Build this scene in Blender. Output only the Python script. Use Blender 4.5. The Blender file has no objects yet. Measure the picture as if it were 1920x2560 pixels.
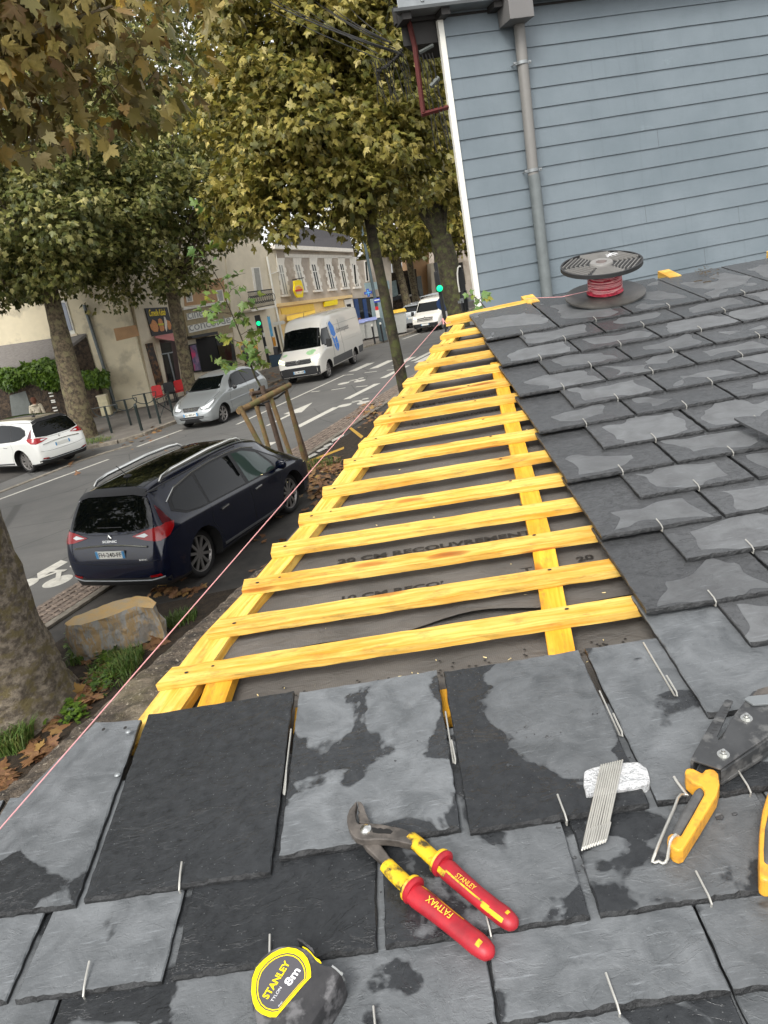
import bpy, bmesh, math, random
import numpy as np
from math import sin, cos, tan, radians, pi, sqrt, atan2, hypot
from mathutils import Vector, Matrix
from mathutils.bvhtree import BVHTree
from mathutils import noise as mnoise
from mathutils.geometry import delaunay_2d_cdt

random.seed(7)
SC = bpy.context.scene
COL = SC.collection

# ------------------------------------------------------------------ camera
CF = 1922.0                      # focal length in pixels of the 1920 x 2560 photograph
PITCH, ROLL, EYE = radians(17.2), radians(10.6), 4.05
FW = Vector((0, cos(PITCH), -sin(PITCH)))
UP0 = Vector((0, sin(PITCH), cos(PITCH)))
CR = Vector((1, 0, 0)) * cos(ROLL) - UP0 * sin(ROLL)
CU = Vector((1, 0, 0)) * sin(ROLL) + UP0 * cos(ROLL)
CAM = Vector((0, 0, EYE))
cd = bpy.data.cameras.new('camera')
cd.sensor_fit = 'VERTICAL'
cd.sensor_height = 36.0
cd.lens = CF / 2560.0 * 36.0
cd.clip_start, cd.clip_end = 0.05, 2000
cam = bpy.data.objects.new('camera', cd)
COL.objects.link(cam)
cam.matrix_world = Matrix(((CR.x, CU.x, -FW.x, 0), (CR.y, CU.y, -FW.y, 0), (CR.z, CU.z, -FW.z, EYE), (0, 0, 0, 1)))
SC.camera = cam

# ------------------------------------------------------------------ world, sun, exposure
SUN_EL, SUN_AZ = radians(46), radians(-158)      # azimuth measured from +Y towards +X
w = bpy.data.worlds.new('World')
SC.world = w
w.use_nodes = True
wn, wl = w.node_tree.nodes, w.node_tree.links
wn.clear()
wo = wn.new('ShaderNodeOutputWorld')
wb = wn.new('ShaderNodeBackground')
ws = wn.new('ShaderNodeTexSky')
ws.sky_type = 'NISHITA'
ws.sun_disc = False
ws.sun_elevation = SUN_EL
ws.sun_rotation = SUN_AZ
ws.air_density, ws.dust_density, ws.ozone_density = 1.0, 2.0, 1.0
wh = wn.new('ShaderNodeHueSaturation')
wh.inputs['Saturation'].default_value = 0.10
wl.new(ws.outputs[0], wh.inputs['Color'])
wl.new(wh.outputs[0], wb.inputs['Color'])
wb.inputs['Strength'].default_value = 0.15
wl.new(wb.outputs[0], wo.inputs[0])
sl = bpy.data.lights.new('sun', 'SUN')
sl.energy, sl.angle, sl.color = 1.1, radians(25), (1.0, 0.96, 0.90)
sun = bpy.data.objects.new('sun', sl)
COL.objects.link(sun)
sd = Vector((sin(SUN_AZ) * cos(SUN_EL), cos(SUN_AZ) * cos(SUN_EL), sin(SUN_EL)))
sun.rotation_euler = sd.to_track_quat('Z', 'Y').to_euler()
SC.view_settings.view_transform = 'Standard'
SC.view_settings.look = 'None'
SC.view_settings.exposure = 1.08
SC.view_settings.gamma = 1.0
SC.view_settings.use_curve_mapping = False
SC.cycles.max_bounces = 6
SC.cycles.diffuse_bounces = 3
SC.cycles.transparent_max_bounces = 6

# ------------------------------------------------------------------ measuring the photograph
def ray(x, y):
    return CR * ((x - 960) / CF) - CU * ((y - 1280) / CF) + FW
def gnd(x, y, z=0.0):
    r = ray(x, y)
    return CAM + r * ((z - EYE) / r.z)
def onpl(x, y, p, n):
    r = ray(x, y)
    return CAM + r * ((p - CAM).dot(n) / r.dot(n))
def aty(x, y, Y):
    r = ray(x, y)
    return CAM + r * (Y / r.y)
def crop(ox, oy, s):
    return lambda x, y: (ox + x / s, oy + y / s)
c3 = crop(0, 600, 2.592); c4 = crop(600, 560, 2.592); c5 = crop(0, 1150, 2.592)
b1 = crop(340, 700, 4.608); b2 = crop(620, 600, 5.53); b3 = crop(880, 620, 5.184)
b4 = crop(0, 950, 5.53); b6 = crop(700, 760, 5.53); b7 = crop(0, 680, 5.53); b9 = crop(560, 840, 5.53)
f1 = crop(300, 1000, 2.0737); f4 = crop(0, 1700, 2.0737); f5 = crop(600, 1900, 2.37)
f6 = crop(1300, 1600, 2.676); tp = crop(640, 2340, 7.541); zc = crop(0, 1500, 3.318)
h6 = crop(960, 0, 1.728); g6 = crop(980, 0, 4.1475)
def dd(x, y):
    return (x * 1.15732, y * 1.15732)
# roof plane frame: a across (along the courses), s up the slope, h off the surface
RAZ, REL = radians(2.7), radians(9.7)
ES = Vector((sin(RAZ) * cos(REL), cos(RAZ) * cos(REL), sin(REL)))
EA = Vector((cos(RAZ), -sin(RAZ), 0))
EN = EA.cross(ES)
RO = CAM - EN * 0.775
def rw(a, s, h=0.0):
    return RO + EA * a + ES * s + EN * h
def ras(x, y, h=0.0):
    d = onpl(x, y, RO + EN * h, EN) - RO
    return d.dot(EA), d.dot(ES)
RM = Matrix(((EA.x, ES.x, EN.x, RO.x), (EA.y, ES.y, EN.y, RO.y), (EA.z, ES.z, EN.z, RO.z), (0, 0, 0, 1)))
# street frame: u along the road, v to its right
SA = radians(22.5)
def uv(u, v, z=0.0):
    return Vector((sin(SA) * u + cos(SA) * v, cos(SA) * u - sin(SA) * v, z))

# ------------------------------------------------------------------ mesh helpers
OFF = {}
class MB:
    def __init__(self):
        self.v, self.f, self.m, self.uv = [], [], [], None
    def add(self, vs, fs, mi=0):
        o = len(self.v)
        self.v += [tuple(p) for p in vs]
        for f in fs:
            self.f.append(tuple(i + o for i in f)); self.m.append(mi)
        return self
    def box(self, c, s, M=None, mi=0):
        vs = []
        for k in range(8):
            p = Vector((c[0] + (s[0] / 2 if k & 1 else -s[0] / 2), c[1] + (s[1] / 2 if k & 2 else -s[1] / 2), c[2] + (s[2] / 2 if k & 4 else -s[2] / 2)))
            vs.append(M @ p if M else p)
        return self.add(vs, [(0, 2, 3, 1), (4, 5, 7, 6), (0, 1, 5, 4), (2, 6, 7, 3), (0, 4, 6, 2), (1, 3, 7, 5)], mi)
    def prism(self, poly, z0, z1, M=None, mi=0, inset=0.0):
        ar = sum(poly[i][0] * poly[(i + 1) % len(poly)][1] - poly[(i + 1) % len(poly)][0] * poly[i][1] for i in range(len(poly)))
        if ar < 0: poly = poly[::-1]
        n = len(poly)
        vs = [Vector((p[0], p[1], z0)) for p in poly] + [Vector((p[0], p[1], z1)) for p in poly]
        fs = [tuple(range(n - 1, -1, -1)), tuple(range(n, 2 * n))] + [(i, (i + 1) % n, n + (i + 1) % n, n + i) for i in range(n)]
        return self.add([M @ p for p in vs] if M else vs, fs, mi)
    def slab(self, pts, d, mi=0):
        """a polygon of 3D points given a thickness d (vector) behind it"""
        n = len(pts)
        vs = [Vector(p) for p in pts] + [Vector(p) + d for p in pts]
        return self.add(vs, [tuple(range(n)), tuple(range(2 * n - 1, n - 1, -1))] + [(i, n + i, n + (i + 1) % n, (i + 1) % n) for i in range(n)], mi)
    def tube(self, pts, r, n=8, mi=0, flat=1.0, up=(0, 0, 1), cap=True):
        pts = [Vector(p) for p in pts]
        k = len(pts)
        rs = list(r) if hasattr(r, '__len__') else [r] * k
        up = Vector(up)
        vs, fs = [], []
        px = None
        for i, p in enumerate(pts):
            t = (pts[min(i + 1, k - 1)] - pts[max(i - 1, 0)]).normalized()
            if px is None:
                x = up.cross(t)
                if x.length < 1e-3: x = Vector((1, 0, 0)).cross(t)
                x.normalize()
            else:
                x = (px - t * px.dot(t)).normalized()
            px = x
            y = t.cross(x)
            for j in range(n):
                a = 2 * pi * j / n
                vs.append(p + (x * cos(a) + y * sin(a) * flat) * rs[i])
        for i in range(k - 1):
            for j in range(n):
                fs.append((i * n + j, i * n + (j + 1) % n, (i + 1) * n + (j + 1) % n, (i + 1) * n + j))
        if cap:
            fs.append(tuple(range(n - 1, -1, -1)))
            fs.append(tuple((k - 1) * n + j for j in range(n)))
        return self.add(vs, fs, mi)
    def lathe(self, prof, n=24, M=None, mi=0, close=False):
        vs, fs = [], []
        k = len(prof)
        for (r, z) in prof:
            for j in range(n):
                a = 2 * pi * j / n
                p = Vector((r * cos(a), r * sin(a), z))
                vs.append(M @ p if M else p)
        for i in range(k - 1 if not close else k):
            for j in range(n):
                i2 = (i + 1) % k
                fs.append((i * n + j, i * n + (j + 1) % n, i2 * n + (j + 1) % n, i2 * n + j))
        if not close:
            fs.append(tuple(range(n - 1, -1, -1)))
            fs.append(tuple((k - 1) * n + j for j in range(n)))
        return self.add(vs, fs, mi)
    def build(self, name, mats, parent=None, smooth=False, bevel=0.0, angle=40):
        me = bpy.data.meshes.new(name)
        off = OFF.get(parent.name, Vector((0, 0, 0))) if parent else Vector((0, 0, 0))
        me.from_pydata([tuple(Vector(p) - off) for p in self.v], [], self.f)
        mats = mats if isinstance(mats, (list, tuple)) else [mats]
        for m in mats: me.materials.append(m)
        if any(self.m): me.polygons.foreach_set('material_index', self.m)
        if smooth:
            me.polygons.foreach_set('use_smooth', [True] * len(me.polygons))
            try: me.set_sharp_from_angle(angle=radians(angle))
            except Exception: pass
        me.update()
        o = bpy.data.objects.new(name, me)
        COL.objects.link(o)
        if parent:
            o.parent = parent
            OFF[o.name] = off
        if bevel > 0:
            b = o.modifiers.new('bevel', 'BEVEL')
            b.width, b.segments, b.limit_method, b.angle_limit = bevel, 2, 'ANGLE', radians(40)
        return o
def tag(o, label=None, cat=None, group=None, kind=None):
    if label: o['label'] = label
    if cat: o['category'] = cat
    if group: o['group'] = group
    if kind: o['kind'] = kind
    return o
def thing(name, label, cat, loc=(0, 0, 0), group=None, local=False, rz=0.0):
    o = bpy.data.objects.new(name, None)
    COL.objects.link(o)
    o.location = loc
    o.rotation_euler = (0, 0, rz)
    o.empty_display_size = 0.1
    OFF[o.name] = Vector((0, 0, 0)) if local else Vector(loc)
    return tag(o, label, cat, group)
def structure(o):
    o['kind'] = 'structure'
    return o
def frame(o, x, y):
    """matrix from an origin and two in-plane axes"""
    x = Vector(x).normalized(); y = Vector(y); z = x.cross(y).normalized(); y = z.cross(x)
    return Matrix(((x.x, y.x, z.x, o[0]), (x.y, y.y, z.y, o[1]), (x.z, y.z, z.z, o[2]), (0, 0, 0, 1)))
FONT = None
def text2d(txt, bold=0.0, shear=0.0):
    c = bpy.data.curves.new('lettering', 'FONT')
    c.body = txt
    c.offset = bold
    c.shear = shear
    c.resolution_u = 3
    o = bpy.data.objects.new('lettering', c)
    COL.objects.link(o)
    me = o.to_mesh()
    vs = [tuple(v.co) for v in me.vertices]
    fs = [tuple(p.vertices) for p in me.polygons]
    o.to_mesh_clear()
    bpy.data.objects.remove(o)
    bpy.data.curves.remove(c)
    if not vs: return vs, fs, 1, 1
    x0 = min(v[0] for v in vs); y0 = min(v[1] for v in vs)
    x1 = max(v[0] for v in vs); y1 = max(v[1] for v in vs)
    return [(v[0] - x0, v[1] - y0) for v in vs], fs, x1 - x0, y1 - y0
def letters(mb, txt, M, width, height, bold=0.01, shear=0.0, z=0.0, mi=0):
    """writing in the xy plane of M, its lower left corner at the origin"""
    vs, fs, W, H = text2d(txt, bold, shear)
    return mb.add([M @ Vector((v[0] / W * width, v[1] / H * height, z)) for v in vs], fs, mi)
# ------------------------------------------------------------------ materials
def lin(r, g, b):
    f = lambda c: ((c / 255 + 0.055) / 1.055) ** 2.4 if c > 10 else c / 255 / 12.92
    return (f(r), f(g), f(b))
class NT:
    def __init__(self, name):
        self.mat = bpy.data.materials.new(name)
        self.mat.use_nodes = True
        self.t = self.mat.node_tree
        self.p = self.t.nodes['Principled BSDF']
        self.tc = None
    def n(self, typ, **kw):
        nd = self.t.nodes.new('ShaderNode' + typ)
        for k, v in kw.items():
            if k in nd.inputs: self.put(nd.inputs[k], v)
            else: setattr(nd, k, v)
        return nd
    def put(self, sock, v):
        if hasattr(v, 'is_output') or isinstance(v, bpy.types.NodeSocket): self.t.links.new(v, sock)
        elif isinstance(v, tuple) and len(v) == 3 and sock.type == 'RGBA': sock.default_value = (*v, 1)
        else: sock.default_value = v
    def coord(self, kind='Object'):
        if not self.tc: self.tc = self.n('TexCoord')
        return self.tc.outputs[kind]
    def mapped(self, scale=(1, 1, 1), kind='Object', rot=(0, 0, 0)):
        m = self.n('Mapping')
        self.put(m.inputs['Vector'], self.coord(kind))
        m.inputs['Scale'].default_value = scale
        m.inputs['Rotation'].default_value = rot
        return m.outputs[0]
    def noise(self, scale, detail=4, rough=0.55, vec=None, dist=0.0):
        x = self.n('TexNoise')
        x.inputs['Scale'].default_value = scale
        x.inputs['Detail'].default_value = detail
        x.inputs['Roughness'].default_value = rough
        x.inputs['Distortion'].default_value = dist
        self.put(x.inputs['Vector'], vec if vec is not None else self.coord())
        return x.outputs[0]
    def ramp(self, fac, stops, interp='LINEAR'):
        r = self.n('ValToRGB')
        r.color_ramp.interpolation = interp
        el = r.color_ramp.elements
        while len(el) < len(stops): el.new(0.5)
        for e, (p, c) in zip(el, stops):
            e.position = p
            e.color = (*c, 1) if isinstance(c, tuple) else (c, c, c, 1)
        self.put(r.inputs[0], fac)
        return r.outputs[0]
    def mix(self, fac, a, b, mode='MIX'):
        m = self.n('Mix', data_type='RGBA', blend_type=mode)
        self.put(m.inputs[0], fac)
        self.put(m.inputs[6], a); self.put(m.inputs[7], b)
        return m.outputs[2]
    def math(self, op, a, b=0.0, c=None):
        m = self.n('Math', operation=op)
        self.put(m.inputs[0], a); self.put(m.inputs[1], b)
        if c is not None: self.put(m.inputs[2], c)
        return m.outputs[0]
    def bump(self, h, strength=0.4, dist=0.01):
        b = self.n('Bump')
        b.inputs['Strength'].default_value = strength
        b.inputs['Distance'].default_value = dist
        self.put(b.inputs['Height'], h)
        self.put(self.p.inputs['Normal'], b.outputs[0])
    def set(self, **kw):
        for k, v in kw.items():
            self.put(self.p.inputs[k.replace('_', ' ')], v)
        return self.mat
def plain(name, col, rough=0.6, metal=0.0, var=0.15, scale=6.0, bump=0.0, bscale=60.0, coat=0.0, stretch=(1, 1, 1), spec=0.5):
    t = NT(name)
    v = t.mapped(stretch)
    nz = t.noise(scale, 5, 0.6, v)
    d = tuple(max(0, c * (1 - var)) for c in col); l = tuple(min(1, c * (1 + var)) for c in col)
    t.set(Base_Color=t.ramp(nz, [(0.3, d), (0.7, l)]), Roughness=rough, Metallic=metal, Coat_Weight=coat, Specular_IOR_Level=spec)
    if coat: t.set(Coat_Roughness=0.04)
    if bump: t.bump(t.noise(bscale, 3, 0.6, v), bump, 0.004)
    return t.mat
def two(name, c1, c2, scale, lo=0.42, hi=0.58, rough=0.8, bump=0.3, bscale=80, bdist=0.01, c3_=None, s3=3.0, stretch=(1, 1, 1)):
    t = NT(name)
    v = t.mapped(stretch)
    a = t.ramp(t.noise(scale, 6, 0.65, v), [(lo, c1), (hi, c2)])
    if c3_:
        a = t.mix(t.ramp(t.noise(s3, 5, 0.6, v), [(0.5, 0.0), (0.62, 1.0)]), a, c3_)
    t.set(Base_Color=a, Roughness=rough)
    if bump: t.bump(t.noise(bscale, 5, 0.7, v), bump, bdist)
    return t.mat
def glow(name, col, strength):
    t = NT(name)
    return t.set(Base_Color=col, Emission_Color=col, Emission_Strength=strength, Roughness=0.3)

def slate_mat(name, wet, seedv):
    t = NT(name)
    oi = t.n('ObjectInfo').outputs['Random']
    uvn = t.coord('UV')
    sx = t.n('SeparateXYZ'); t.put(sx.inputs[0], uvn)
    cmb = t.n('CombineXYZ'); t.put(cmb.inputs[2], t.math('MULTIPLY', oi, 37.0))
    vec = t.n('VectorMath', operation='ADD'); t.put(vec.inputs[0], t.coord()); t.put(vec.inputs[1], cmb.outputs[0])
    P = vec.outputs[0]
    big = t.noise(5.0 if wet else 7.0, 2.2 if wet else 5, 0.5, P, 0.3)
    # distance from the joints: 1 in the middle of the uncovered part, 0 at its borders
    du = t.math('MULTIPLY', t.math('SUBTRACT', 0.5, t.math('ABSOLUTE', t.math('SUBTRACT', sx.outputs[0], 0.5))), 2.0)
    if wet:
        dv = t.math('SUBTRACT', 1.0, t.math('ABSOLUTE', t.math('DIVIDE', t.math('SUBTRACT', sx.outputs[1], 0.2), 0.24)))
        m = t.math('ADD', t.math('MULTIPLY', t.math('MINIMUM', t.math('MULTIPLY', du, 1.5), dv), 0.62), t.math('MULTIPLY', t.math('SUBTRACT', big, 0.5), 1.7))
        m = t.math('ADD', m, t.math('MULTIPLY', t.math('SUBTRACT', oi, 0.5), 0.24))
        dry = t.ramp(m, [(0.285, 0.0), (0.297, 1.0)])
    else:
        m = t.math('ADD', big, t.math('MULTIPLY', t.math('SUBTRACT', oi, 0.30), 0.16))
        m = t.math('ADD', m, t.math('MULTIPLY', t.math('MINIMUM', du, 0.25), 0.35))
        dry = t.ramp(m, [(0.525, 0.0), (0.545, 1.0)])
    fine = t.noise(60, 6, 0.7, P)
    cloud = t.noise(18, 6, 0.65, P, 0.6)
    scr = t.noise(30, 3, 0.5, t.mapped((1, 9, 4), rot=(0, 0, 0.5)))
    dryc = t.mix(t.ramp(cloud, [(0.35, 0.0), (0.68, 1.0)]), (lin(88, 89, 90) if wet else lin(82, 85, 87)), (lin(106, 108, 109) if wet else lin(111, 114, 116)))
    dryc = t.mix(t.ramp(scr, [(0.62, 0.0), (0.74, 0.5)]), dryc, lin(132, 136, 139))
    wetc = t.mix(t.ramp(fine, [(0.3, 0.0), (0.8, 1.0)]), (lin(62, 63, 64) if wet else lin(34, 36, 38)), (lin(82, 83, 84) if wet else lin(56, 58, 60)))
    tone = t.math('ADD', 0.80, t.math('MULTIPLY', oi, 0.4))
    c = t.mix(dry, wetc, dryc)
    tn = t.n('CombineColor'); [t.put(tn.inputs[i], tone) for i in range(3)]
    c = t.mix(1.0, c, tn.outputs[0], 'MULTIPLY')
    # small pale flecks
    vo = t.n('TexVoronoi'); vo.inputs['Scale'].default_value = 130; t.put(vo.inputs['Vector'], P)
    c = t.mix(t.ramp(vo.outputs['Distance'], [(0.06, 0.4), (0.10, 0.0)]), c, lin(140, 142, 142))
    t.set(Base_Color=c, Roughness=t.mix(dry, ((.26,) * 3 if wet else (.20,) * 3), (0.52, 0.52, 0.52)), Specular_IOR_Level=0.5)
    lay = t.noise(11, 6, 0.72, t.mapped((1, 1.6, 1)), 1.4)
    lay2 = t.ramp(lay, [(0.40, 0.0), (0.43, 0.45), (0.56, 0.5), (0.59, 1.0)])
    f2 = t.noise(130, 4, 0.7, t.mapped((1, 1.6, 1)))
    t.bump(t.math('ADD', t.math('MULTIPLY', t.math('ADD', fine, f2), 0.34), t.math('MULTIPLY', lay2, 0.30)), 0.6, 0.004)
    return t.mat

def wood_mat(name, c1, c2, c3):
    t = NT(name)
    oi = t.n('ObjectInfo').outputs['Random']
    cmb = t.n('CombineXYZ'); t.put(cmb.inputs[1], t.math('MULTIPLY', oi, 23.0)); t.put(cmb.inputs[0], t.math('MULTIPLY', oi, 3.0))
    vec = t.n('VectorMath', operation='ADD'); t.put(vec.inputs[0], t.coord('UV')); t.put(vec.inputs[1], cmb.outputs[0])
    mp = t.n('Mapping'); t.put(mp.inputs[0], vec.outputs[0]); mp.inputs['Scale'].default_value = (3, 60, 1)
    g = t.noise(1.6, 6, 0.6, mp.outputs[0], 0.8)
    mp2 = t.n('Mapping'); t.put(mp2.inputs[0], vec.outputs[0]); mp2.inputs['Scale'].default_value = (5, 14, 1)
    bl = t.noise(1.2, 4, 0.6, mp2.outputs[0])
    c = t.mix(t.ramp(g, [(0.38, 0.0), (0.60, 1.0)]), c1, c2)
    c = t.mix(t.ramp(bl, [(0.50, 0.0), (0.72, 0.75)]), c, c3)
    mp3 = t.n('Mapping'); t.put(mp3.inputs[0], vec.outputs[0]); mp3.inputs['Scale'].default_value = (4.0, 16, 1)
    vo = t.n('TexVoronoi'); vo.inputs['Scale'].default_value = 1.0; t.put(vo.inputs['Vector'], mp3.outputs[0])
    c = t.mix(t.ramp(vo.outputs['Distance'], [(0.07, 1.0), (0.16, 0.6), (0.20, 0.0)]), c, lin(166, 92, 18))
    dirt = t.noise(3.0, 8, 0.75, mp2.outputs[0])
    c = t.mix(t.ramp(dirt, [(0.52, 0.0), (0.66, 0.65)]), c, lin(140, 112, 58))
    tone = t.math('ADD', 0.80, t.math('MULTIPLY', oi, 0.27))
    tn = t.n('CombineColor'); [t.put(tn.inputs[i], tone) for i in range(3)]
    c = t.mix(1.0, c, tn.outputs[0], 'MULTIPLY')
    t.set(Base_Color=c, Roughness=0.7)
    t.bump(g, 0.9, 0.002)
    return t.mat

def leaf_mat(name, cols, trans=0.25):
    t = NT(name)
    rnd = t.n('NewGeometry').outputs['Random Per Island']
    st = [(i / max(1, len(cols) - 1), c) for i, c in enumerate(cols)]
    c = t.ramp(rnd, st)
    nz = t.noise(38, 3, 0.6)
    c = t.mix(t.ramp(nz, [(0.48, 0.0), (0.70, 0.5)]), c, cols[len(cols) // 2])
    pat = t.noise(0.55, 2, 0.5)
    c = t.mix(t.ramp(pat, [(0.36, 0.55), (0.62, 0.0)]), c, cols[0])
    tr = t.n('BsdfTranslucent'); t.put(tr.inputs[0], c)
    t.set(Base_Color=c, Roughness=0.48, Specular_IOR_Level=0.45)
    ms = t.n('MixShader'); ms.inputs[0].default_value = trans
    t.t.links.new(t.p.outputs[0], ms.inputs[1]); t.t.links.new(tr.outputs[0], ms.inputs[2])
    out = [n for n in t.t.nodes if n.type == 'OUTPUT_MATERIAL'][0]
    t.t.links.new(ms.outputs[0], out.inputs[0])
    return t.mat

M = {}
M['slate_dry'] = slate_mat('dry slate', False, 0)
M['slate_wet'] = slate_mat('damp slate', True, 0)
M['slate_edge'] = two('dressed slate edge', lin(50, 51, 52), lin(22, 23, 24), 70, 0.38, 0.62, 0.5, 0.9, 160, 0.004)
M['batten'] = wood_mat('yellow treated batten', lin(216, 160, 54), lin(238, 200, 104), lin(208, 138, 28))
M['counter'] = wood_mat('orange treated board', lin(226, 158, 30), lin(240, 184, 56), lin(208, 132, 14))
M['paintred'] = plain('red marking paint', lin(205, 40, 70), 0.6)
M['paintpink'] = plain('pink marking paint', lin(228, 70, 150), 0.6)
M['bark'] = two('plane bark', lin(118, 104, 82), lin(66, 58, 46), 9, 0.38, 0.6, 0.9, 0.7, 30, 0.02, lin(122, 114, 84), 5)
M['bark_near'] = two('grey brown bark', lin(156, 144, 126), lin(98, 88, 76), 9, 0.40, 0.58, 0.9, 1.0, 24, 0.03, lin(120, 108, 74), 5, (1, 1, 1.6))
M['bark_dark'] = two('mossy dark bark', lin(70, 63, 46), lin(38, 34, 26), 12, 0.4, 0.6, 0.9, 0.6, 40, 0.01, lin(78, 82, 44), 6)
M['twig'] = plain('twig', lin(70, 58, 40), 0.8)
M['leaf_near'] = leaf_mat('turning brown foliage', [lin(78, 72, 34), lin(138, 122, 62), lin(184, 164, 96), lin(104, 100, 42), lin(214, 196, 136), lin(128, 96, 62), lin(176, 146, 52)], 0.28)
M['leaf_olive'] = leaf_mat('olive foliage', [lin(58, 66, 30), lin(104, 110, 54), lin(164, 158, 90), lin(78, 88, 38), lin(130, 130, 64), lin(204, 194, 126)], 0.25)
M['leaf_gold'] = leaf_mat('golden olive foliage', [lin(72, 76, 32), lin(132, 126, 56), lin(188, 170, 88), lin(96, 100, 40), lin(156, 144, 62), lin(216, 198, 120)], 0.28)
M['leaf_green'] = leaf_mat('fresh green foliage', [lin(86, 116, 56), lin(120, 146, 78), lin(140, 150, 48), lin(96, 130, 66), lin(168, 150, 36), lin(112, 140, 84)])
M['leaf_ivy'] = leaf_mat('climber foliage', [lin(40, 62, 20), lin(82, 112, 36), lin(120, 150, 48), lin(60, 88, 28)])
M['leaf_grass'] = leaf_mat('grass blades', [lin(64, 92, 38), lin(92, 124, 54), lin(124, 148, 76), lin(96, 106, 52), lin(150, 146, 84)])
M['leaf_fallen'] = leaf_mat('fallen leaves', [lin(126, 92, 66), lin(158, 114, 78), lin(98, 70, 52), lin(170, 138, 80), lin(146, 108, 84), lin(112, 78, 56)], 0.1)
t = NT('asphalt'); a = t.ramp(t.noise(.5, 6, .65, t.mapped((1, 1, 1))), [(.35, lin(100, 99, 96)), (.65, lin(116, 114, 110))]); a = t.mix(t.ramp(t.noise(140, 2, .6), [(.35, .35), (.65, 0.0)]), a, lin(60, 60, 58)); a = t.mix(t.ramp(t.noise(1.3, 5, .6, t.mapped((.12, 1.2, 1), rot=(0, 0, .39 - 1.57))), [(.52, 0.0), (.7, .4)]), a, lin(78, 77, 75))
vo = t.n('TexVoronoi', feature='DISTANCE_TO_EDGE'); vo.inputs['Scale'].default_value = .35; t.put(vo.inputs['Vector'], t.mapped((1, 1, 1))); a = t.mix(t.ramp(vo.outputs['Distance'], [(.004, .5), (.008, 0.0)]), a, lin(56, 55, 53))
M['asphalt'] = t.set(Base_Color=a, Roughness=.82); t.bump(t.noise(160, 4, .7), .35, .006)
M['pave'] = two('pavement asphalt', lin(126, 120, 112), lin(104, 99, 92), 1.2, 0.35, 0.65, 0.9, 0.3, 120, 0.006)
M['park'] = two('dark parking asphalt', lin(84, 80, 75), lin(62, 60, 57), 1.6, 0.35, 0.65, 0.85, 0.4, 120, 0.008)
M['kerb'] = two('kerb stone', lin(150, 142, 128), lin(118, 110, 98), 5, 0.4, 0.6, 0.9, 0.3, 60)
M['cobble'] = two('granite sett', lin(146, 130, 116), lin(104, 92, 82), 7, 0.38, 0.62, 0.85, 0.5, 40)
M['joint'] = plain('earth joint', lin(58, 52, 44), 0.95)
M['line'] = two('white road paint', lin(214, 210, 198), lin(180, 176, 166), 9, 0.35, 0.7, 0.7, 0.2, 100)
M['yline'] = two('yellow road paint', lin(214, 168, 66), lin(190, 150, 66), 8, 0.35, 0.7, 0.75, 0.2, 100)
M['soil'] = two('soil', lin(66, 54, 40), lin(46, 38, 28), 9, 0.4, 0.6, 0.95, 0.7, 30, 0.03)
t = NT('mossy rendered wall top'); a = t.ramp(t.noise(30, 6, .7), [(.36, lin(52, 46, 40)), (.64, lin(112, 100, 86))])
a = t.mix(t.ramp(t.noise(5, 5, .65), [(.54, 0.0), (.66, .8)]), a, lin(70, 66, 32)); a = t.mix(t.ramp(t.noise(120, 3, .6), [(.62, 0.0), (.68, .9)]), a, lin(178, 168, 150)); a = t.mix(t.ramp(t.noise(2.2, 5, .6), [(.56, 0.0), (.66, .75)]), a, lin(150, 138, 116))
M['coping'] = t.set(Base_Color=a, Roughness=.95); t.bump(t.noise(95, 5, .7), 1.0, .012)
M['render_old'] = two('old render', lin(100, 94, 86), lin(78, 72, 66), 4, 0.4, 0.6, 0.9, 0.4, 50)
M['membrane'] = NT('grey breathable underlay').mat
t = NT('grey underlay'); v = t.mapped()
ck = t.n('TexChecker'); ck.inputs['Scale'].default_value = 420; t.put(ck.inputs['Vector'], t.mapped(rot=(0, 0, 0.78)))
cl = t.mix(t.ramp(t.noise(7, 5), [(0.3, 0.0), (0.7, 1.0)]), lin(82, 79, 75), lin(108, 104, 99))
M['membrane'] = t.set(Base_Color=t.mix(t.math('MULTIPLY', ck.outputs[1], 0.22), cl, lin(44, 41, 38)), Roughness=0.75)
t.bump(t.noise(16, 5, 0.6, t.mapped((1, 2.2, 1)), 1.2), 0.8, 0.006)
M['ink'] = plain('black print', lin(38, 36, 34), 0.7)
t = NT('blue grey cladding')
vv = t.mapped((1.2, 1.2, 26)); g = t.noise(6, 5, 0.65, vv, 0.6); bl = t.noise(1.3, 5, 0.6)
c = t.mix(t.ramp(bl, [(0.35, 0.0), (0.7, 1.0)]), lin(101, 112, 118), lin(116, 126, 132))
wz = t.noise(2.2, 7, 0.7, t.mapped((1, 1, 2.4)))
c = t.mix(t.ramp(wz, [(0.66, 0.0), (0.78, 0.55)]), c, lin(146, 160, 164))
stk = t.noise(5, 5, 0.7, t.mapped((5, 5, .35))); c = t.mix(t.ramp(stk, [(.56, 0.0), (.75, .35)]), c, lin(88, 98, 104))
M['clad'] = t.set(Base_Color=c, Roughness=0.5); t.bump(g, 0.45, 0.003)
M['white'] = plain('white paint', lin(226, 224, 214), 0.5, var=0.05)
M['zinc'] = plain('weathered zinc', lin(140, 144, 145), 0.45, 0.5, 0.12, 8)
M['pipe'] = plain('grey plastic pipe', lin(120, 118, 114), 0.5, var=0.06)
M['pipe2'] = plain('galvanised pipe', lin(108, 114, 114), 0.5, 0.2, 0.12, 12)
M['hopper'] = plain('grey sheet metal box', lin(112, 110, 108), 0.5, 0.1, 0.05)
M['darkwood'] = plain('black stained timber', lin(44, 42, 40), 0.7)
M['redsteel'] = plain('red oxide steel', lin(88, 38, 34), 0.6, 0.2, 0.2, 20)
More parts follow.
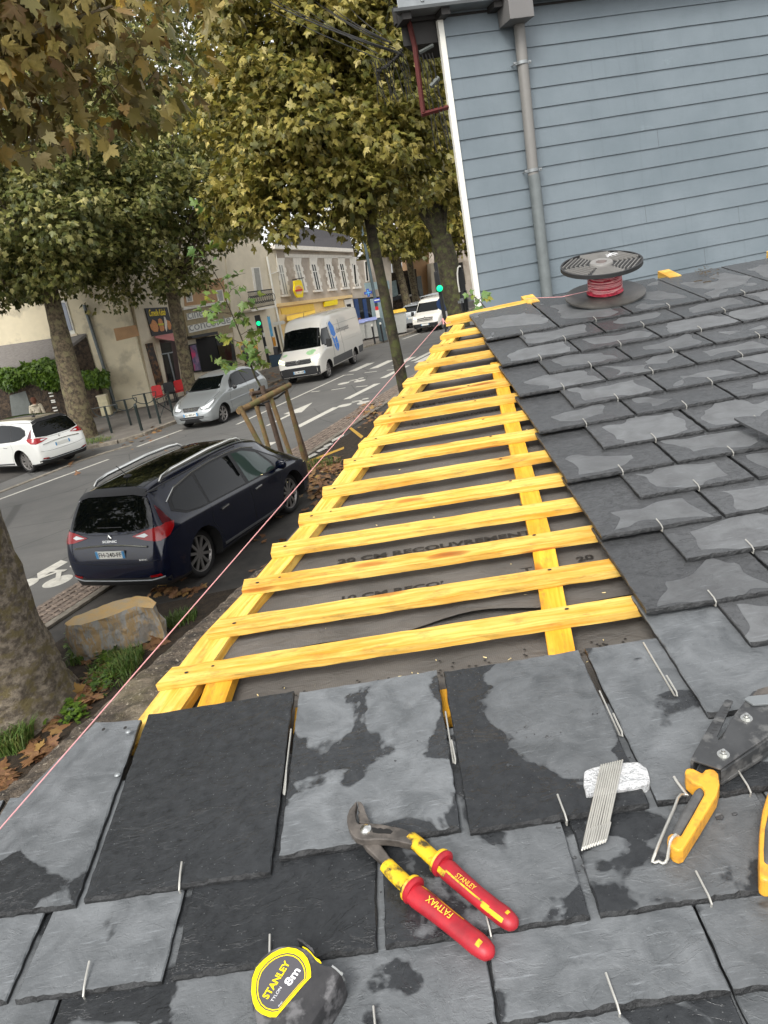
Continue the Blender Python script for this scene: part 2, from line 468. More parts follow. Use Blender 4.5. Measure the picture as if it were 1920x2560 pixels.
M['cable'] = plain('black cable', lin(46, 45, 43), 0.7, spec=0.2)
M['steel'] = plain('stainless wire', lin(200, 198, 190), 0.32, 0.6, 0.1, 60)
M['steel_dark'] = two('worn tool steel', lin(98, 92, 86), lin(60, 56, 52), 40, 0.38, 0.62, 0.42, 0.2, 120, 0.002)
M['blacksteel'] = two('scuffed black steel', lin(66, 67, 68), lin(44, 45, 46), 14, 0.4, 0.65, 0.42, 0.1, 120, 0.001, lin(92, 92, 91), 50)
M['chrome'] = plain('bright metal', lin(220, 220, 215), 0.18, 0.95, 0.05)
M['red_grip'] = two('red rubber grip', lin(182, 34, 46), lin(140, 28, 38), 30, 0.35, 0.7, 0.45, 0.15, 200, 0.001)
M['yellow_grip'] = two('yellow rubber grip', lin(232, 190, 30), lin(206, 164, 34), 22, 0.35, 0.7, 0.5, 0.15, 160, 0.001, lin(70, 60, 30), 55)
M['orange_grip'] = two('amber plastic', lin(236, 174, 60), lin(214, 150, 44), 14, 0.35, 0.7, 0.45, 0.1, 160, 0.001, lin(196, 140, 54), 70)
M['grey_grip'] = two('dark grey rubber', lin(92, 92, 91), lin(70, 70, 70), 30, 0.4, 0.6, 0.65, 0.3, 120, 0.001)
M['tape_black'] = two('scuffed black plastic', lin(66, 65, 66), lin(40, 40, 42), 20, 0.35, 0.65, 0.5, 0.15, 150, 0.001, lin(104, 103, 104), 45)
M['tape_yellow'] = plain('yellow print', lin(250, 220, 14), 0.45, var=0.04)
M['white_ink'] = plain('white print', lin(238, 238, 238), 0.5, var=0.02)
M['foam'] = two('polystyrene', lin(236, 236, 236), lin(214, 216, 217), 60, 0.4, 0.6, 0.7, 1.0, 75, 0.02)
M['string'] = plain('pink line', lin(226, 164, 164), 0.6, var=0.1, scale=200)
M['coil'] = two('pink coiled line', lin(204, 62, 82), lin(150, 34, 52), 60, 0.4, 0.6, 0.6, 0.3, 200, 0.002)
M['reel_black'] = plain('black reel plastic', lin(38, 38, 38), 0.5, var=0.2, scale=14)
M['reel_worn'] = two('worn reel plastic', lin(58, 57, 55), lin(92, 89, 84), 7, 0.4, 0.7, 0.35, 0.1, 60, 0.001)
M['rib'] = plain('grey rib', lin(128, 126, 122), 0.5)
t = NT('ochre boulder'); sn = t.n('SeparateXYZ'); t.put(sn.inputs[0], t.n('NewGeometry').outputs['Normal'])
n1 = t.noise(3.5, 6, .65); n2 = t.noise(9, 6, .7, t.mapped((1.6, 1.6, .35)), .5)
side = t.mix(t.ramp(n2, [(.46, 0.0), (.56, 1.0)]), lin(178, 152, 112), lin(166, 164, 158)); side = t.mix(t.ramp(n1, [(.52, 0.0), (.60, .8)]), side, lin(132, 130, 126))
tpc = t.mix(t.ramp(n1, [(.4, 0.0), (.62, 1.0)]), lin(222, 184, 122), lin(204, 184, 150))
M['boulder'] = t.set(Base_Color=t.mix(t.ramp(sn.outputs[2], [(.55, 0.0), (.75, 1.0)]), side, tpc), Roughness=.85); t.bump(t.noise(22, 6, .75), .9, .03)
def paint(name, col, fl=0.0, rough=0.25):
    t = NT(name)
    return t.set(Base_Color=col, Roughness=rough, Metallic=fl, Coat_Weight=0.9, Coat_Roughness=0.02)
M['navy'] = paint('midnight blue car paint', lin(6, 14, 36), 0.0, 0.2); M['navy'].node_tree.nodes['Principled BSDF'].inputs['Coat Weight'].default_value = 0.5; M['navy'].node_tree.nodes['Principled BSDF'].inputs['Specular IOR Level'].default_value = 0.35
M['carwhite'] = paint('white car paint', lin(226, 226, 220))
M['silver'] = paint('silver car paint', lin(158, 162, 162), 0.55, 0.35)
M['vanwhite'] = paint('van white paint', lin(216, 212, 202), 0, 0.35)
M['greycar'] = paint('pale grey car paint', lin(176, 180, 182), 0.3)
M['glass'] = NT('car glass').set(Base_Color=lin(8, 11, 11), Roughness=0.02, Specular_IOR_Level=0.38)
M['glass_pale'] = NT('pale car glass').set(Base_Color=lin(62, 80, 74), Roughness=0.04, Specular_IOR_Level=0.4)
M['plastic'] = plain('black plastic', lin(34, 34, 35), 0.55, var=0.1)
M['plastic_grey'] = plain('grey plastic', lin(72, 72, 72), 0.55, var=0.1)
M['tyre'] = plain('tyre rubber', lin(34, 33, 32), 0.8, var=0.15)
M['rim'] = plain('alloy', lin(150, 146, 142), 0.35, 0.6, 0.05)
M['rimdark'] = plain('dark wheel', lin(46, 46, 46), 0.5, 0.3, 0.1)
M['tail'] = NT('red lamp').set(Base_Color=lin(150, 8, 14), Roughness=0.2, Coat_Weight=0.3)
M['taildark'] = NT('dark red lamp').set(Base_Color=lin(86, 14, 22), Roughness=0.12, Coat_Weight=0.8)
M['lampclear'] = NT('clear lamp').set(Base_Color=lin(214, 218, 218), Roughness=0.15, Metallic=0.1, Coat_Weight=0.5)
M['lamplit'] = glow('lit headlight', lin(238, 244, 190), 1.6)
M['plate'] = plain('plate white', lin(224, 224, 216), 0.4, var=0.03)
M['plateblue'] = plain('plate blue', lin(70, 140, 190), 0.4, var=0.03)
M['cream'] = two('cream render', lin(224, 212, 182), lin(206, 195, 168), 0.6, 0.35, 0.65, 0.9, 0.2, 40, 0.01, lin(184, 174, 150), 0.9)
M['cream2'] = two('pale render', lin(226, 214, 190), lin(206, 195, 172), 0.8, 0.35, 0.65, 0.9, 0.2, 40)
M['stonegrey'] = two('grey house render', lin(196, 184, 168), lin(164, 152, 138), 0.7, 0.35, 0.65, 0.9, 0.2, 40, 0.01, lin(146, 134, 120), 0.5)
M['stonewhite'] = plain('pale dressed stone', lin(226, 220, 208), 0.85, var=0.08)
M['rubble'] = two('dark rubble wall', lin(84, 70, 56), lin(44, 38, 32), 6, 0.4, 0.6, 0.95, 1.0, 9, 0.06)
M['slateroof'] = two('distant slate roof', lin(84, 82, 84), lin(64, 62, 64), 8, 0.35, 0.65, 0.8, 0.3, 30, 0.01, stretch=(1, 1, 6))
M['shopyellow'] = plain('yellow shop board', lin(236, 198, 84), 0.6, var=0.06)
M['shopcream'] = plain('peach shop front', lin(232, 200, 142), 0.7, var=0.06)
M['shopblue'] = plain('deep blue shop front', lin(28, 62, 112), 0.5)
M['shoppale'] = plain('pale blue shop front', lin(150, 170, 172), 0.6)
M['dark'] = plain('dark interior', lin(20, 19, 18), 0.8)
M['darkglass'] = NT('window glass').set(Base_Color=lin(40, 42, 42), Roughness=0.05, Specular_IOR_Level=0.7)
M['leanroof'] = two('lean to slates', lin(124, 119, 114), lin(100, 96, 92), 8, 0.35, 0.65, 0.85, 0.3, 30, 0.01, stretch=(1, 1, 6))
M['signgrey'] = plain('grey sign lettering', lin(140, 140, 136), 0.5)
M['curtain'] = plain('curtained window', lin(150, 148, 140), 0.3)
M['skyglass'] = NT('sky lit window').set(Base_Color=lin(128, 136, 150), Roughness=0.08, Specular_IOR_Level=0.6)
M['brown'] = plain('dark brown frame', lin(64, 44, 40), 0.6)
M['beige'] = plain('beige cinema front', lin(150, 136, 104), 0.7)
M['red'] = plain('red plastic', lin(206, 34, 36), 0.4)
M['salmon'] = plain('faded red awning', lin(214, 140, 138), 0.8, var=0.06)
M['black'] = plain('black paint', lin(30, 31, 32), 0.5)
M['darkgreen'] = plain('dark green steel', lin(34, 44, 42), 0.5)
M['polegrey'] = plain('blue grey pole', lin(84, 98, 102), 0.5, 0.2)
M['bingrey'] = plain('grey bin plastic', lin(168, 168, 162), 0.6, var=0.06)
M['binlid'] = plain('lilac blue lid', lin(140, 150, 196), 0.5)
M['binyellow'] = plain('yellow lid', lin(232, 188, 70), 0.5)
M['fenceblue'] = plain('blue grey panel', lin(58, 80, 98), 0.6)
M['gate'] = plain('grey gate', lin(96, 100, 96), 0.6)
M['cabinet'] = plain('cream cabinet', lin(206, 196, 160), 0.6)
M['greenlight'] = glow('green signal', lin(10, 205, 130), 0.9)
M['crossblue'] = plain('blue sign', lin(56, 76, 170), 0.4)
M['signblue'] = plain('sky blue banner', lin(110, 184, 226), 0.5)
M['signorange'] = plain('orange sign', lin(236, 160, 50), 0.5)
M['emblem_blue'] = plain('blue emblem', lin(36, 124, 214), 0.4)
M['stake'] = two('weathered stake', lin(136, 110, 74), lin(108, 86, 58), 8, 0.35, 0.65, 0.8, 0.3, 60, 0.004, lin(112, 108, 66), 5)
M['stake_dark'] = two('dark stake', lin(96, 78, 64), lin(72, 58, 48), 8, 0.35, 0.65, 0.8, 0.3, 60, 0.004)
M['skin'] = plain('skin', lin(196, 150, 124), 0.55, var=0.05)
M['hairgrey'] = plain('grey hair', lin(150, 148, 142), 0.7)
M['hairbrown'] = plain('brown knit', lin(104, 66, 48), 0.9)
M['coatnavy'] = plain('navy coat', lin(40, 46, 66), 0.85)
M['coatbeige'] = plain('beige jacket', lin(198, 188, 166), 0.85)
M['trousers'] = plain('dark trousers', lin(36, 36, 42), 0.85)
M['coatblack'] = plain('black coat', lin(34, 34, 36), 0.85)
M['orangewall'] = two('ochre gable', lin(186, 148, 108), lin(166, 132, 98), 1, 0.35, 0.65, 0.9, 0.2, 30)
M['bread'] = plain('printed bread', lin(196, 132, 74), 0.5, var=0.35, scale=30)
M['lettuce'] = plain('printed salad', lin(190, 186, 50), 0.5, var=0.3, scale=30)
M['poster'] = two('printed film poster', lin(70, 76, 110), lin(150, 120, 150), 2.2, 0.4, 0.6, 0.3, 0, c3_=lin(214, 60, 110), s3=1.6)
M['menu'] = two('printed menu board', lin(40, 34, 30), lin(120, 84, 54), 5, 0.45, 0.6, 0.4, 0)
M['yellowad'] = two('yellow printed panel', lin(238, 200, 70), lin(244, 226, 160), 3, 0.42, 0.6, 0.4, 0, c3_=lin(226, 96, 60), s3=1.2)
M['leadflash'] = two('lead flashing', lin(78, 74, 74), lin(58, 55, 55), 10, 0.35, 0.65, 0.6, 0.5, 30)
# ------------------------------------------------------------------ ground and street (structure)
g = MB(); g.add([(-500, -300, -0.02), (500, -300, -0.02), (500, 900, -0.02), (-500, 900, -0.02)], [(0, 1, 2, 3)])
structure(g.build('ground', M['park']))
g = MB(); g.add([uv(-30, -19.8, 0), uv(-30, -9.62, 0), uv(160, -9.62, 0), uv(160, -9.0, 0), uv(160, -18, 0)], [(0, 1, 2, 4)])
structure(g.build('road', M['asphalt']))
# far pavement with a real kerb
KL = [(20.6, -21.0), (21.0, -19.4), (21.5, -18.3), (22.3, -17.9), (24.2, -17.72), (33, -17.35), (38, -17.1), (41.9, -16.9), (44.6, -15.9), (47, -15.2), (52, -14.8), (70, -14.0), (120, -11)]
back = [(120, -60), (20.6, -60)]
top = [uv(a, b, 0.115) for a, b in KL + back]
g = MB(); n = len(top)
g.slab(top, Vector((0, 0, -0.14)))
structure(g.build('pavement', M['pave']))
g = MB()
for i in range(len(KL) - 1):
    p, q = uv(*KL[i]), uv(*KL[i + 1]); d = (q - p); k = max(1, int(d.length / 0.9)); nrm = Vector((d.y, -d.x, 0)).normalized()
    for j in range(k):
        a = p + d * (j / k) + d.normalized() * 0.004; b = p + d * ((j + 1) / k) - d.normalized() * 0.004
        z = 0.122
        g.slab([a + Vector((0, 0, z)), b + Vector((0, 0, z)), b + nrm * 0.15 + Vector((0, 0, z - 0.01)), a + nrm * 0.15 + Vector((0, 0, z - 0.01))], Vector((0, 0, -0.14)))
structure(g.build('kerb', M['kerb'], bevel=0.01))
g = MB(); P = [gnd(*c3(*p)) for p in ((-120, 1680), (60, 1610), (330, 1505), (520, 1430), (700, 1372), (850, 1330))]
for i in range(len(P) - 1):
    d = (P[i + 1] - P[i]); nr = Vector((d.y, -d.x, 0)).normalized() * 0.16
    g.slab([P[i] + Vector((0, 0, .03)), P[i + 1] + Vector((0, 0, .03)), P[i + 1] + nr + Vector((0, 0, .022)), P[i] + nr + Vector((0, 0, .022))], Vector((0, 0, -0.05)))
structure(g.build('gutter_stones', M['kerb']))
# strip of setts between road and parking
g = MB(); g.add([uv(-10, -9.62, 0.006), uv(-10, -8.9, 0.006), uv(70, -8.9, 0.006), uv(70, -9.62, 0.006)], [(0, 1, 2, 3)])
structure(g.build('sett_bed', M['joint']))
g = MB(); u = 5.0
while u < 48:
    L = random.uniform(.11, .15)
    for r in range(5):
        v0 = -9.61 + r * 0.142; uu = u + (0.06 if r % 2 else 0) + random.uniform(-.01, .01); z = 0.022 + random.uniform(-.004, .006)
        j = lambda: random.uniform(-.006, .006)
        a = [(uu + j(), v0 + j()), (uu + L - .016 + j(), v0 + j()), (uu + L - .016 + j(), v0 + .128 + j()), (uu + j(), v0 + .128 + j())]
        cx = sum(p[0] for p in a) / 4; cy = sum(p[1] for p in a) / 4
        bt = [uv(p[0], p[1], 0.0) for p in a]; tpv = [uv(cx + (p[0] - cx) * .84, cy + (p[1] - cy) * .84, z) for p in a]
        g.add(bt + tpv, [(4, 5, 6, 7), (0, 1, 5, 4), (1, 2, 6, 5), (2, 3, 7, 6), (3, 0, 4, 7)])
    u += L
structure(g.build('sett_strip', M['cobble']))
g = MB()
for k in range(70):
    u = 4 + k * 0.62
    g.slab([uv(u, -8.88, .03), uv(u + .61, -8.88, .03), uv(u + .61, -8.74, .03), uv(u, -8.74, .03)], Vector((0, 0, -.04)))
structure(g.build('parking_edge_stones', M['kerb']))
# painted markings
g = MB(); y = MB(); ZL = 0.005
def strip(mb, u0, v0, u1, v1, wd, z=ZL):
    a, b = uv(u0, v0, z), uv(u1, v1, z); d = (b - a).normalized(); nr = Vector((d.y, -d.x, 0)) * wd / 2
    mb.add([a - nr, b - nr, b + nr, a + nr], [(0, 1, 2, 3)])
def poly(mb, pts, z=ZL): mb.add([gnd(*p, z) for p in pts], [tuple(range(len(pts)))])
strip(g, 15.0, -17.5, 18.96, -16.68, .13); strip(g, 20.46, -16.7, 22.6, -16.36, .13)
strip(g, 8, -17.9, 14.95, -17.5, .13)
strip(g, 22.4, -14.0, 31.4, -13.65, .12)
for u in (20.7, 24.85): strip(g, u, -10.9, u + 2.75, -10.72, .28)
for u in (16.2, 11.7, 28.9, 33): strip(g, u, -10.95, u + 2.75, -10.8, .28)
for v in (-13.65, -12.6, -11.55, -10.5, -9.9): strip(g, 32.3, v, 34.45, v + .12, .42)
poly(g, [b9(820, 1080), b9(1225, 918), b9(1075, 1052), b9(910, 1078)]); poly(g, [b9(570, 1245), b9(905, 1078), b9(930, 1090), b9(610, 1240)])
def disc(mb, u, v, r, a=1.0):
    mb.add([uv(u + r * cos(k * pi / 10) * a, v + r * sin(k * pi / 10), ZL) for k in range(20)], [tuple(range(20))])
for (u, v) in ((28.9, -12.3), (23.65, -10.12), (9.4, -10.45)):
    disc(g, u - .05, v - .36, .24, 1.15); disc(g, u + .05, v + .32, .24, 1.15)
    strip(g, u - .05, v - .36, u + .5, v - .05, .09, .009); strip(g, u + .5, v - .05, u + .05, v + .32, .09, .012); strip(g, u + .5, v - .3, u + .5, v + .1, .09, .015); disc(g, u + .78, v + .1, .12)
for (A, B) in (((b6(710, 1188)), (b6(905, 1158))), ((b6(1170, 950)), (b6(1340, 930))), ((b6(430, 1215)), (b6(550, 1203))), ((b6(890, 985)), (b6(1020, 970))), ((b6(1050, 1145)), (b6(1210, 1130))), ((b6(1480, 915)), (b6(1600, 905)))):
    a, b = gnd(*A, ZL), gnd(*B, ZL); d = (b - a).normalized(); nr = Vector((d.y, -d.x, 0)) * .06; g.add([a - nr, b - nr, b + nr, a + nr], [(0, 1, 2, 3)])
poly(g, [c5(240, 735), c5(395, 648), c5(440, 660), c5(245, 775)])
strip(g, 44, -15.0, 47, -14.5, .2); strip(g, 48, -14.4, 54, -13.5, .2)
poly(g, [b9(1480, 1440), b9(1659, 1350), b9(1659, 1380), b9(1500, 1465)]); poly(g, [b9(1370, 1520), b9(1470, 1480), b9(1510, 1490), b9(1400, 1545)]); poly(g, [b9(1270, 1590), b9(1390, 1535), b9(1440, 1545), b9(1310, 1605)]); poly(g, [b9(1150, 1670), b9(1250, 1615), b9(1300, 1630), b9(1180, 1690)])
structure(g.build('road_markings', M['line']))
poly(y, [b9(1150, 1725), b9(1659, 1530), b9(1659, 1560), b9(1155, 1752)]); poly(y, [c4(700, 1320), c4(715, 1312), c4(800, 1375), c4(785, 1390)])
for q in ((1040, 1690, 1130, 1650), (1220, 1570, 1340, 1505), (1420, 1440, 1530, 1388), (1590, 1330, 1659, 1290)):
    poly(y, [b9(q[0], q[1]), b9(q[2], q[3]), b9(q[2] + 12, q[3] + 12), b9(q[0] + 12, q[1] + 14)])
structure(y.build('parking_lines', M['yline']))
# ------------------------------------------------------------------ the low slate roof under repair
house = thing('roof_under_repair', 'low slate roof being re-laid, bare yellow battens left, finished grey slates right', 'roof', rw(0, 0, -.1))
def V(v): return Vector(v)
def wallpt(v, y):            # point on the street line v at world depth y
    u = (y + v * sin(SA)) / cos(SA)
    return uv(u, v)
# street wall with mossy top, gable wedge, and the back
g = MB(); ZC = 3.25
vO, vI = -1.27, -0.84
NW = 60
from mathutils import noise as mnoise
nu, nvv = 420, 36
for i in range(nu + 1):
    for j in range(nvv + 1):
        u_ = -1.2 + 4.35 * i / nu; t_ = j / nvv; v_ = vO + (vI + .12 - vO) * t_
        q_ = V((u_, v_, 0)); h_ = mnoise.noise(q_ * 9) * .010 + mnoise.noise(q_ * 34) * .0055 + mnoise.noise(q_ * 80) * .004
        if j < 3: h_ -= (.10, .02, .006)[j]; v_ += mnoise.noise(V((u_ * 14, 0, 4))) * .012
        g.v.append(tuple(uv(u_, v_, ZC + h_)))
for i in range(nu):
    for j in range(nvv):
        k_ = i * (nvv + 1) + j; g.f.append((k_, k_ + nvv + 1, k_ + nvv + 2, k_ + 1)); g.m.append(0)
cp = g.build('wall_top', M['coping'], house)
g = MB(); a, b = uv(-2.5, vO + .04), uv(3.1, vO + .04); c, d = uv(3.1, 6), uv(-2.5, 6)
g.slab([p + V((0, 0, ZC - .1)) for p in (a, b, c, d)], V((0, 0, -ZC + .1)))
g.build('wall', M['render_old'], house)
# deck under everything (gable wedge included) and the far slope
edge = [(-.80, .30), (-.515, .93), (-.488, .99), (-.188, 1.772), (-.042, 2.21), (.084, 2.55), (.205, 2.89), (.272, 3.10), (.28, 3.2)]
g = MB(); EB = [rw(a, s, -.075) for a, s in edge]; bk = [rw(2.3, 3.22, -.075), rw(2.3, .30, -.075)]
pts = EB + bk
g.add(pts + [V((p.x, p.y, 3.1)) for p in pts], [tuple(range(len(pts)))] + [(i, len(pts) + i, len(pts) + (i + 1) % len(pts), (i + 1) % len(pts)) for i in range(len(pts))])
r0, r1 = rw(.30, 3.22, -.075), rw(2.3, 3.22, -.075); dn = V((ES.x, ES.y, -ES.z)) * 2.6
g.slab([r0, r1, r1 + dn, r0 + dn + V((.8, 0, 0))], V((0, 0, -.1)))
g.build('deck', M['leadflash'], house)
# underlay with a wavy lap
def sheet(a0, a1, s0, s1, h, wave, name, mat, edgef=None):
    mb = MB(); na, ns = 44, 30
    for j in range(ns + 1):
        for i in range(na + 1):
            s = s0 + (s1 - s0) * j / ns
            lo = edgef(s) if edgef else a0
            a = lo + (a1 - lo) * i / na
            ss = s
            hh = h + wave * (sin(a * 21 + s * 13) * .4 + sin(s * 47 + a * 5) * .5)
            if name == 'underlay_lap' and j < 6:
                ss = s + (.006 * sin(a * 24) + .01 * sin(a * 9 + 1)) * (1 - j / 6); hh += (.006 * (1 - j / 6)) * (1 + .8 * sin(a * 17))
            mb.v.append(tuple(rw(a, ss, hh)))
    for j in range(ns):
        for i in range(na):
            k = j * (na + 1) + i
            mb.f.append((k, k + 1, k + na + 2, k + na + 1)); mb.m.append(0)
    return mb.build(name, mat, house, smooth=True)
def lerp_edge(s):
    for (p, q) in zip(edge, edge[1:]):
        if p[1] <= s <= q[1]: return p[0] + (q[0] - p[0]) * (s - p[1]) / (q[1] - p[1])
    return edge[0][0] if s < edge[0][1] else edge[-1][0]
sheet(-.6, .75, .62, 3.16, -.0435, .005, 'underlay', M['membrane'], lambda s: lerp_edge(s) - .035)
sheet(-.6, .75, 1.12, 2.4, -.0375, .002, 'underlay_lap', M['membrane'], lambda s: lerp_edge(s) - .02)
# the underlay turned down over the edge, and ragged lead further up
g = MB()
for i in range(40):
    s0, s1 = .9 + i * .056, .9 + (i + 1) * .056; e0, e1 = lerp_edge(s0), lerp_edge(s1); up = s0 > 2.2
    jj = (lambda: random.uniform(-.02, .03)) if up else (lambda: random.uniform(-.006, .006))
    w0 = .035 if up else .022
    g.add([rw(e0, s0, -.04), rw(e1, s1, -.04), rw(e1 - w0 + jj(), s1 + jj(), -.085), rw(e0 - w0 + jj(), s0 + jj(), -.085)], [(0, 1, 2, 3)], 1 if up else 0)
g.build('edge_flap', [M['membrane'], M['leadflash']], house)
# printed words on the underlay
def roof_text(mb, txt, p0, p1, h, asp, bold=.02, hgt=None, mi=0, shear=0.0, flip=False):
    A = V(ras(*p0, h) + (0,)); B = V(ras(*p1, h) + (0,))
    L = (B - A).length; M3 = RM @ frame((A.x, A.y, h), B - A, V((-(B - A).y, (B - A).x, 0)))
    return letters(mb, txt, M3, L, hgt or L * asp, bold, shear, 0, mi)
f8 = crop(780, 1340, 2.023); c2c = crop(1000, 780, 2.592)
def ptxt(*a):
    g = MB(); roof_text(g, *a); g.build('print', M['ink'], house)
ptxt('20 CM RECOUVREMENT', f8(128, 142), f8(1120, -10), -.0335, .045, .03)
ptxt('10 CM RECOUVREMENT', f8(150, 330), f8(1120, 178), -.0335, .045, .03)
ptxt('- 15%', f8(230, 510), f8(430, 470), -.039, .09, .03)
ptxt('10 CM RECOUVREMENT', c2c(80, 622), c2c(700, 520), -.0335, .05, .03)
ptxt('10 CM RECOUVREMENT', c2c(75, 735), c2c(760, 615), -.0335, .05, .03)
ptxt('20', f8(1345, 130), f8(1430, 112), -.0335, .5, .03)
g = MB()
for k in range(110):
    a = random.uniform(-.4, .3); s = .985 + abs(random.gauss(0, .016)); g.add([rw(a + .0026 * cos(q) , s + .0022 * sin(q), -.0385) for q in (0, 1.2, 2.4, 3.6, 4.9)], [(0, 1, 2, 3, 4)])
g.build('perforations', M['ink'], house)['kind'] = 'stuff'
g = MB()
for k in range(70):
    a = random.uniform(-.42, .33); s = random.choice((random.uniform(.96, 1.03), random.uniform(1.0, 2.0))); r = random.uniform(.0015, .004); q = random.uniform(0, 3); hh = -.0325 if s > 1.12 else -.0385
    g.add([rw(a - r * cos(q), s - r * sin(q), hh), rw(a + r * cos(q), s + r * sin(q), hh), rw(a + r * cos(q) + .001, s + r * sin(q) + .0012, hh), rw(a - r * cos(q) + .001, s - r * sin(q) + .0012, hh + .001)], [(0, 1, 2, 3)])
sv = g.build('sawdust', plain('pale shavings', lin(226, 206, 150), .8), house); sv['kind'] = 'stuff'
# battens
def board(name, pts, h0, h1, mat, L=None, endmat=None, rough=.0012):
    """four corners (a,s): left-top, right-top, right-bottom, left-bottom, extruded between heights"""
    mb = MB(); n = max(6, int(hypot(pts[1][0] - pts[0][0], pts[1][1] - pts[0][1]) / .03)); rs = random.Random(int(pts[0][0] * 9999))
    uvs = []
    rows = []
    for i in range(n + 1):
        t = i / n
        T = (pts[0][0] + (pts[1][0] - pts[0][0]) * t, pts[0][1] + (pts[1][1] - pts[0][1]) * t)
        B = (pts[3][0] + (pts[2][0] - pts[3][0]) * t, pts[3][1] + (pts[2][1] - pts[3][1]) * t)
        j = lambda: rs.uniform(-rough, rough) if 0 < i < n else 0
        rows.append([rw(T[0], T[1] + j(), h1 + j() * .4), rw(B[0], B[1] + j(), h1 + j() * .4), rw(B[0], B[1] + j(), h0), rw(T[0], T[1], h0)])
    for r in rows: mb.v += [tuple(p) for p in r]
    for i in range(n):
        for k in range(4):
            a, b = i * 4 + k, i * 4 + (k + 1) % 4
            mb.f.append((a, b, b + 4, a + 4)); mb.m.append(0)
    mb.f.append((3, 2, 1, 0)); mb.m.append(1 if endmat else 0)
    e = n * 4; mb.f.append((e, e + 1, e + 2, e + 3)); mb.m.append(0)
    o = mb.build(name, [mat] + ([endmat] if endmat else []), house)
    me = o.data; ul = me.uv_layers.new(name='UVMap'); wd = .04
    for p in me.polygons:
        for li in p.loop_indices:
            vi = me.loops[li].vertex_index; i, k = divmod(vi, 4)
            ul.data[li].uv = (i * .03, (0, .04, .065, .1)[k])
    return o
bs_left = [f1(270, 1388), f1(520, 1137), f1(645, 930), f1(790, 745), f1(930, 592), f1(1050, 452), f1(1160, 312), c4(720, 1480 - 30), c4(815, 1375), c4(918, 1232), c4(1000, 1125), c4(1092, 1000), c4(1168, 897), c4(1258, 790), c4(1330, 700)]
# left ends measured on the tops of the battens, s spacing follows the slate courses
SB = [1.079, 1.205, 1.336, 1.468, 1.591, 1.718, 1.867, 1.995, 2.150, 2.295, 2.458, 2.617, 2.797, 2.943]
SR = [1.066, 1.188, 1.315, 1.441, 1.570, 1.706, 1.846, 1.992, 2.138, 2.289, 2.442, 2.610, 2.775, 2.938]
AB = [-.467, -.401, -.372, -.326, -.274, -.223, -.172, -.113, -.066, -.018, .037, .088, .157, .211]
endp = {2: 'paintred', 3: 'paintred', 4: 'paintred', 5: 'paintpink', 6: 'paintred'}
def nailhole(par, a, s, h, r=.004):
    nail = MB(); nail.add([rw(a + r * cos(k * pi / 4), s + r * .7 * sin(k * pi / 4), h) for k in range(8)], [tuple(range(8))])
    nail.build('nail_hole', M['ink'], par)
for i, (s, a, sr_) in enumerate(zip(SB, AB, SR)):
    wd = .042 if i < 10 else .046
    skew = 0 if i in endp else -.02
    tl = s + .008 * (1 if i == 0 else 0)
    bt_ = board('batten', [(a, s), (.40, sr_ - .001), (.40, sr_ - .001 - wd), (a + skew, s - wd)], -.0140, .0, M['batten'], endmat=M[endp[i]] if i in endp else None)
    nailhole(bt_, a + .03, s - wd * .55, .0012); nailhole(bt_, .215, s - wd * .5, .0012)
    if i % 2 == 0: nailhole(bt_, a + .075, s - wd * .4, .0012, .003)
ridge = board('batten', [(.25, 3.165), (.62, 3.21), (.62, 3.155), (.236, 3.105)], -.02, .006, M['batten'])
for (p, q) in ((.575, .625), (1.149, 1.196), (1.60, 1.66)):
    board('batten', [(p, 3.265), (q, 3.27), (q, 3.13), (p, 3.13)], -.02, .008, M['batten'])
# boards beneath
eL = [(-.535, .93), (-.512, .991), (-.444, 1.196), (-.38, 1.329), (-.333, 1.445), (-.275, 1.584), (-.2, 1.80), (-.051, 2.246), (.012, 2.423), (.077, 2.593), (.146, 2.80), (.2, 2.937), (.27, 3.14)]
eR = [(-.465, .93), (-.443, .998), (-.389, 1.175), (-.341, 1.303), (-.29, 1.423), (-.237, 1.561), (-.145, 1.80), (.004, 2.230), (.064, 2.41), (.128, 2.58), (.196, 2.79), (.248, 2.93), (.312, 3.13)]
KB = .7895 / .802
sk = lambda L: [(p[0] * KB, p[1] * KB) for p in L]
eL, eR = sk(eL), sk(eR)
mb = MB(); uvl = []
for (p, q) in zip(eL, eR):
    mb.v += [tuple(rw(p[0], p[1], -.0145)), tuple(rw(q[0], q[1], -.0145)), tuple(rw(q[0], q[1], -.036)), tuple(rw(p[0], p[1], -.036))]
for i in range(len(eL) - 1):
    for k in range(4):
        a, b = i * 4 + k, i * 4 + (k + 1) % 4
        mb.f.append((a, a + 4, b + 4, b)); mb.m.append(0)
mb.f += [(0, 1, 2, 3)]; mb.m += [0]
eb = mb.build('edge_board', M['batten'], house)
ul = eb.data.uv_layers.new(name='UVMap')
for p in eb.data.polygons:
    for li in p.loop_indices:
        i, k = divmod(eb.data.loops[li].vertex_index, 4); ul.data[li].uv = (eL[i][1], (0, .055, .075, .1)[k])
def cboard(aL0, aR0, s0, aL1, aR1, s1):
    return board('counter_batten', sk([(aL0, s0), (aL1, s1), (aR1, s1), (aR0, s0)]), -.036, -.015, M['counter'])
cboard(.158, .201, .93, .208, .252, 1.31)
cboard(.208, .252, 1.312, .325, .365, 2.55)
cboard(-.420, -.374, .95, -.405, -.359, 1.10)
cboard(-.247, -.232, .90, -.247, -.232, .955); cboard(-.016, -.004, .88, -.016, -.004, .942)
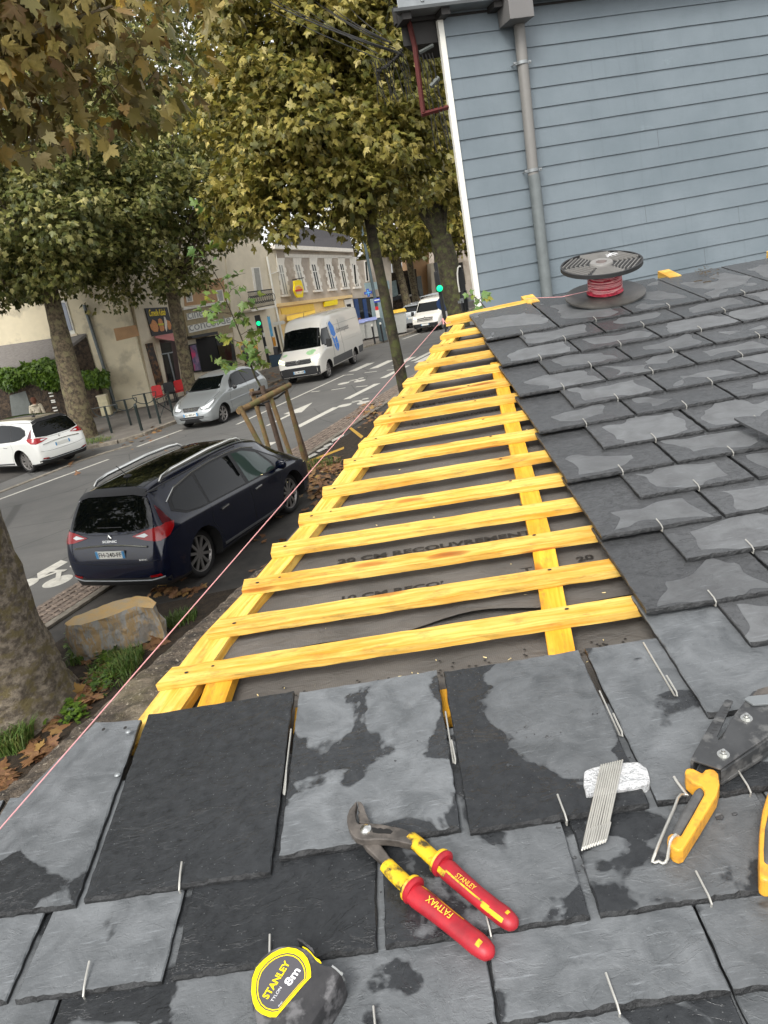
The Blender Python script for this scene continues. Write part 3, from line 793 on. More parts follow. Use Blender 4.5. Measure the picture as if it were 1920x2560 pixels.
# slates
hooks = MB()
FIELD, FIELDUV = MB(), []
def slate(tail, a0, a1, L, mat, hook=None, vlen=None, skew=0.0, poly_=None, rs=random, h_t=.025, h_h=.004, name='slate', field=False):
    mb = MB(); th = .0078
    vlen = vlen or .33
    def hh(s): return h_h + (h_t - h_h) * (1 - (s - tail) / L)
    if poly_: base = poly_
    else:
        a0 += rs.uniform(.0010, .0028); a1 -= rs.uniform(.0010, .0028)
        base = [(a0, tail), (a1, tail + rs.uniform(-.002, .002)), (a1, tail + L), (a0 + skew, tail + L)]
    out = []
    nb = len(base)
    for i in range(nb):
        p, q = base[i], base[(i + 1) % nb]; k = max(2, int(hypot(q[0] - p[0], q[1] - p[1]) / (.006 if i == 0 else .012)))
        amp = .0013 if (i == 0) else .0008
        for j in range(k):
            t = j / k
            out.append((p[0] + (q[0] - p[0]) * t + (rs.uniform(-amp, amp) if j else 0), p[1] + (q[1] - p[1]) * t + (rs.uniform(-amp, amp) * .6 + (.0012 * mnoise.noise(V((j * .3, a0 * 50, tail * 50))) if i == 0 else 0) if j else rs.uniform(0, .001)), i))
    # knock the lower corners off a little
    c = (sum(p[0] for p in base) / nb, sum(p[1] for p in base) / nb)
    n = len(out); I = []; sd_ = rs.uniform(0, 99)
    for k, (x, yv, e) in enumerate(out):
        d = V((c[0] - x, c[1] - yv, 0)); pq = V((base[(e + 1) % nb][0] - base[e][0], base[(e + 1) % nb][1] - base[e][1], 0)).normalized()
        nr = V((-pq.y, pq.x, 0))
        if nr.dot(d) < 0: nr = -nr
        w_ = (.0012 + .0032 * max(0, mnoise.noise(V((k * .45, sd_, 0))) + .25) + .006 * max(0, mnoise.noise(V((k * .22, sd_, 7))) - .22) + rs.uniform(0, .0007)) if e == 0 else rs.uniform(.0006, .0022)
        x2, y2 = x + nr.x * w_, yv + nr.y * w_
        I.append((x2, y2))
    for (x, yv) in I: mb.v.append(tuple(rw(x, yv, hh(yv))))
    for (x, yv, e) in out: mb.v.append(tuple(rw(x, yv, hh(yv) - (rs.uniform(.002, .0062) if e == 0 else .0016))))
    for (x, yv, e) in out: mb.v.append(tuple(rw(x, yv, hh(yv) - th)))
    mb.f.append(tuple(range(n))); mb.m.append(0)
    for k in range(n):
        k2 = (k + 1) % n
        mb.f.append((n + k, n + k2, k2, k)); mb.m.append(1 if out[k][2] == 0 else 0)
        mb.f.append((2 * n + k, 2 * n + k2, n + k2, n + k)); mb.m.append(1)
    mb.f.append(tuple(range(3 * n - 1, 2 * n - 1, -1))); mb.m.append(0)
    if field:
        o_ = len(FIELD.v); FIELD.v += mb.v; FIELD.f += [tuple(i + o_ for i in f) for f in mb.f]; FIELD.m += mb.m
        FIELDUV.extend([((p[0] - a0) / (a1 - a0), (p[1] - tail) / vlen) for p in I + [(q[0], q[1]) for q in out] * 2]); return
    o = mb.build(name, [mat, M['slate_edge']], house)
    me = o.data; ul = me.uv_layers.new(name='UVMap'); co = I + [(p[0], p[1]) for p in out] * 2
    x0 = min(p[0] for p in base); x1 = max(p[0] for p in base)
    for lo in me.loops:
        p = co[lo.vertex_index]; ul.data[lo.index].uv = ((p[0] - x0) / (x1 - x0), (p[1] - tail) / vlen)
    if hook is not None:
        hk = MB(); q = hook + rs.uniform(-.004, .004)
        hk.tube([rw(q, tail + .012, hh(tail) - .010), rw(q, tail - .004, hh(tail) - .009), rw(q + .0003, tail - .0045, hh(tail) - .001), rw(q, tail + .003, hh(tail) + .0022), rw(q - .001, tail + .014, hh(tail) + .0035), rw(q - .002, tail + (.030 if tail < .7 else .022), hh(tail) + .0045)], .0012, 6)
        hk.build('slate_hook', M['steel'], o, smooth=True)
    return o
R = random.Random(3)
DRY, WET = M['slate_dry'], M['slate_wet']
DARK = slate_mat('soaked slate', False, 1); HALF = slate_mat('half dry slate', False, 2)
for mt_, lo_ in ((DARK, .86), (HALF, .615)):
  for nd in mt_.node_tree.nodes:
    if nd.type == 'VALTORGB' and abs(nd.color_ramp.elements[0].position - .525) < 1e-4:
        nd.color_ramp.elements[1].position = lo_ + .02; nd.color_ramp.elements[0].position = lo_
# bottom rows (s of the tail, joints)
rows = [(-.045, [-1.0, -.78, -.56, -.34, -.12, .107, .33, .55]), (.07, [-.9, -.68, -.459, -.235, -.008, .206, .43, .65]), (.185, [-.78, -.57, -.34, -.12, .107, .33, .55]), (.30, [-.68, -.459, -.235, -.008, .206, .43, .65])]
for t_, J in rows:
    for p, q in zip(J, J[1:]): slate(t_, p, q, .33, DRY, None, rs=R)
for p, q in (( -.74, -.525), (-.52, -.345), (-.340, -.118), (-.113, .104), (.108, .33), (.335, .55)):
    slate(.412, p + .115, q + .115, .31, DRY, (p + q) / 2 + .115, rs=R) if False else None
J = [-.79, -.66, -.459, -.235, -.008, .206, .43, .65]
for p, q in zip(J, J[1:]): slate(.412, p, q, .31, DRY, (p + q) / 2, rs=R)
for p, q in ((-.80, -.66), (-.655, -.516), (-.510, -.346), (-.339, -.118), (-.113, .104), (.109, .33), (.335, .55)):
    slate(.502, p, q, .32, DARK if -.35 < p < -.2 else HALF if -.2 < p < 0 else DRY, (p + q) / 2 if p > -.6 else None, rs=R)
slate(.612, 0, 0, .34, DRY, None, rs=R, poly_=[(-.713, .616), (-.477, .609), (-.489, .949), (-.568, .961)])
slate(.613, -.470, -.240, .345, DARK, -.352, rs=R, skew=-.012)
slate(.632, -.236, -.013, .32, HALF, -.12, rs=R)
slate(.627, -.007, .206, .318, DRY, .105, rs=R)
slate(.627, .212, .43, .318, DRY, .318, rs=R)
odd = [(.750, .320, .222), (.986, .320, .224), (1.231, .321, .228), (1.479, .320, .234), (1.765, .321, .245), (2.051, .328, .250), (2.343, .330, .252), (2.662, .330, .259)]
even = [(.872, .432, .224), (1.110, .432, .228), (1.353, .434, .232), (1.610, .436, .237), (1.895, .441, .243), (2.190, .445, .246), (2.498, .447, .258)]
pat = [[odd[0]], [even[0]], [odd[1]], [even[1]], [odd[2]], [even[2]], [odd[3]], [even[3]], [odd[4]], [even[4]], [odd[5]], [even[5]], [odd[6]], [even[6]], [odd[7]]]
for k, ((t_, a0, pw),) in enumerate(pat):
    nxt = pat[k + 1][0][0] if k + 1 < len(pat) else 3.19
    L = 2.55 * (nxt - t_) if k + 1 < len(pat) else 3.19 - t_
    L = min(L, 3.17 - t_)
    vl = L if k + 1 < len(pat) else 1.1
    amax = .62 + (t_ - .63) * .60
    a = a0
    while a < 2.25:
        slate(t_ + R.uniform(-.003, .003), a + .0015, a + pw - .0015, L + (R.uniform(-.02, .03) if k == len(pat) - 1 else 0), WET if k else DRY, a + pw * .5, vl, rs=R, field=a >= amax)
        a += pw
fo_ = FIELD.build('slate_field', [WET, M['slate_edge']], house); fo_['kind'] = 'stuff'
ul = fo_.data.uv_layers.new(name='UVMap')
for lo in fo_.data.loops: ul.data[lo.index].uv = FIELDUV[lo.vertex_index]
# wires waiting in the joints for the next course
for a, s0, s1 in ((-.239, .735, .865), (-.0115, .742, .85), (.208, .744, .842), (.300, .80, .93)):
    g = MB(); g.tube([rw(a, s1, .010), rw(a, s0 + .004, .015), rw(a + .002, s0, .017), rw(a + .003, s0 + .006, .019), rw(a + .002, s0 + .04, .020)], .0013, 6); g.build('standing_hook', M['steel'], house, smooth=True)
# nails of the verge slate
g = MB()
for p in (zc(1065, 1092), zc(975, 1450)):
    g = MB(); a, s = ras(*p, .014); g.lathe([(.0001, .0025), (.0028, .0022), (.0046, .0008), (.0048, 0)], 14, RM @ Matrix.Translation((a, s, .0145))); g.build('slate_nail', M['zinc'], house, smooth=True)
for p in (zc(855, 1065), zc(1035, 1052)):
    g = MB(); a, s = ras(*p, .014); g.add([rw(a + .0028 * cos(k), s + .0035 * sin(k), .0122) for k in np.linspace(0, 5.6, 9)], [tuple(range(9))]); g.build('nail_hole', M['ink'], house)
# ------------------------------------------------------------------ blue clad house behind the ridge
rc = ray(1190, 770)
WP = CAM + rc * 7.0
WD = V((sin(radians(78.5)), cos(radians(78.5)), 0)); WN = V((WD.y, -WD.x, 0))        # WN faces the camera
def wl(x, y, off=0.0):
    p = onpl(x, y, WP + WN * off, WN) - WP
    return p.dot(WD), p.z + WP.z
def wp(t, z, off=0.0): return WP + WD * t + WN * off + V((0, 0, z - WP.z))
WMx = frame(WP - V((0, 0, WP.z)), WD, (0, 0, 1))     # local x along wall, y up, z = towards camera
bh = thing('clad_house', 'blue grey clapboard house with white corner trim, rising behind the slate ridge', 'house', wp(0, 0))
g = MB(); g.slab([wp(.03, 0, -.004), wp(9, 0, -.004), wp(9, 6.2, -.004), wp(.03, 6.2, -.004)], V((sin(SA), cos(SA), 0)) * 7)
g.build('wall', M['darkwood'], bh)
rs = random.Random(5)
TZ = [wl(*h6(x, y))[1] for x, y in ((248, 165), (265, 253), (275, 340), (287, 432), (300, 520), (315, 608), (328, 702), (338, 778), (350, 862), (362, 944), (374, 1027), (386, 1106), (398, 1184), (408, 1262))]
sp = (TZ[0] - TZ[-1]) / (len(TZ) - 1)
zs_ = [TZ[0] + sp * 3, TZ[0] + sp * 2, TZ[0] + sp] + [TZ[0] - sp * i for i in range(24)]
g = MB()
def clapboard(t0, t1, z1, z0):
    n = max(2, int((t1 - t0) / .25))
    dz = [rs.uniform(-.0012, .0012) for _ in range(n + 1)]
    for i in range(n):
        a, b = t0 + (t1 - t0) * i / n, t0 + (t1 - t0) * (i + 1) / n
        P = [wp(a, z0 + dz[i], .016), wp(b, z0 + dz[i + 1], .016), wp(b, z1 + .012, .004), wp(a, z1 + .012, .004), wp(a, z0 + dz[i], .004), wp(b, z0 + dz[i + 1], .004)]
        g.add(P, [(0, 1, 2, 3), (4, 5, 1, 0)])
bt = wl(*h6(1530, 940))
for z1, z0 in zip(zs_, zs_[1:]):
    z0_ = z0 + .004
    brk = bt[0] if z0 < bt[1] < z1 else rs.choice([rs.uniform(1.2, 4.5), None, None])
    if brk:
        clapboard(.045, brk - .0012, z1, z0_); clapboard(brk + .0012, 8.8, z1, z0_ - (.004 if z0 < bt[1] < z1 else 0))
    else: clapboard(.045, 8.8, z1, z0_)
g.build('cladding', M['clad'], bh)
ztop = wl(*g6(445, 140))[1]
g = MB(); g.box((0.022, (ztop + 0) / 2, .008), (.048, ztop, .05), WMx)
g.build('corner_trim', M['white'], bh, bevel=.003)
# eaves: dark soffit, lip, zinc box gutter, timber brackets
D2 = V((sin(SA), cos(SA), 0))
zl = wl(*g6(480, 125), .2)[1]
g = MB(); g.slab([wp(-.30, ztop + .08, .18), wp(8.5, ztop + .08, .18), wp(8.5, ztop + .14, .18), wp(-.30, ztop + .14, .18)], D2 * .4); g.box((3.9, ztop + .02, -.02), (8.5, .12, .06), WMx)
g.slab([wp(-.30, ztop - .20, -.03), wp(.03, ztop - .20, -.03), wp(.03, ztop + .10, -.03), wp(-.30, ztop + .10, -.03)], D2 * .6)
g.build('eaves', M['darkwood'], bh)
gl = wl(*g6(15, 120), .2); gr = wl(*g6(900, -2), .2)
g = MB()
g.slab([wp(gl[0], gl[1], .2), wp(9, gl[1] + .01, .2), wp(9, gl[1] + .03, .21), wp(gl[0], gl[1] + .02, .21)], D2 * .4)
g.build('gutter_lip', M['zinc'], bh)
g = MB(); g.slab([wp(gl[0] + .05, gl[1] + .02, .17), wp(9, gl[1] + .02, .17), wp(9, gl[1] + .24, .17), wp(gl[0] + .05, gl[1] + .24, .17)], D2 * .4)
for k in range(5): g.box((gl[0] + .26 + k * .85, gl[1] + .15, .172), (.03, .2, .012), WMx)
g.build('gutter', M['zinc'], bh, bevel=.006)
for (x, y) in ((530, 115), (1070, 40), (130, 165)):
    t_, z_ = wl(*g6(x, y), .1)
    g = MB(); g.box((t_, z_ + .02, .06), (.075, .12, .2), WMx); g.build('bracket', M['darkwood'], bh)
# hopper and downpipe
hl = wl(*g6(1228, 205), .26); hr = wl(*g6(1478, 160), .26)
hz = (hl[1] + hr[1]) / 2
g = MB(); g.prism([(hl[0], hz), (hr[0], hz), (hr[0], hz + .75), (hl[0], hz + .75)], .03, .26, WMx)
g.build('hopper', M['hopper'], bh, bevel=.004)
tt = wl(*h6(580, 110), .06); tm = wl(*h6(640, 740), .06); tb = wl(*h6(700, 1280), .06)
g = MB(); g.tube([wp(tt[0], hz + .02, .075), wp(tm[0], tm[1] - .04, .075)], .047, 20, cap=False); g.build('downpipe', M['pipe'], bh, smooth=True)
g = MB(); g.tube([wp(tm[0], tm[1] - .03, .075), wp(tm[0] + .004, tm[1] - .06, .075), wp(tm[0] + .004, 1.5, .075)], .052, 20); g.build('downpipe', M['pipe2'], bh, smooth=True)
for (x, y) in ((592, 275), (640, 738)):
    t_, z_ = wl(*h6(x, y), .06)
    g = MB(); g.lathe([(.049, -.014), (.054, -.012), (.054, .012), (.049, .014)], 20, WMx @ Matrix.Translation((t_, z_, .075)) @ Matrix.Rotation(-pi / 2, 4, 'X'), close=True)
    for sx in (-1, 1):
        g.box((t_ + sx * .066, z_, .08), (.028, .026, .012), WMx); g.lathe([(.008, 0), (.008, .01), (.004, .012)], 8, WMx @ Matrix.Translation((t_ + sx * .072, z_, .086)))
        g.tube([wp(t_ + sx * .066, z_, .08), wp(t_ + sx * .066, z_, .01)], .005, 6)
    g.build('pipe_bracket', M['zinc'], bh, smooth=True)
# red steel bracket holding the line cables
lb = thing('cable_bracket', 'red oxide steel bracket carrying overhead cables beside the corner of the blue house', 'bracket', wp(-.3, 5.2, .05))
P1_, P2_, P3_, P4_ = [wl(*g6(*p)) for p in ((165, 180), (235, 480), (325, 1165), (560, 1110))]
g = MB(); g.tube([wp(*P1_), wp(P2_[0], P2_[1]), wp(*P3_)], .022, 4); g.build('post', M['redsteel'], lb)
g = MB(); g.tube([wp(P3_[0] - .02, P3_[1] - .015), wp(P4_[0] + .05, P4_[1])], .02, 4); g.build('arm', M['redsteel'], lb)
g = MB(); q = [wl(*g6(*p)) for p in ((285, 545), (450, 465), (400, 900), (520, 800))]
g.tube([wp(*q[0]), wp(q[1][0] - .02, q[1][1])], .014, 4); g.tube([wp(*q[2]), wp(q[3][0] - .03, q[3][1])], .02, 4); g.build('brace', M['gate'], lb)
IZ = wl(*g6(150, 540))
for k in range(7):
    g = MB(); o_ = wp(IZ[0] - .05 - k * .035, IZ[1] - .018 * k + random.uniform(-.02, .02), .02 + .02 * (k % 3))
    g.lathe([(.006, -.03), (.014, -.026), (.009, -.016), (.015, -.008), (.009, 0), (.015, .008), (.008, .02)], 10, Matrix.Translation(o_) @ Matrix.Rotation(.6 + k * .2, 4, 'Y'))
    g.build('insulator', M['cable'], lb, smooth=True)
g = MB()
for k in range(16):
    o_ = wp(IZ[0] - .02 - k * .02, IZ[1] - .03, .02); q = [o_]
    for j in range(5): q.append(q[-1] + V((random.uniform(-.02, .03), 0, -.05 - random.uniform(0, .03))))
    g.tube(q, .0032, 4)
for k in range(5):
    o_ = wp(IZ[0] + .10 + k * .03, IZ[1] - .03, .0); q = [o_]
    for j in range(10): q.append(q[-1] + V((.006 + random.uniform(-.012, .012), 0, -.075)))
    g.tube(q, .004, 4)
g.build('jumper_wires', M['cable'], lb)
cabs = [((605, -60), .010, 0), ((625, -60), .007, .02), ((740, -60), .005, .05), ((770, -40), .009, .10), ((792, -40), .006, .12), ((845, -40), .005, .16), ((575, -60), .005, -.02), ((690, -60), .004, .03)]
for k, (p, r, dz) in enumerate(cabs):
    A = wp(IZ[0] - .04 - .03 * k, IZ[1] + dz - .02, .02); B = aty(p[0], p[1], 17.0 + k * .6); B = A + (B - A) * 1.5
    q = []
    for j in range(15):
        t_ = j / 14; q.append(A + (B - A) * t_ + V((0, 0, -.75 * t_ * (1 - t_))))
    g = MB(); g.tube(q, r, 5)
    tag(g.build('overhead_cable', M['cable']), 'grey overhead cable fanning up to the left from the red bracket through the foliage', 'cable', 'overhead cables')
# sprig at the foot of the white trim
gsp = thing('weed_sprig', 'small green sprig growing behind the ridge at the foot of the white corner trim', 'plant', aty(1222, 779, 4.6))
k5 = crop(1120, 640, 13.825)
g = MB(); st = [aty(*k5(1400, 1920), 4.6), aty(*k5(1080, 1540), 4.6), aty(*k5(900, 1400), 4.6), aty(*k5(790, 1270), 4.6)]
g.tube(st, .0028, 5); g.tube([aty(*k5(1070, 1520), 4.6), aty(*k5(1190, 1390), 4.6)], .002, 4); g.tube([aty(*k5(1230, 1750), 4.6), aty(*k5(1120, 1750), 4.6)], .002, 4); g.tube([aty(*k5(850, 1440), 4.6), aty(*k5(1020, 1410), 4.6)], .0016, 4)
g.build('stem', M['twig'], gsp)
_H = [(.15, -.09), (.40, -.13), (.31, .05), (.44, .10), (.66, .40), (.44, .37), (.41, .52), (.20, .46), (.21, .68), (.11, .74)]
LEAF2 = np.array([(0, 0)] + _H + [(0, 1)] + [(-a, b) for a, b in _H[::-1]])
LEAF1 = np.array([(0, 0), (.42, -.05), (.33, .14), (.56, .40), (.24, .46), (0, 1), (-.24, .46), (-.56, .40), (-.33, .14), (-.42, -.05)])
NL = len(LEAF2)
def leaf_obj(specs, name, mat, parent):
    g = MB()
    for (p, tip, nrm, sz) in specs:
        t_ = V(tip).normalized(); n_ = (V(nrm) - t_ * V(nrm).dot(t_)).normalized(); x_ = t_.cross(n_)
        vs = [V(p) + (x_ * a + t_ * b - n_ * (.22 * abs(a) + .15 * b * b)) * sz for a, b in LEAF2] + [V(p) + t_ * .3 * sz]
        g.add(vs, [(i, (i + 1) % NL, NL) for i in range(NL)])
    return g.build(name, mat, parent)
sp_ = []
for (x, y, tx, ty, s_) in ((1200, 1360, 1, .3, .05), (1300, 1380, .9, -.5, .055), (1260, 1330, .6, -.9, .06), (1040, 1640, -.2, .5, .04), (1080, 1760, -.1, -1, .065), (640, 1300, -.2, -.3, .035), (760, 1250, .5, .2, .03), (800, 1440, .2, .1, .03)):
    sp_.append((aty(*k5(x, y), 4.59), V((tx, -.15, ty)), V((random.uniform(-.4, .4), -.8, .5)), s_))
leaf_obj(sp_, 'foliage', M['leaf_green'], gsp)

# ------------------------------------------------------------------ things lying on the slates
# reel of pink line
def slope_M(a, s, h, rz=0.0): return RM @ Matrix.Translation((a, s, h)) @ Matrix.Rotation(rz, 4, 'Z')
rl = thing('line_reel', 'black plastic reel of bright pink builders line standing on the slates near the ridge', 'reel', rw(.832, 2.93, .022))
h0 = .024
T0 = slope_M(.832, 2.932, h0 + .011) @ Matrix.Rotation(radians(5.5), 4, 'X')
g = MB(); g.lathe([(.0001, .010), (.02, .010), (.138, .009), (.147, .006), (.147, 0), (.0001, 0)], 48, T0); g.build('flange', M['reel_worn'], rl, smooth=True)
T1 = T0 @ Matrix.Translation((-.012, 0, .114))
g = MB(); g.lathe([(.030, .004), (.141, .004), (.141, .010), (.148, .010), (.148, -.004), (.030, -.004)], 48, T1, close=True); fl = g.build('flange', M['reel_black'], rl, smooth=True)
g = MB()
for sec in range(6):
    a0 = sec * pi / 3 + .45; Ms = T1 @ Matrix.Rotation(a0, 4, 'Z')
    for k in range(6):
        rr = .056 + k * .0145; hw = min(rr * .50, sqrt(max(0, .139 ** 2 - rr ** 2)))
        g.box((rr, 0, .0065), (.0026, hw * 2, .007), Ms)
g.build('rib', M['rib'], fl)
g = MB(); g.lathe([(.02, .0), (.02, .014), (.040, .014), (.043, .010), (.043, 0)], 32, T1, close=True); g.build('hub_ring', M['rib'], fl, smooth=True)
g = MB(); g.prism([(-.022, -.02), (.022, -.016), (.026, .018), (-.018, .02)], .004, .0075, T1 @ Matrix.Translation((.062, .085, 0))); g.build('label', M['foam'], fl)
g = MB(); prof = []
for k in range(26):
    z_ = .011 + k * .0039; prof.append((.053 + .003 * sin(k * 1.3) + .0035 * sin(z_ * 40) + (.004 if k % 2 else 0) + (.006 if k < 5 else 0), z_))
g.lathe(prof, 36, T0); co = g.build('coil', M['coil'], rl, smooth=True)
g = MB(); rr = random.Random(2)
for k in range(34):
    z_ = .016 + k * .003; tl_ = rr.uniform(-.16, .16); ph = rr.uniform(0, 6)
    q = [T0 @ V(((.0615 + .0012 * sin(3 * a_ + ph)) * cos(a_), (.0615 + .0012 * sin(3 * a_ + ph)) * sin(a_), max(.012, min(.115, z_ + tl_ * .05 * sin(a_ + ph))))) for a_ in np.linspace(ph, ph + 5.2, 26)]
    g.tube(q, .0011, 5)
g.build('strand', M['string'], co)
ST = ras(1128 * 1.15732, 655 * 1.15732, .02)
g = MB()
g.tube([T0 @ V((-.06, -.01, .03)), rw(.68, 2.98, .045), rw(.60, 3.14, .022), rw(.578, 3.17, .016)], .0012, 5)
g.build('line_tail', M['string'], rl)
# the taut string
sa_, sb_ = ras(1107, 798, .03), ras(*dd(0, 1790), .03)
A = rw(sa_[0], sa_[1], .03); B = rw(sb_[0], sb_[1], .03); B2 = B + (B - A) * .25
g = MB(); g.tube([A, A + (B2 - A) * .5, B2], .0010, 6)
g.tube([A, rw(sa_[0] + .012, sa_[1] - .01, .012), rw(sa_[0] + .03, sa_[1] + .02, .008)], .0014, 5)
g.lathe([(.0001, .004), (.003, .004), (.003, -.02)], 8, Matrix.Translation(A))
tag(g.build('string_line', M['string'], None), 'taut pink builders string stretched along the street edge of the roof', 'string')

def rp(p, h):
    a, s = ras(*p, h); return rw(a, s, h)
def rpoly(mb, f, pts, h0, h1, mi=0, hp=None):
    P = [ras(*f(*p), hp if hp is not None else h1) for p in pts]
    return mb.prism(P, h0, h1, RM, mi)
# water pump pliers
pk = thing('pliers', 'water pump pliers with red and yellow insulated handles lying open on the slates', 'pliers', rw(-.07, .58, .02))
H = .034
ja = [(690, 240), (672, 262), (648, 290), (634, 330), (633, 365), (640, 400), (655, 430), (680, 458), (710, 470), (760, 474), (800, 470), (870, 472), (930, 480), (1015, 500), (1045, 448), (1000, 420), (955, 402), (900, 392), (840, 380), (770, 373), (735, 372), (706, 378), (690, 365), (683, 330), (680, 300), (686, 272)]
g = MB(); rpoly(g, f5, ja, H - .004, H + .007); ja_o = g.build('jaw', M['steel_dark'], pk, bevel=.0012)
jb = [(692, 244), (716, 246), (732, 268), (742, 300), (756, 335), (772, 374), (735, 372), (704, 374), (706, 350), (698, 325), (708, 305), (696, 290), (702, 268)]
g = MB(); rpoly(g, f5, jb, H - .008, H + .003); g.build('jaw', M['steel_dark'], pk, bevel=.0012)
arm = [(716, 474), (800, 465), (826, 492), (860, 535), (905, 598), (862, 636), (822, 590), (775, 545), (742, 515)]
g = MB(); rpoly(g, f5, arm, H - .012, H - .002); g.build('lower_arm', M['steel_dark'], pk, bevel=.0015)
g = MB(); rpoly(g, f5, [(778, 398), (800, 400), (815, 406), (832, 402), (850, 410), (868, 406), (890, 410), (905, 424), (892, 438), (860, 434), (820, 434), (786, 428)], H + .0068, H + .0074); g.build('adjusting_slot', M['dark'], ja_o)
bo = ras(*f5(745, 408), H + .008)
g = MB(); g.lathe([(.0001, .0045), (.003, .0042), (.0045, .003), (.0066, .002), (.0075, 0)], 20, RM @ Matrix.Translation((bo[0], bo[1], H + .0065)))
g.build('rivet', M['chrome'], ja_o, smooth=True)
def handle(pts, rad, h, name, mats, parent, flat=.85):
    P = [rp(f5(*p), h) for p in pts]
    g = MB(); g.tube(P, rad, 16, 0, flat, EN); return g.build(name, mats, parent, smooth=True)
for key, SL, FLp, GR, tips in (
    ('a', [(1008, 462), (1060, 505), (1120, 560), (1185, 618)], (1198, 612), [(1195, 625), (1235, 655), (1290, 705), (1400, 800), (1500, 880), (1560, 925), (1598, 957)], None),
    ('b', [(868, 622), (915, 672), (970, 725), (1030, 775)], (1025, 770), [(1010, 775), (1060, 815), (1130, 868), (1240, 955), (1340, 1035), (1410, 1092), (1452, 1126)], None)):
    r0 = .0089 if key == 'a' else .0094
    hd = handle(SL, [r0 * .95, r0 * 1.0, r0, r0], H + .001, 'handle_sleeve', M['yellow_grip'], pk)
    # flange: two lobes
    c_ = rp(f5(*FLp), H + .001); d_ = (rp(f5(*GR[-1]), H) - rp(f5(*SL[0]), H)).normalized()
    g = MB(); Mf = frame(c_, d_.cross(EN), EN); g.lathe([(.0001, .004), (.010, .004), (.0148, .0015), (.0155, -.0015), (.0125, -.004), (.0001, -.004)], 24, Mf); g.build('guard', [M['red_grip']], pk, smooth=True)
    c2_ = c_ - d_ * .004
    g = MB(); Mf = frame(c2_, d_.cross(EN), EN); g.lathe([(.0001, .002), (.0142, .002), (.0150, 0), (.0130, -.004), (.0001, -.004)], 24, Mf); g.build('guard', [M['yellow_grip']], pk, smooth=True)
    k_ = len(GR); rad = [.0100, .0118, .0112, .0104, .0104, .0108, .0096]; rad = [x * (1.0 if key == 'a' else 1.08) for x in rad]
    Pg = [rp(f5(*p), H) for p in GR]; e_ = (Pg[-1] - Pg[-2]).normalized(); R_ = rad[-1]
    Pg += [Pg[-1] + e_ * R_ * .5, Pg[-1] + e_ * R_ * .85, Pg[-1] + e_ * R_ * 1.02]; rad += [R_ * .86, R_ * .5, R_ * .12]
    g = MB(); g.tube(Pg, rad, 18, 0, .85, EN); gr = g.build('grip', M['red_grip'], pk, smooth=True)
    # yellow strips let into the grip
    side = d_.cross(EN).normalized()
    def strip_on(pa, pb, off0, off1, name, mat):
        g = MB(); n_ = 8
        for i in range(n_ + 1):
            t_ = pa + (pb - pa) * i / n_; j = min(int(t_), k_ - 2); f_ = t_ - j
            c = Pg[j] + (Pg[j + 1] - Pg[j]) * f_; r_ = rad[j] + (rad[j + 1] - rad[j]) * f_
            for q in (off0, (off0 + off1) / 2, off1):
                g.v.append(tuple(c + side * (sin(q) * r_ * 1.012) + EN * (cos(q) * r_ * .85 * 1.03)))
        for i in range(n_):
            for q in range(2):
                g.f.append((i * 3 + q, i * 3 + q + 1, i * 3 + q + 4, i * 3 + q + 3)); g.m.append(0)
        return g.build(name, mat, gr, smooth=True)
    if key == 'a':
        strip_on(1.2, 4.0, .42, .60, 'grip_stripe', M['yellow_grip']); strip_on(3.6, 5.7, .55, 1.05, 'grip_stripe', M['yellow_grip']); strip_on(5.35, 5.75, -.5, .0, 'grip_stripe', M['yellow_grip']); strip_on(.3, 1.3, .6, 1.2, 'grip_stripe', M['yellow_grip'])
    else:
        strip_on(.8, 3.6, -.85, -.72, 'grip_stripe', M['yellow_grip']); strip_on(5.2, 5.75, -.1, .55, 'grip_stripe', M['yellow_grip'])
    g = MB(); hT = H + .85 * (.0106 if key == 'a' else .0126) + .0008
    if key == 'a': roof_text(g, 'STANLEY', f5(1272, 690), f5(1382, 772), hT, .22, .0)
    else: roof_text(g, 'FATMAX', f5(1265, 908), f5(1122, 802), hT, .22, .0)
    g.build('lettering', plain('yellow lettering', lin(236, 196, 60), .5), gr)
# tape measure
tm_ = thing('tape_measure', 'black tape measure with yellow ring label lying at the bottom edge of the picture', 'tape measure', rw(-.2, .46, .02))
HT = .056
out = [(-120, 1000), (-110, 760), (-40, 560), (90, 390), (240, 265), (430, 180), (620, 155), (800, 175), (950, 235), (1060, 330), (1150, 440), (1240, 520), (1330, 560), (1440, 566), (1540, 640), (1610, 715), (1560, 860), (1400, 1160), (1180, 1500), (1000, 1760), (800, 1900), (500, 1960), (200, 1860), (0, 1640), (-90, 1330)]
P = [ras(*tp(*p), HT) for p in out]
g = MB(); cx = sum(p[0] for p in P) / len(P); cy = sum(p[1] for p in P) / len(P)
n = len(P); Z = [(.012, .90), (.016, .97), (.026, 1.0), (.048, 1.0), (.0535, .985), (.056, .955)]
for z_, sc_ in Z: g.v += [tuple(rw(cx + (p[0] - cx) * sc_, cy + (p[1] - cy) * sc_, z_)) for p in P]
for k in range(len(Z) - 1):
    for i in range(n): g.f.append((k * n + i, k * n + (i + 1) % n, (k + 1) * n + (i + 1) % n, (k + 1) * n + i)); g.m.append(0)
g.f.append(tuple((len(Z) - 1) * n + i for i in range(n))); g.m.append(0)
bd = g.build('case', M['tape_black'], tm_, smooth=True, angle=50)
ro = [(0, 600), (70, 520), (150, 440), (300, 320), (450, 245), (600, 212), (760, 238), (880, 310), (970, 420), (1020, 560), (1036, 680), (1036, 775), (900, 920), (640, 1225), (380, 1530), (250, 1530), (100, 1470), (0, 1390), (-60, 1250), (-92, 1050), (-75, 800)]
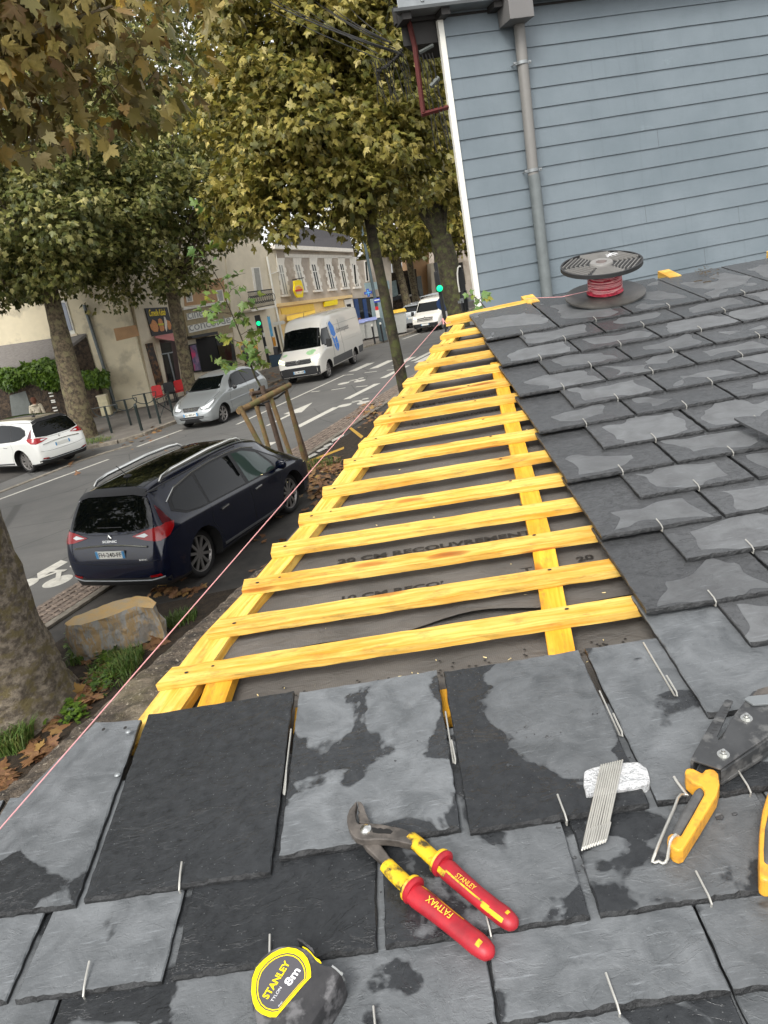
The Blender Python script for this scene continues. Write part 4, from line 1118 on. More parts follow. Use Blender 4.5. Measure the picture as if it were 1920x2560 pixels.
ri = [(75, 660), (140, 575), (230, 480), (340, 400), (460, 345), (590, 318), (720, 340), (820, 400), (895, 495), (940, 600), (955, 700), (948, 800), (830, 920), (600, 1190), (420, 1415), (300, 1430), (170, 1390), (80, 1310), (20, 1190), (-5, 1040), (10, 840)]
def ring(mb, A, B, h):
    PA = [rw(*ras(*tp(*p), h), h) for p in A]; PB = [rw(*ras(*tp(*p), h), h) for p in B]; n = len(PA)
    mb.add(PA + PB, [(i, (i + 1) % n, n + (i + 1) % n, n + i) for i in range(n)])
cen = (480, 900)
sc = lambda L, k: [(cen[0] + (p[0] - cen[0]) * k, cen[1] + (p[1] - cen[1]) * k) for p in L]
g = MB(); rpoly(g, tp, sc(ro, .99), HT - .002, HT + .0004); g.build('label', plain('slate grey label', lin(84, 82, 86), .5, var=.06), bd)
g = MB(); ring(g, ro, ri, HT + .0008); ring(g, sc(ri, .955), sc(ri, .915), HT + .0008)
roof_text(g, 'STANLEY', tp(222, 1200), tp(655, 505), HT + .0008, .19, .03)
g.build('print_yellow', M['tape_yellow'], bd)
g = MB(); roof_text(g, 'TYLON', tp(318, 1248), tp(490, 975), HT + .0008, .2, .0); roof_text(g, '8m', tp(640, 955), tp(850, 650), HT + .0008, .5, .03); roof_text(g, '30-657', tp(430, 1335), tp(508, 1245), HT + .0008, .25, .02)
g.build('print_white', M['white_ink'], bd)
g = MB(); q = [rw(*ras(*tp(*p), .05), .05) for p in ((1440, 572), (1530, 640), (1605, 712))]; g.tube(q, .0016, 5); g.tube([q[2], rw(*ras(*tp(1590, 760), .045), .045), rw(*ras(*tp(1630, 800), .04), .038), rw(*ras(*tp(1650, 800), .03), .024)], .0022, 5)
g.build('tape_hook', M['chrome'], bd)
g = MB(); q = [rw(*ras(*tp(*p), .0545), .0545) for p in ((880, 205), (960, 250), (1030, 320), (1090, 400), (1140, 455), (1180, 480), (1230, 515))]; g.tube(q, [.0006, .0008, .0009, .001, .0018, .002, .0004], 6); g.build('lock_trim', M['tape_yellow'], bd)
g = MB()
for k in range(6):
    x, y = 870 + k * 45, 165 + k * 38 + (k - 2) ** 2 * 2; g.box((0, 0, 0), (.0075, .0022, .018), RM @ Matrix.Translation((*ras(*tp(x, y), .04), .040)) @ Matrix.Rotation(-.5 - k * .12, 4, 'Z'))
g.build('lock_button', M['tape_black'], bd, bevel=.0006)
# slate cutter
ct = thing('slate_cutter', 'slate cutter with black steel plates and amber handles lying at the right edge', 'slate cutter', rw(.28, .66, .02))
HC = .050
pl_ = [(1140, 798), (1255, 590), (1370, 402), (1388, 395), (1425, 406), (1318, 645), (1328, 668), (1352, 655), (1416, 520), (1480, 440), (1558, 343), (1700, 300), (1900, 250), (1980, 560), (1820, 560), (1659, 645), (1500, 750), (1342, 862)]
g = MB(); rpoly(g, f6, pl_, HC - .003, HC); bp = g.build('plate', M['blacksteel'], ct, bevel=.0006)
pl2 = [(1150, 812), (1250, 640), (1400, 470), (1480, 450), (1560, 360), (1900, 270), (1960, 560), (1659, 660), (1340, 860)]
P = [ras(*f6(*p), HC) for p in pl2]
g = MB(); g.prism([(p[0] + .002, p[1] - .003) for p in P], .026, .030, RM); g.build('plate', M['blacksteel'], ct)
g = MB(); P = [ras(*f6(*p), HC) for p in ((1140, 800), (1255, 592), (1275, 600), (1160, 806))]; g.prism(P, .026, HC - .0029, RM); P = [ras(*f6(*p), HC) for p in ((1345, 858), (1659, 642), (1820, 558), (1830, 575), (1660, 660), (1348, 872))]; g.prism(P, .03, HC - .0032, RM); g.build('side_flange', M['blacksteel'], ct)
g = MB()
for k in range(10):
    x, y = 1270 + k * 11.5, 620 - k * 19; q0 = rw(*ras(*f6(x, y), HC + .0004), HC + .0004); q1 = rw(*ras(*f6(x + 26 + (14 if k % 2 else 0), y + 5), HC + .0004), HC + .0004); d = (q1 - q0).cross(EN).normalized() * .0003
    g.add([q0 - d, q1 - d, q1 + d, q0 + d], [(0, 1, 2, 3)])
g.build('graduation', M['ink'], bp)
for p in ((1360, 770), (1515, 528)):
    a, s = ras(*f6(*p), HC); Mb_ = RM @ Matrix.Translation((a, s, HC))
    g = MB(); g.lathe([(.0001, .0016), (.0070, .0016), (.0072, 0)], 24, Mb_); g.lathe([(.0001, .006), (.0043, .0056), (.0046, .0016)], 6, Mb_); g.lathe([(.0001, .0085), (.0022, .0082), (.0025, .006)], 12, Mb_)
    g.build('bolt', M['chrome'], bp, smooth=True, angle=30)
g = MB(); rpoly(g, f6, [(1500, 392), (1530, 374), (1659, 362), (1850, 340), (1850, 405), (1659, 425), (1560, 432)], HC + .001, HC + .004); g.build('blade', M['zinc'], ct, bevel=.0005)
g = MB(); rpoly(g, f6, [(1555, 372), (1590, 330), (1659, 310), (1850, 260), (1850, 340), (1659, 362)], HC + .0002, HC + .003); g.build('blade_holder', M['steel_dark'], ct)
ha = [(1103, 880), (1108, 862), (1130, 853), (1160, 858), (1218, 888), (1240, 864), (1268, 858), (1300, 862), (1326, 890), (1336, 960), (1318, 1035), (1200, 1230), (1092, 1400), (1062, 1412), (1020, 1395), (985, 1340), (988, 1310), (1010, 1290), (1050, 1292), (1075, 1308), (1140, 1195), (1232, 1030), (1232, 1000), (1210, 975), (1150, 950), (1112, 915)]
g = MB(); rpoly(g, f6, ha, .024, .046); hn = g.build('handle', M['orange_grip'], ct, bevel=.004)
g = MB(); rpoly(g, f6, [(1205, 975), (1232, 1000), (1232, 1030), (1140, 1195), (1072, 1308), (1012, 1288), (1062, 1185), (1120, 1080), (1170, 1000)], .022, .043); g.build('grip_pad', M['grey_grip'], hn, bevel=.004)
hb = [(1700, 930), (1655, 1025), (1622, 1130), (1602, 1270), (1598, 1420), (1600, 1588), (1640, 1614), (1760, 1610), (1860, 1500), (1860, 930)]
g = MB(); rpoly(g, f6, hb, .020, .046); hn2 = g.build('handle', M['orange_grip'], ct, bevel=.004)
g = MB(); rpoly(g, f6, [(1690, 1100), (1655, 1170), (1636, 1260), (1628, 1400), (1630, 1480), (1655, 1500), (1740, 1500), (1800, 1300), (1780, 1080)], .022, .0475); g.build('grip_pad', M['grey_grip'], hn2, bevel=.003)
wz = [(1030, 915, .03), (1052, 950, .03), (1098, 1012, .026), (1120, 1040, .026), (1098, 1036, .026), (1075, 1035, .03), (1056, 1058, .032), (1030, 1130, .034), (985, 1230, .034), (930, 1360, .032), (890, 1465, .026), (884, 1485, .024), (900, 1488, .024), (928, 1480, .024), (955, 1494, .024), (975, 1486, .026), (988, 1460, .03), (996, 1400, .04), (1005, 1345, .048), (1022, 1318, .052), (1042, 1304, .052), (1056, 1310, .047)]
g = MB(); g.tube([rp(f6(x, y), h) for x, y, h in wz], .0017, 8); g.build('locking_wire', M['steel'], hn, smooth=True)
# polystyrene block and the bundle of hooks
g = MB(); rs = random.Random(4)
fp = [(428, 872), (480, 850), (540, 836), (620, 822), (690, 815), (740, 812), (795, 810), (830, 842), (850, 848), (862, 890), (872, 935), (848, 958), (780, 975), (690, 992), (620, 1000), (560, 1008), (500, 1020), (440, 1034), (432, 980), (424, 955)]
rpoly(g, f6, fp, .012, .030)
fo = g.build('foam_block', M['foam'], bevel=.003); tag(fo, 'small white polystyrene block lying on the slates under the hooks', 'foam block')
for k in range(10):
    x0, y0 = 545 + k * 15.6, 835 - k * 3.6; x1, y1 = 416 + k * 17.0, 1404 - k * 6.0
    hx = lambda t_: (x0 + (x1 - x0) * t_, y0 + (y1 - y0) * t_)
    jx = rs.uniform(-2, 2)
    pts = [rp(f6(hx(0)[0], hx(0)[1]), .0345), rp(f6(*hx(.3)), .034), rp(f6(hx(.7)[0] + jx, hx(.7)[1]), .0285), rp(f6(hx(.97)[0] + jx, hx(.97)[1]), .0255), rp(f6(hx(1)[0] + jx, hx(1)[1]), .0272), rp(f6(hx(.97)[0] + jx + 6, hx(.97)[1]), .0295), rp(f6(hx(.76)[0] + jx + 9, hx(.76)[1]), .0305)]
    g = MB(); g.tube(pts, .0011, 7)
    tag(g.build('slate_hook', M['steel'], smooth=True), 'silver wire slate hook in the tight bundle lying across the white foam block', 'slate hook', 'bundle of slate hooks')
# loose slate at the right edge
k3 = crop(1280, 600, 2.592)
ls = [(1440, 1150), (1500, 1140), (1600, 1138), (1800, 1132), (1900, 1330), (1659, 1262), (1600, 1235), (1500, 1185)]
P = [ras(*k3(*p), .05) for p in ls]
g = MB(); g.prism(P, .044, .049, RM)
lo = g.build('loose_slate', M['slate_wet'])
ul = lo.data.uv_layers.new(name='UVMap')
for l_ in lo.data.loops: c_ = lo.data.vertices[l_.vertex_index].co; ul.data[l_.index].uv = ((c_.x * 3) % 1, (c_.y * 3) % 1)
tag(lo, 'pointed grey offcut of slate lying loose at the right edge of the picture', 'slate offcut')
# crumbs of slate
g = MB(); rs = random.Random(11)
def crumb(a, s, r, h):
    n = rs.randint(3, 6); q = rs.uniform(0, 6); el = rs.uniform(.3, 1)
    vs = [(a + r * cos(q + 2 * pi * k / n) * rs.uniform(.7, 1.1), s + r * el * sin(q + 2 * pi * k / n)) for k in range(n)]
    g.prism(vs, h - .001, h + rs.uniform(.0006, .002), RM)
for k in range(420):
    a = rs.uniform(-.35, .36) if k % 3 else rs.gauss(.1, .1); s = rs.uniform(.40, .8); crumb(a, s, abs(rs.gauss(0, .0013)) + .0006, .0165 - .006 * rs.random())
for p, r in (((500, 870), .006), ((925, 1020), .005), ((925, 1395), .004), ((1250, 1470), .004)): crumb(*ras(*f5(*p), .018), r, .019)
for p, r in (((435, 1520), .006), ((1335, 1190), .006), ((700, 1520), .005), ((965, 1560), .004), ((1435, 1170), .004)): crumb(*ras(*f6(*p), .018), r, .019)
for p, r in (((660, 520), .006), ((705, 505), .006)): crumb(*ras(*crop(1000, 2100, 1.803)(*p), .018), r, .019)
cr = g.build('slate_crumbs', M['slate_wet']); cr['kind'] = 'stuff'
ul = cr.data.uv_layers.new(name='UVMap')
g = MB()
for k in range(60):
    p = k3(rs.gauss(1260, 45), rs.gauss(205, 16)); a, s = ras(*p, .02); r = rs.uniform(.003, .008); q = rs.uniform(0, 3)
    g.add([rw(a - r * cos(q), s - r * sin(q), .018), rw(a + r * .3, s - r * .4, .02), rw(a + r * cos(q), s + r * sin(q), .019), rw(a - r * .2, s + r * .5, .021)], [(0, 1, 2, 3)])
for p in ((1205, 265), (1265, 270), (290, 1228)):
    a, s = ras(*k3(*p), .02); g.box((a, s, .02), (.03, .004, .003), RM)
cr = g.build('dry_leaf_crumbs', M['twig']); cr['kind'] = 'stuff'
# ------------------------------------------------------------------ trees and plants
def leaf_cloud(name, C, T, N, S, mat, parent, curl=.26, simple=False):
    n = len(C); L0 = LEAF1 if simple else LEAF2; nl = len(L0); LV = np.concatenate([L0, [[0, .30]]])
    T = T / np.linalg.norm(T, axis=1, keepdims=True)
    N = N - T * np.sum(N * T, 1, keepdims=True); N /= np.linalg.norm(N, axis=1, keepdims=True)
    X = np.cross(T, N)
    rg = np.random.default_rng(n)
    a = LV[:, 0][None, :, None] * rg.uniform(.6, 1.05, (n, 1, 1)) + rg.normal(size=(n, len(LV), 1)) * .025; b = LV[:, 1][None, :, None] + rg.normal(size=(n, len(LV), 1)) * .025
    cv = rg.uniform(-.3, 2.2, (n, 1, 1)) * curl
    bend = np.abs(a) * cv + b * b * cv * rg.uniform(-.4, 1.6, (n, 1, 1))
    P = C[:, None, :] + (X[:, None, :] * a + T[:, None, :] * b - N[:, None, :] * bend) * S[:, None, None]
    off = np.array(OFF.get(parent.name, (0, 0, 0))) if parent else 0
    P = (P - off).reshape(-1, 3)
    k = nl + 1
    base = (np.arange(n) * k)[:, None]
    tri = np.array([[i, (i + 1) % nl, nl] for i in range(nl)]).reshape(-1)
    idx = (base + tri[None, :]).reshape(-1)
    me = bpy.data.meshes.new(name)
    me.vertices.add(len(P)); me.vertices.foreach_set('co', P.reshape(-1).astype(np.float32))
    me.loops.add(len(idx)); me.loops.foreach_set('vertex_index', idx.astype(np.int32))
    nf = len(idx) // 3
    me.polygons.add(nf); me.polygons.foreach_set('loop_start', (np.arange(nf) * 3).astype(np.int32))
    me.update(calc_edges=True); me.validate()
    me.materials.append(mat)
    o = bpy.data.objects.new(name, me); COL.objects.link(o)
    if parent: o.parent = parent; OFF[o.name] = OFF.get(parent.name, V((0, 0, 0)))
    return o
def crown(name, mat, parent, blobs, ncl, per, size, crad, seed, shell=.5, zmin=-9, droop=.5, test=None):
    r = np.random.default_rng(seed)
    wts = np.array([b[1][0] * b[1][1] * b[1][2] for b in blobs]) ** (2 / 3); wts /= wts.sum()
    Cs, Os = [], []
    while len(Cs) < ncl:
        b = blobs[r.choice(len(blobs), p=wts)]
        d = r.normal(size=3); d /= np.linalg.norm(d); rr = shell + (1 - shell) * r.random() ** .7
        p = np.array(b[0]) + d * np.array(b[1]) * rr
        if p[2] < zmin: continue
        if test is not None and not test(p): continue
        Cs.append(p); Os.append(d)
    Cs = np.array(Cs); Os = np.array(Os)
    m = ncl * per
    ci = np.repeat(np.arange(ncl), per)
    d = r.normal(size=(m, 3)); d /= np.linalg.norm(d, axis=1, keepdims=True)
    cr_ = crad * r.uniform(.55, 1.25, ncl)[ci]
    P = Cs[ci] + d * (cr_ * r.random(m) ** .45)[:, None] * np.array([1.15, 1.15, .75])
    keep = P[:, 2] > zmin - .3
    if test is not None: keep &= np.array([test(p) for p in P])
    P = P[keep]; d = d[keep]; ci = ci[keep]; m = len(P)
    up = np.array([0, 0, 1.])
    N = up * r.uniform(.2, 1.0, (m, 1)) + Os[ci] * .55 + d * .35 + r.normal(size=(m, 3)) * .38
    T = d * .6 + Os[ci] * .4 - up * droop + r.normal(size=(m, 3)) * .5
    S = size * r.uniform(.5, 1.3, m)
    leaf_cloud(name, P, T, N, S, mat, parent, .34, size > .35)
    return Cs
def trunk(name, pts, rad, mat, parent, n=18, bump=.04, seed=0):
    rs = random.Random(seed)
    # resample
    P, Rr = [], []
    for i in range(len(pts) - 1):
        for j in range(7):
            t_ = j / 7; P.append(V(pts[i]).lerp(V(pts[i + 1]), t_)); Rr.append(rad[i] + (rad[i + 1] - rad[i]) * t_)
    P.append(V(pts[-1])); Rr.append(rad[-1])
    g = MB(); g.tube(P, Rr, n, up=(0, 1, 0))
    if bump:
        for i in range(len(g.v)):
            k = i // n; c = P[min(k, len(P) - 1)]; v = V(g.v[i]); d = v - c
            g.v[i] = tuple(c + d * (1 + bump * (sin(i * 1.7 + k) * .4 + rs.uniform(-1, 1))))
    return g.build(name, mat, parent, smooth=True, angle=180)
def limbs(parent, base, targets, r0, mat, seed=0):
    rs = random.Random(seed); g = MB()
    for t_ in targets:
        t_ = V(t_); mid = V(base).lerp(t_, .5) + V((rs.uniform(-.3, .3), rs.uniform(-.3, .3), rs.uniform(0, .5)))
        g.tube([base, V(base).lerp(mid, .6), mid, mid.lerp(t_, .6), t_], [r0, r0 * .75, r0 * .5, r0 * .3, r0 * .08], 7)
    return g.build('limb', mat, parent, smooth=True)

# --- the big near plane tree on the left
t0 = gnd(*c5(200, 1560)); tb0 = V((-4.86, 8.05, 0))
tn_ = thing('plane_tree', 'big plane tree with thick trunk at the left edge, brownish leaves hanging overhead', 'tree', tb0, 'plane trees along the street')
er = gnd(*c5(560, 1400)); rb = (er - tb0).length * .86
trunk('trunk', [tb0 + V((-.02, 0, -.05)), tb0 + V((0, 0, .25)), tb0 + V((.0, 0, .8)), tb0 + V((-.02, .02, 2.0)), tb0 + V((-.02, .05, 3.6)), tb0 + V((.05, .1, 5.6))], [rb * 1.12, rb * .96, rb * .88, rb * .83, rb * .78, rb * .62], M['bark_near'], tn_, 40, .03, 3)
def keep0(p):
    d = V(p) - CAM; z_ = d.dot(FW)
    if z_ < .6: return p[0] < -2.6
    x = 960 + CF * d.dot(CR) / z_; y = 1280 - CF * d.dot(CU) / z_
    if x < -80 or y < -80: return p[0] < -1.2
    if z_ < 3.0: return False
    lim = 395 if x < 330 else 395 - (x - 330) * .05 if x < 480 else 385 - (x - 480) * 1.9
    if x > 610: return False
    return y < lim + 18 * sin(x / 37.) + 14 * sin(x / 11.)
Cs = crown('crown', M['leaf_near'], tn_, [((-2.7, 6.4, 6.7), (2.7, 2.0, 1.7)), ((-4.6, 7.6, 7.0), (2.6, 2.2, 1.8)), ((-1.6, 6.0, 6.6), (1.2, 1.0, 1.3)), ((-5.6, 4.6, 8.0), (3.2, 4.6, 2.6))], 1150, 24, .118, .48, 21, .3, 4.2, .75, keep0)
sel = [c for c in Cs if c[2] < 8.5][:26]
limbs(tn_, tb0 + V((.05, .1, 5.4)), sel, .09, M['bark'], 2)
g = MB(); rs = random.Random(8)
for c in Cs[::3]:
    c = V(c); q = [c]
    for j in range(4): q.append(q[-1] + V((rs.uniform(-.02, .16), rs.uniform(-.12, .04), rs.uniform(-.05, .1))))
    g.tube(q, [.004, .0035, .003, .0025, .002], 4)
g.build('twigs', M['twig'], tn_)
# --- left row
def tree(name, label, base, topz, r0, r1, blobs, ncl, per, size, crad, seed, mat, zmin, bark='bark', group='plane trees along the street', lean=(0, 0), nl=14, shell=.5):
    base = V(base); o = thing(name, label, 'tree', base, group)
    tp_ = base + V((lean[0], lean[1], topz))
    trunk('trunk', [base + V((0, 0, -.1)), base + V((lean[0] * .03, 0, .25)), base.lerp(tp_, .35), base.lerp(tp_, .7), tp_], [r0 * 1.25, r0, r0 * .9, r1 * 1.1, r1], M[bark], o, 18, .05, seed)
    Cs = crown('crown', mat, o, [((base.x + b[0][0], base.y + b[0][1], b[0][2]), b[1]) for b in blobs], ncl, per, size, crad, seed, shell, zmin, .45)
    rs = random.Random(seed); low = list(Cs); rs.shuffle(low)
    limbs(o, tp_ - V((0, 0, .3)), low[:nl], r1 * .42, M[bark], seed)
    return o
L1 = gnd(*c3(560, 1300)); L1t = aty(131, 743, L1.y)
L2t = aty(*b1(450, 230), 33.0); L2m = aty(*b1(600, 1100), 33.0); L2 = L2m + (L2m - L2t) * (L2m.z / (L2t.z - L2m.z))
tree('plane_tree', 'mottled plane tree with a straight trunk behind the white car across the road', L1, L1t.z + .8, .45, .28, [((0, 0, 8.6), (5.6, 5.2, 3.3)), ((-1.5, 0, 11.5), (4.5, 4.5, 3.0)), ((2.2, .5, 7.6), (3.6, 3.6, 2.2)), ((-4.5, -1, 6.9), (3.0, 3, 2.0)), ((0, 0, L1t.z + .9), (2.8, 2.6, 1.0))], 600, 62, .19, .78, 31, M['leaf_olive'], L1t.z + .15, lean=(L1t.x - L1.x, 0))
tree('plane_tree', 'plane tree with a slimmer mottled trunk between the burger shop and the cinema', L2, L2t.z + .8, .29, .24, [((0, 0, 9.0), (5.2, 5.0, 3.6)), ((1.5, 0, 12.5), (4.2, 4.2, 3.2)), ((-2.5, 0, 8.2), (3.8, 3.5, 2.6)), ((3.3, -1, 7.8), (2.6, 2.6, 2.0)), ((0, 0, L2t.z + .8), (2.6, 2.4, 1.0))], 470, 56, .20, .82, 32, M['leaf_olive'], L2t.z + .25, lean=(L2t.x - L2.x, 0))
# --- near row on the right
R3b = V((.82 + .05, 15.2, 0)); R3b = aty(*dd(880, 880), 15.2); R3t = aty(*dd(800, 500), 15.2); sl_ = (R3t - R3b) / max(.1, (R3t.z - R3b.z)); R3b = R3t - sl_ * R3t.z
tree('plane_tree', 'young plane tree with a slender dark trunk rising beside the yellow roof edge', R3b, R3t.z + .6, .125, .09, [((-.9, .3, 7.3), (2.2, 2.0, 2.3)), ((-.8, .6, 9.2), (2.4, 2.2, 2.2)), ((.2, .4, 6.3), (1.6, 1.4, 1.2)), ((-1.7, .2, 6.6), (1.3, 1.3, 1.3)), ((.9, .8, 7.8), (1.4, 1.5, 2.0)), ((-2.35, -.2, 5.75), (.8, .8, .55)), ((-1.5, -.4, 5.5), (.9, .8, .6)), ((-.5, -.4, 5.4), (.8, .7, .55))], 640, 52, .135, .5, 33, M['leaf_gold'], 4.85, 'bark_dark', lean=(R3t.x - R3b.x, 0), nl=18, shell=.3)
R4b = aty(*b3(1330, 840), 30.5); R4b.z = 0; R4t = aty(*b3(1180, 60), 30.5)
R4b.x = aty(*b3(1335, 860), 30.5).x + .25
tree('plane_tree', 'old plane tree with a massive trunk close to the corner of the blue house', R4b, R4t.z + .6, .42, .40, [((.2, 0, 9.2), (3.6, 4.2, 3.6)), ((-.8, 0, 12.5), (3.8, 4.2, 3.2)), ((-1.2, 0, 7.4), (2.4, 2.5, 1.8))], 460, 54, .21, .8, 34, M['leaf_gold'], 5.9, 'bark_dark', lean=(R4t.x - R4b.x, 0))
# --- farther trees
tree('plane_tree', 'distant yellowing plane tree over the far crossing, its trunk beside the white gable column', uv(58, -12.0), 5.0, .28, .22, [((-1, 0, 7.2), (4.2, 4.2, 3.2)), ((0, 0, 11), (4, 4, 3))], 260, 30, .42, 1.0, 41, M['leaf_gold'], 4.1, lean=(-.3, 0))
tree('plane_tree', 'distant plane tree behind the lamp pole at the far pavement', aty(*b3(745, 780), 58) * 1.0 - V((0, 0, aty(*b3(745, 780), 58).z)), 6, .32, .26, [((-1, 0, 7.6), (5, 4.5, 3.2)), ((-1, 0, 12), (4.5, 4, 3))], 300, 30, .42, 1.0, 42, M['leaf_gold'], 4.6, lean=(-.5, 0))
tree('plane_tree', 'broad distant plane tree closing the street behind the thin trunk', uv(62, -19.5), 5, .3, .25, [((0, 0, 7.8), (4.5, 4.5, 3.4)), ((1.5, 0, 13), (5.5, 5, 4))], 320, 30, .42, 1.0, 43, M['leaf_gold'], 4.6)
tree('plane_tree', 'tall distant plane tree behind the grey stone house, only its top foliage showing', uv(50, -29), 10, .4, .3, [((0, 0, 15), (7, 5, 4.5)), ((-4, 0, 18), (6, 5, 5))], 240, 26, .5, 1.0, 44, M['leaf_olive'], 9.8, shell=.25)
tree('plane_tree', 'tall distant plane tree in the middle of the skyline between the two nearest crowns', uv(66, -22), 10, .4, .3, [((0, 0, 17), (7, 5, 6)), ((3, 0, 23), (6, 5, 5))], 70, 20, .5, 1.1, 45, M['leaf_gold'], 9.5, shell=.25)
tree('plane_tree', 'tall distant plane tree rising behind the cream house at the left', uv(36, -34), 10, .4, .3, [((0, 0, 15), (7, 6, 5))], 170, 26, .5, 1.0, 46, M['leaf_olive'], 10.5)
tree('plane_tree', 'unseen plane tree of the far row, added left of the white car for reflections', V((-15.5, 9.5, 0)), 5.5, .4, .3, [((0, 0, 9), (5, 5, 3.4))], 200, 26, .42, 1.0, 47, M['leaf_olive'], 5.2)  # out-of-view tree, added so the dark blue car's windows have foliage to reflect
# ivy growing on the garden wall
# --- sapling with its stakes
SY = 17.4
sb = aty(*b9(775, 1540), SY); s1 = aty(*b9(560, 800), SY); dz = (s1 - sb) / (s1.z - sb.z); sbase = sb - dz * sb.z
sap = thing('plane_sapling', 'young sapling with sparse fresh green leaves tied inside the wooden stakes', 'tree', sbase)
path = [sbase, sb, s1] + [aty(*b9(x, y), SY) for x, y in ((430, 560), (370, 400), (300, 180))] + [aty(*b1(x, y), SY) for x, y in ((1130, 450), (1050, 270), (1000, 90))] + [aty(*dd(x, y), SY) for x, y in ((447, 560), (440, 480), (437, 455))]
g = MB(); g.tube(path, [.035, .03, .026, .024, .022, .018, .014, .012, .010, .008, .006, .004], 8); g.build('trunk', M['bark_dark'], sap, smooth=True)
rs = random.Random(12); g = MB(); tips = []
br = [(b1(1165, 560), b1(1260, 320)), (b1(1060, 320), b1(700, 140)), (b1(1200, 640), b1(1420, 560)), (b1(1250, 770), b1(1330, 830)), (b1(1300, 900), b1(1390, 640)), (b1(1320, 980), b1(1450, 850)), (b1(1340, 1010), b1(890, 950)), (b1(1330, 1000), b1(915, 915)), (b1(1240, 740), b1(940, 660)), (b1(1100, 400), b1(560, 300)), (b1(1130, 440), b1(1350, 230)), (b1(1030, 220), b1(1180, 60)), (dd(450, 590), dd(410, 530)), (dd(445, 540), dd(485, 510)), (dd(452, 620), dd(530, 590)), (b1(1090, 380), b1(830, 430)), (b1(1350, 1040), b1(1470, 950))]
for a_, b_ in br:
    A = aty(*a_, SY); B = aty(*b_, SY + rs.uniform(-.7, .7)); g.tube([A, A.lerp(B, .5) + V((0, 0, .05)), B], [.008, .006, .003], 5)
    for k in range(7): tips.append(A.lerp(B, rs.uniform(.3, 1.05)) + V((rs.uniform(-.12, .12), rs.uniform(-.12, .12), rs.uniform(-.12, .12))))
g.build('branches', M['twig'], sap)
for p in path[5:]:
    for k in range(5): tips.append(p + V((rs.uniform(-.22, .22), rs.uniform(-.25, .25), rs.uniform(-.15, .2))))
rn = np.random.default_rng(5); C = np.array([tuple(p) for p in tips]); m = len(C)
leaf_cloud('foliage', C, rn.normal(size=(m, 3)) * .7 + np.array([0, 0, -.5]), rn.normal(size=(m, 3)) * .5 + np.array([0, -.4, .8]), .20 * rn.uniform(.6, 1.2, m), M['leaf_green'], sap)
st_ = thing('tree_guard', 'weathered wooden stakes and round rail guarding the sapling in front of the dark blue car', 'tree guard', V((sbase.x, sbase.y, 0)))
def stake(p, q, Y, r, mat, ext=.0):
    A, B = aty(*b9(*p), Y), aty(*b9(*q), Y); d = (B - A) / (B.z - A.z); C_ = A - d * A.z
    g = MB(); g.tube([A - d * (-.0), A.lerp(C_, .5), C_], [r, r, r * 1.05], 10); return g.build('stake', M[mat], st_, smooth=True, angle=50)
stake((215, 975), (460, 1430), 16.1, .052, 'stake'); stake((640, 830), (890, 1560), 16.8, .05, 'stake'); stake((850, 735), (1150, 1870), 17.5, .05, 'stake')
stake((380, 735), (600, 1490), 17.7, .055, 'stake'); stake((525, 690), (780, 1560), 17.4, .06, 'stake_dark'); stake((822, 650), (850, 740), 18.4, .045, 'stake_dark')
g = MB(); g.tube([aty(*b9(195, 1045), 16.1), aty(*b9(640, 815), 16.8), aty(*b9(905, 680), 17.5)], [.066, .07, .06], 12); g.build('rail', M['stake'], st_, smooth=True, angle=50)
g = MB(); g.tube([aty(*b9(370, 800), 17.6), aty(*b9(600, 760), 18.0), aty(*b9(830, 690), 18.4)], .05, 10); g.build('rail', M['stake_dark'], st_, smooth=True, angle=50)
g = MB(); g.tube([aty(*b9(540, 930), 17.2), aty(*b9(640, 890), 16.85), aty(*b9(740, 850), 17.2), aty(*b9(840, 770), 17.45)], .022, 6); g.tube([aty(*b9(380, 890), 17.6), aty(*b9(470, 960), 16.6), aty(*b9(560, 960), 17.2)], .02, 6); g.build('strap', M['cable'], st_)
# --- boulder
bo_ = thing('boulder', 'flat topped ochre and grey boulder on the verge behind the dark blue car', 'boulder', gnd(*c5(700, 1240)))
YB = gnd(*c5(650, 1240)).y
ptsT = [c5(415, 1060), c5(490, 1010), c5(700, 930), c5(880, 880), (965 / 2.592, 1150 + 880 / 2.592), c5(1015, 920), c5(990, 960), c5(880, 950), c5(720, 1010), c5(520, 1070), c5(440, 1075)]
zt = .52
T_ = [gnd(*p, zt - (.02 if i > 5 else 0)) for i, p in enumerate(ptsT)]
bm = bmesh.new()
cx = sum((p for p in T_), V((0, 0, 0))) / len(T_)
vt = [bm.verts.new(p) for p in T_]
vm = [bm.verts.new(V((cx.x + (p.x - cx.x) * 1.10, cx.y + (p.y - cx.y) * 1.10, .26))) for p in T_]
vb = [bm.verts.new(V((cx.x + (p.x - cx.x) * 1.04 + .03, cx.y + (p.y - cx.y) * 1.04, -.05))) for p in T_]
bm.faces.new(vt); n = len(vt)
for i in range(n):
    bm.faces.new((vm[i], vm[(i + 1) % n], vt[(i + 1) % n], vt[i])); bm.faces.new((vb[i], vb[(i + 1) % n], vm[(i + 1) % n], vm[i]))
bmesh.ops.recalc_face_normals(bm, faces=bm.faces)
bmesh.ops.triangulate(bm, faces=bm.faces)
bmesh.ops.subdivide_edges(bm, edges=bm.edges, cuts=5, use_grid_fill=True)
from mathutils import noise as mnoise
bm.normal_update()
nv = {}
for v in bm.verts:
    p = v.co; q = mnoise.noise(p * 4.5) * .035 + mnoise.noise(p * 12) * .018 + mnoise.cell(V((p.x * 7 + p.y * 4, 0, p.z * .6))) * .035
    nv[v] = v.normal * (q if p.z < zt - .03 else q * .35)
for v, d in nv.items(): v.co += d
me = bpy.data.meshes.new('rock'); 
for v in bm.verts: v.co -= OFF[bo_.name]
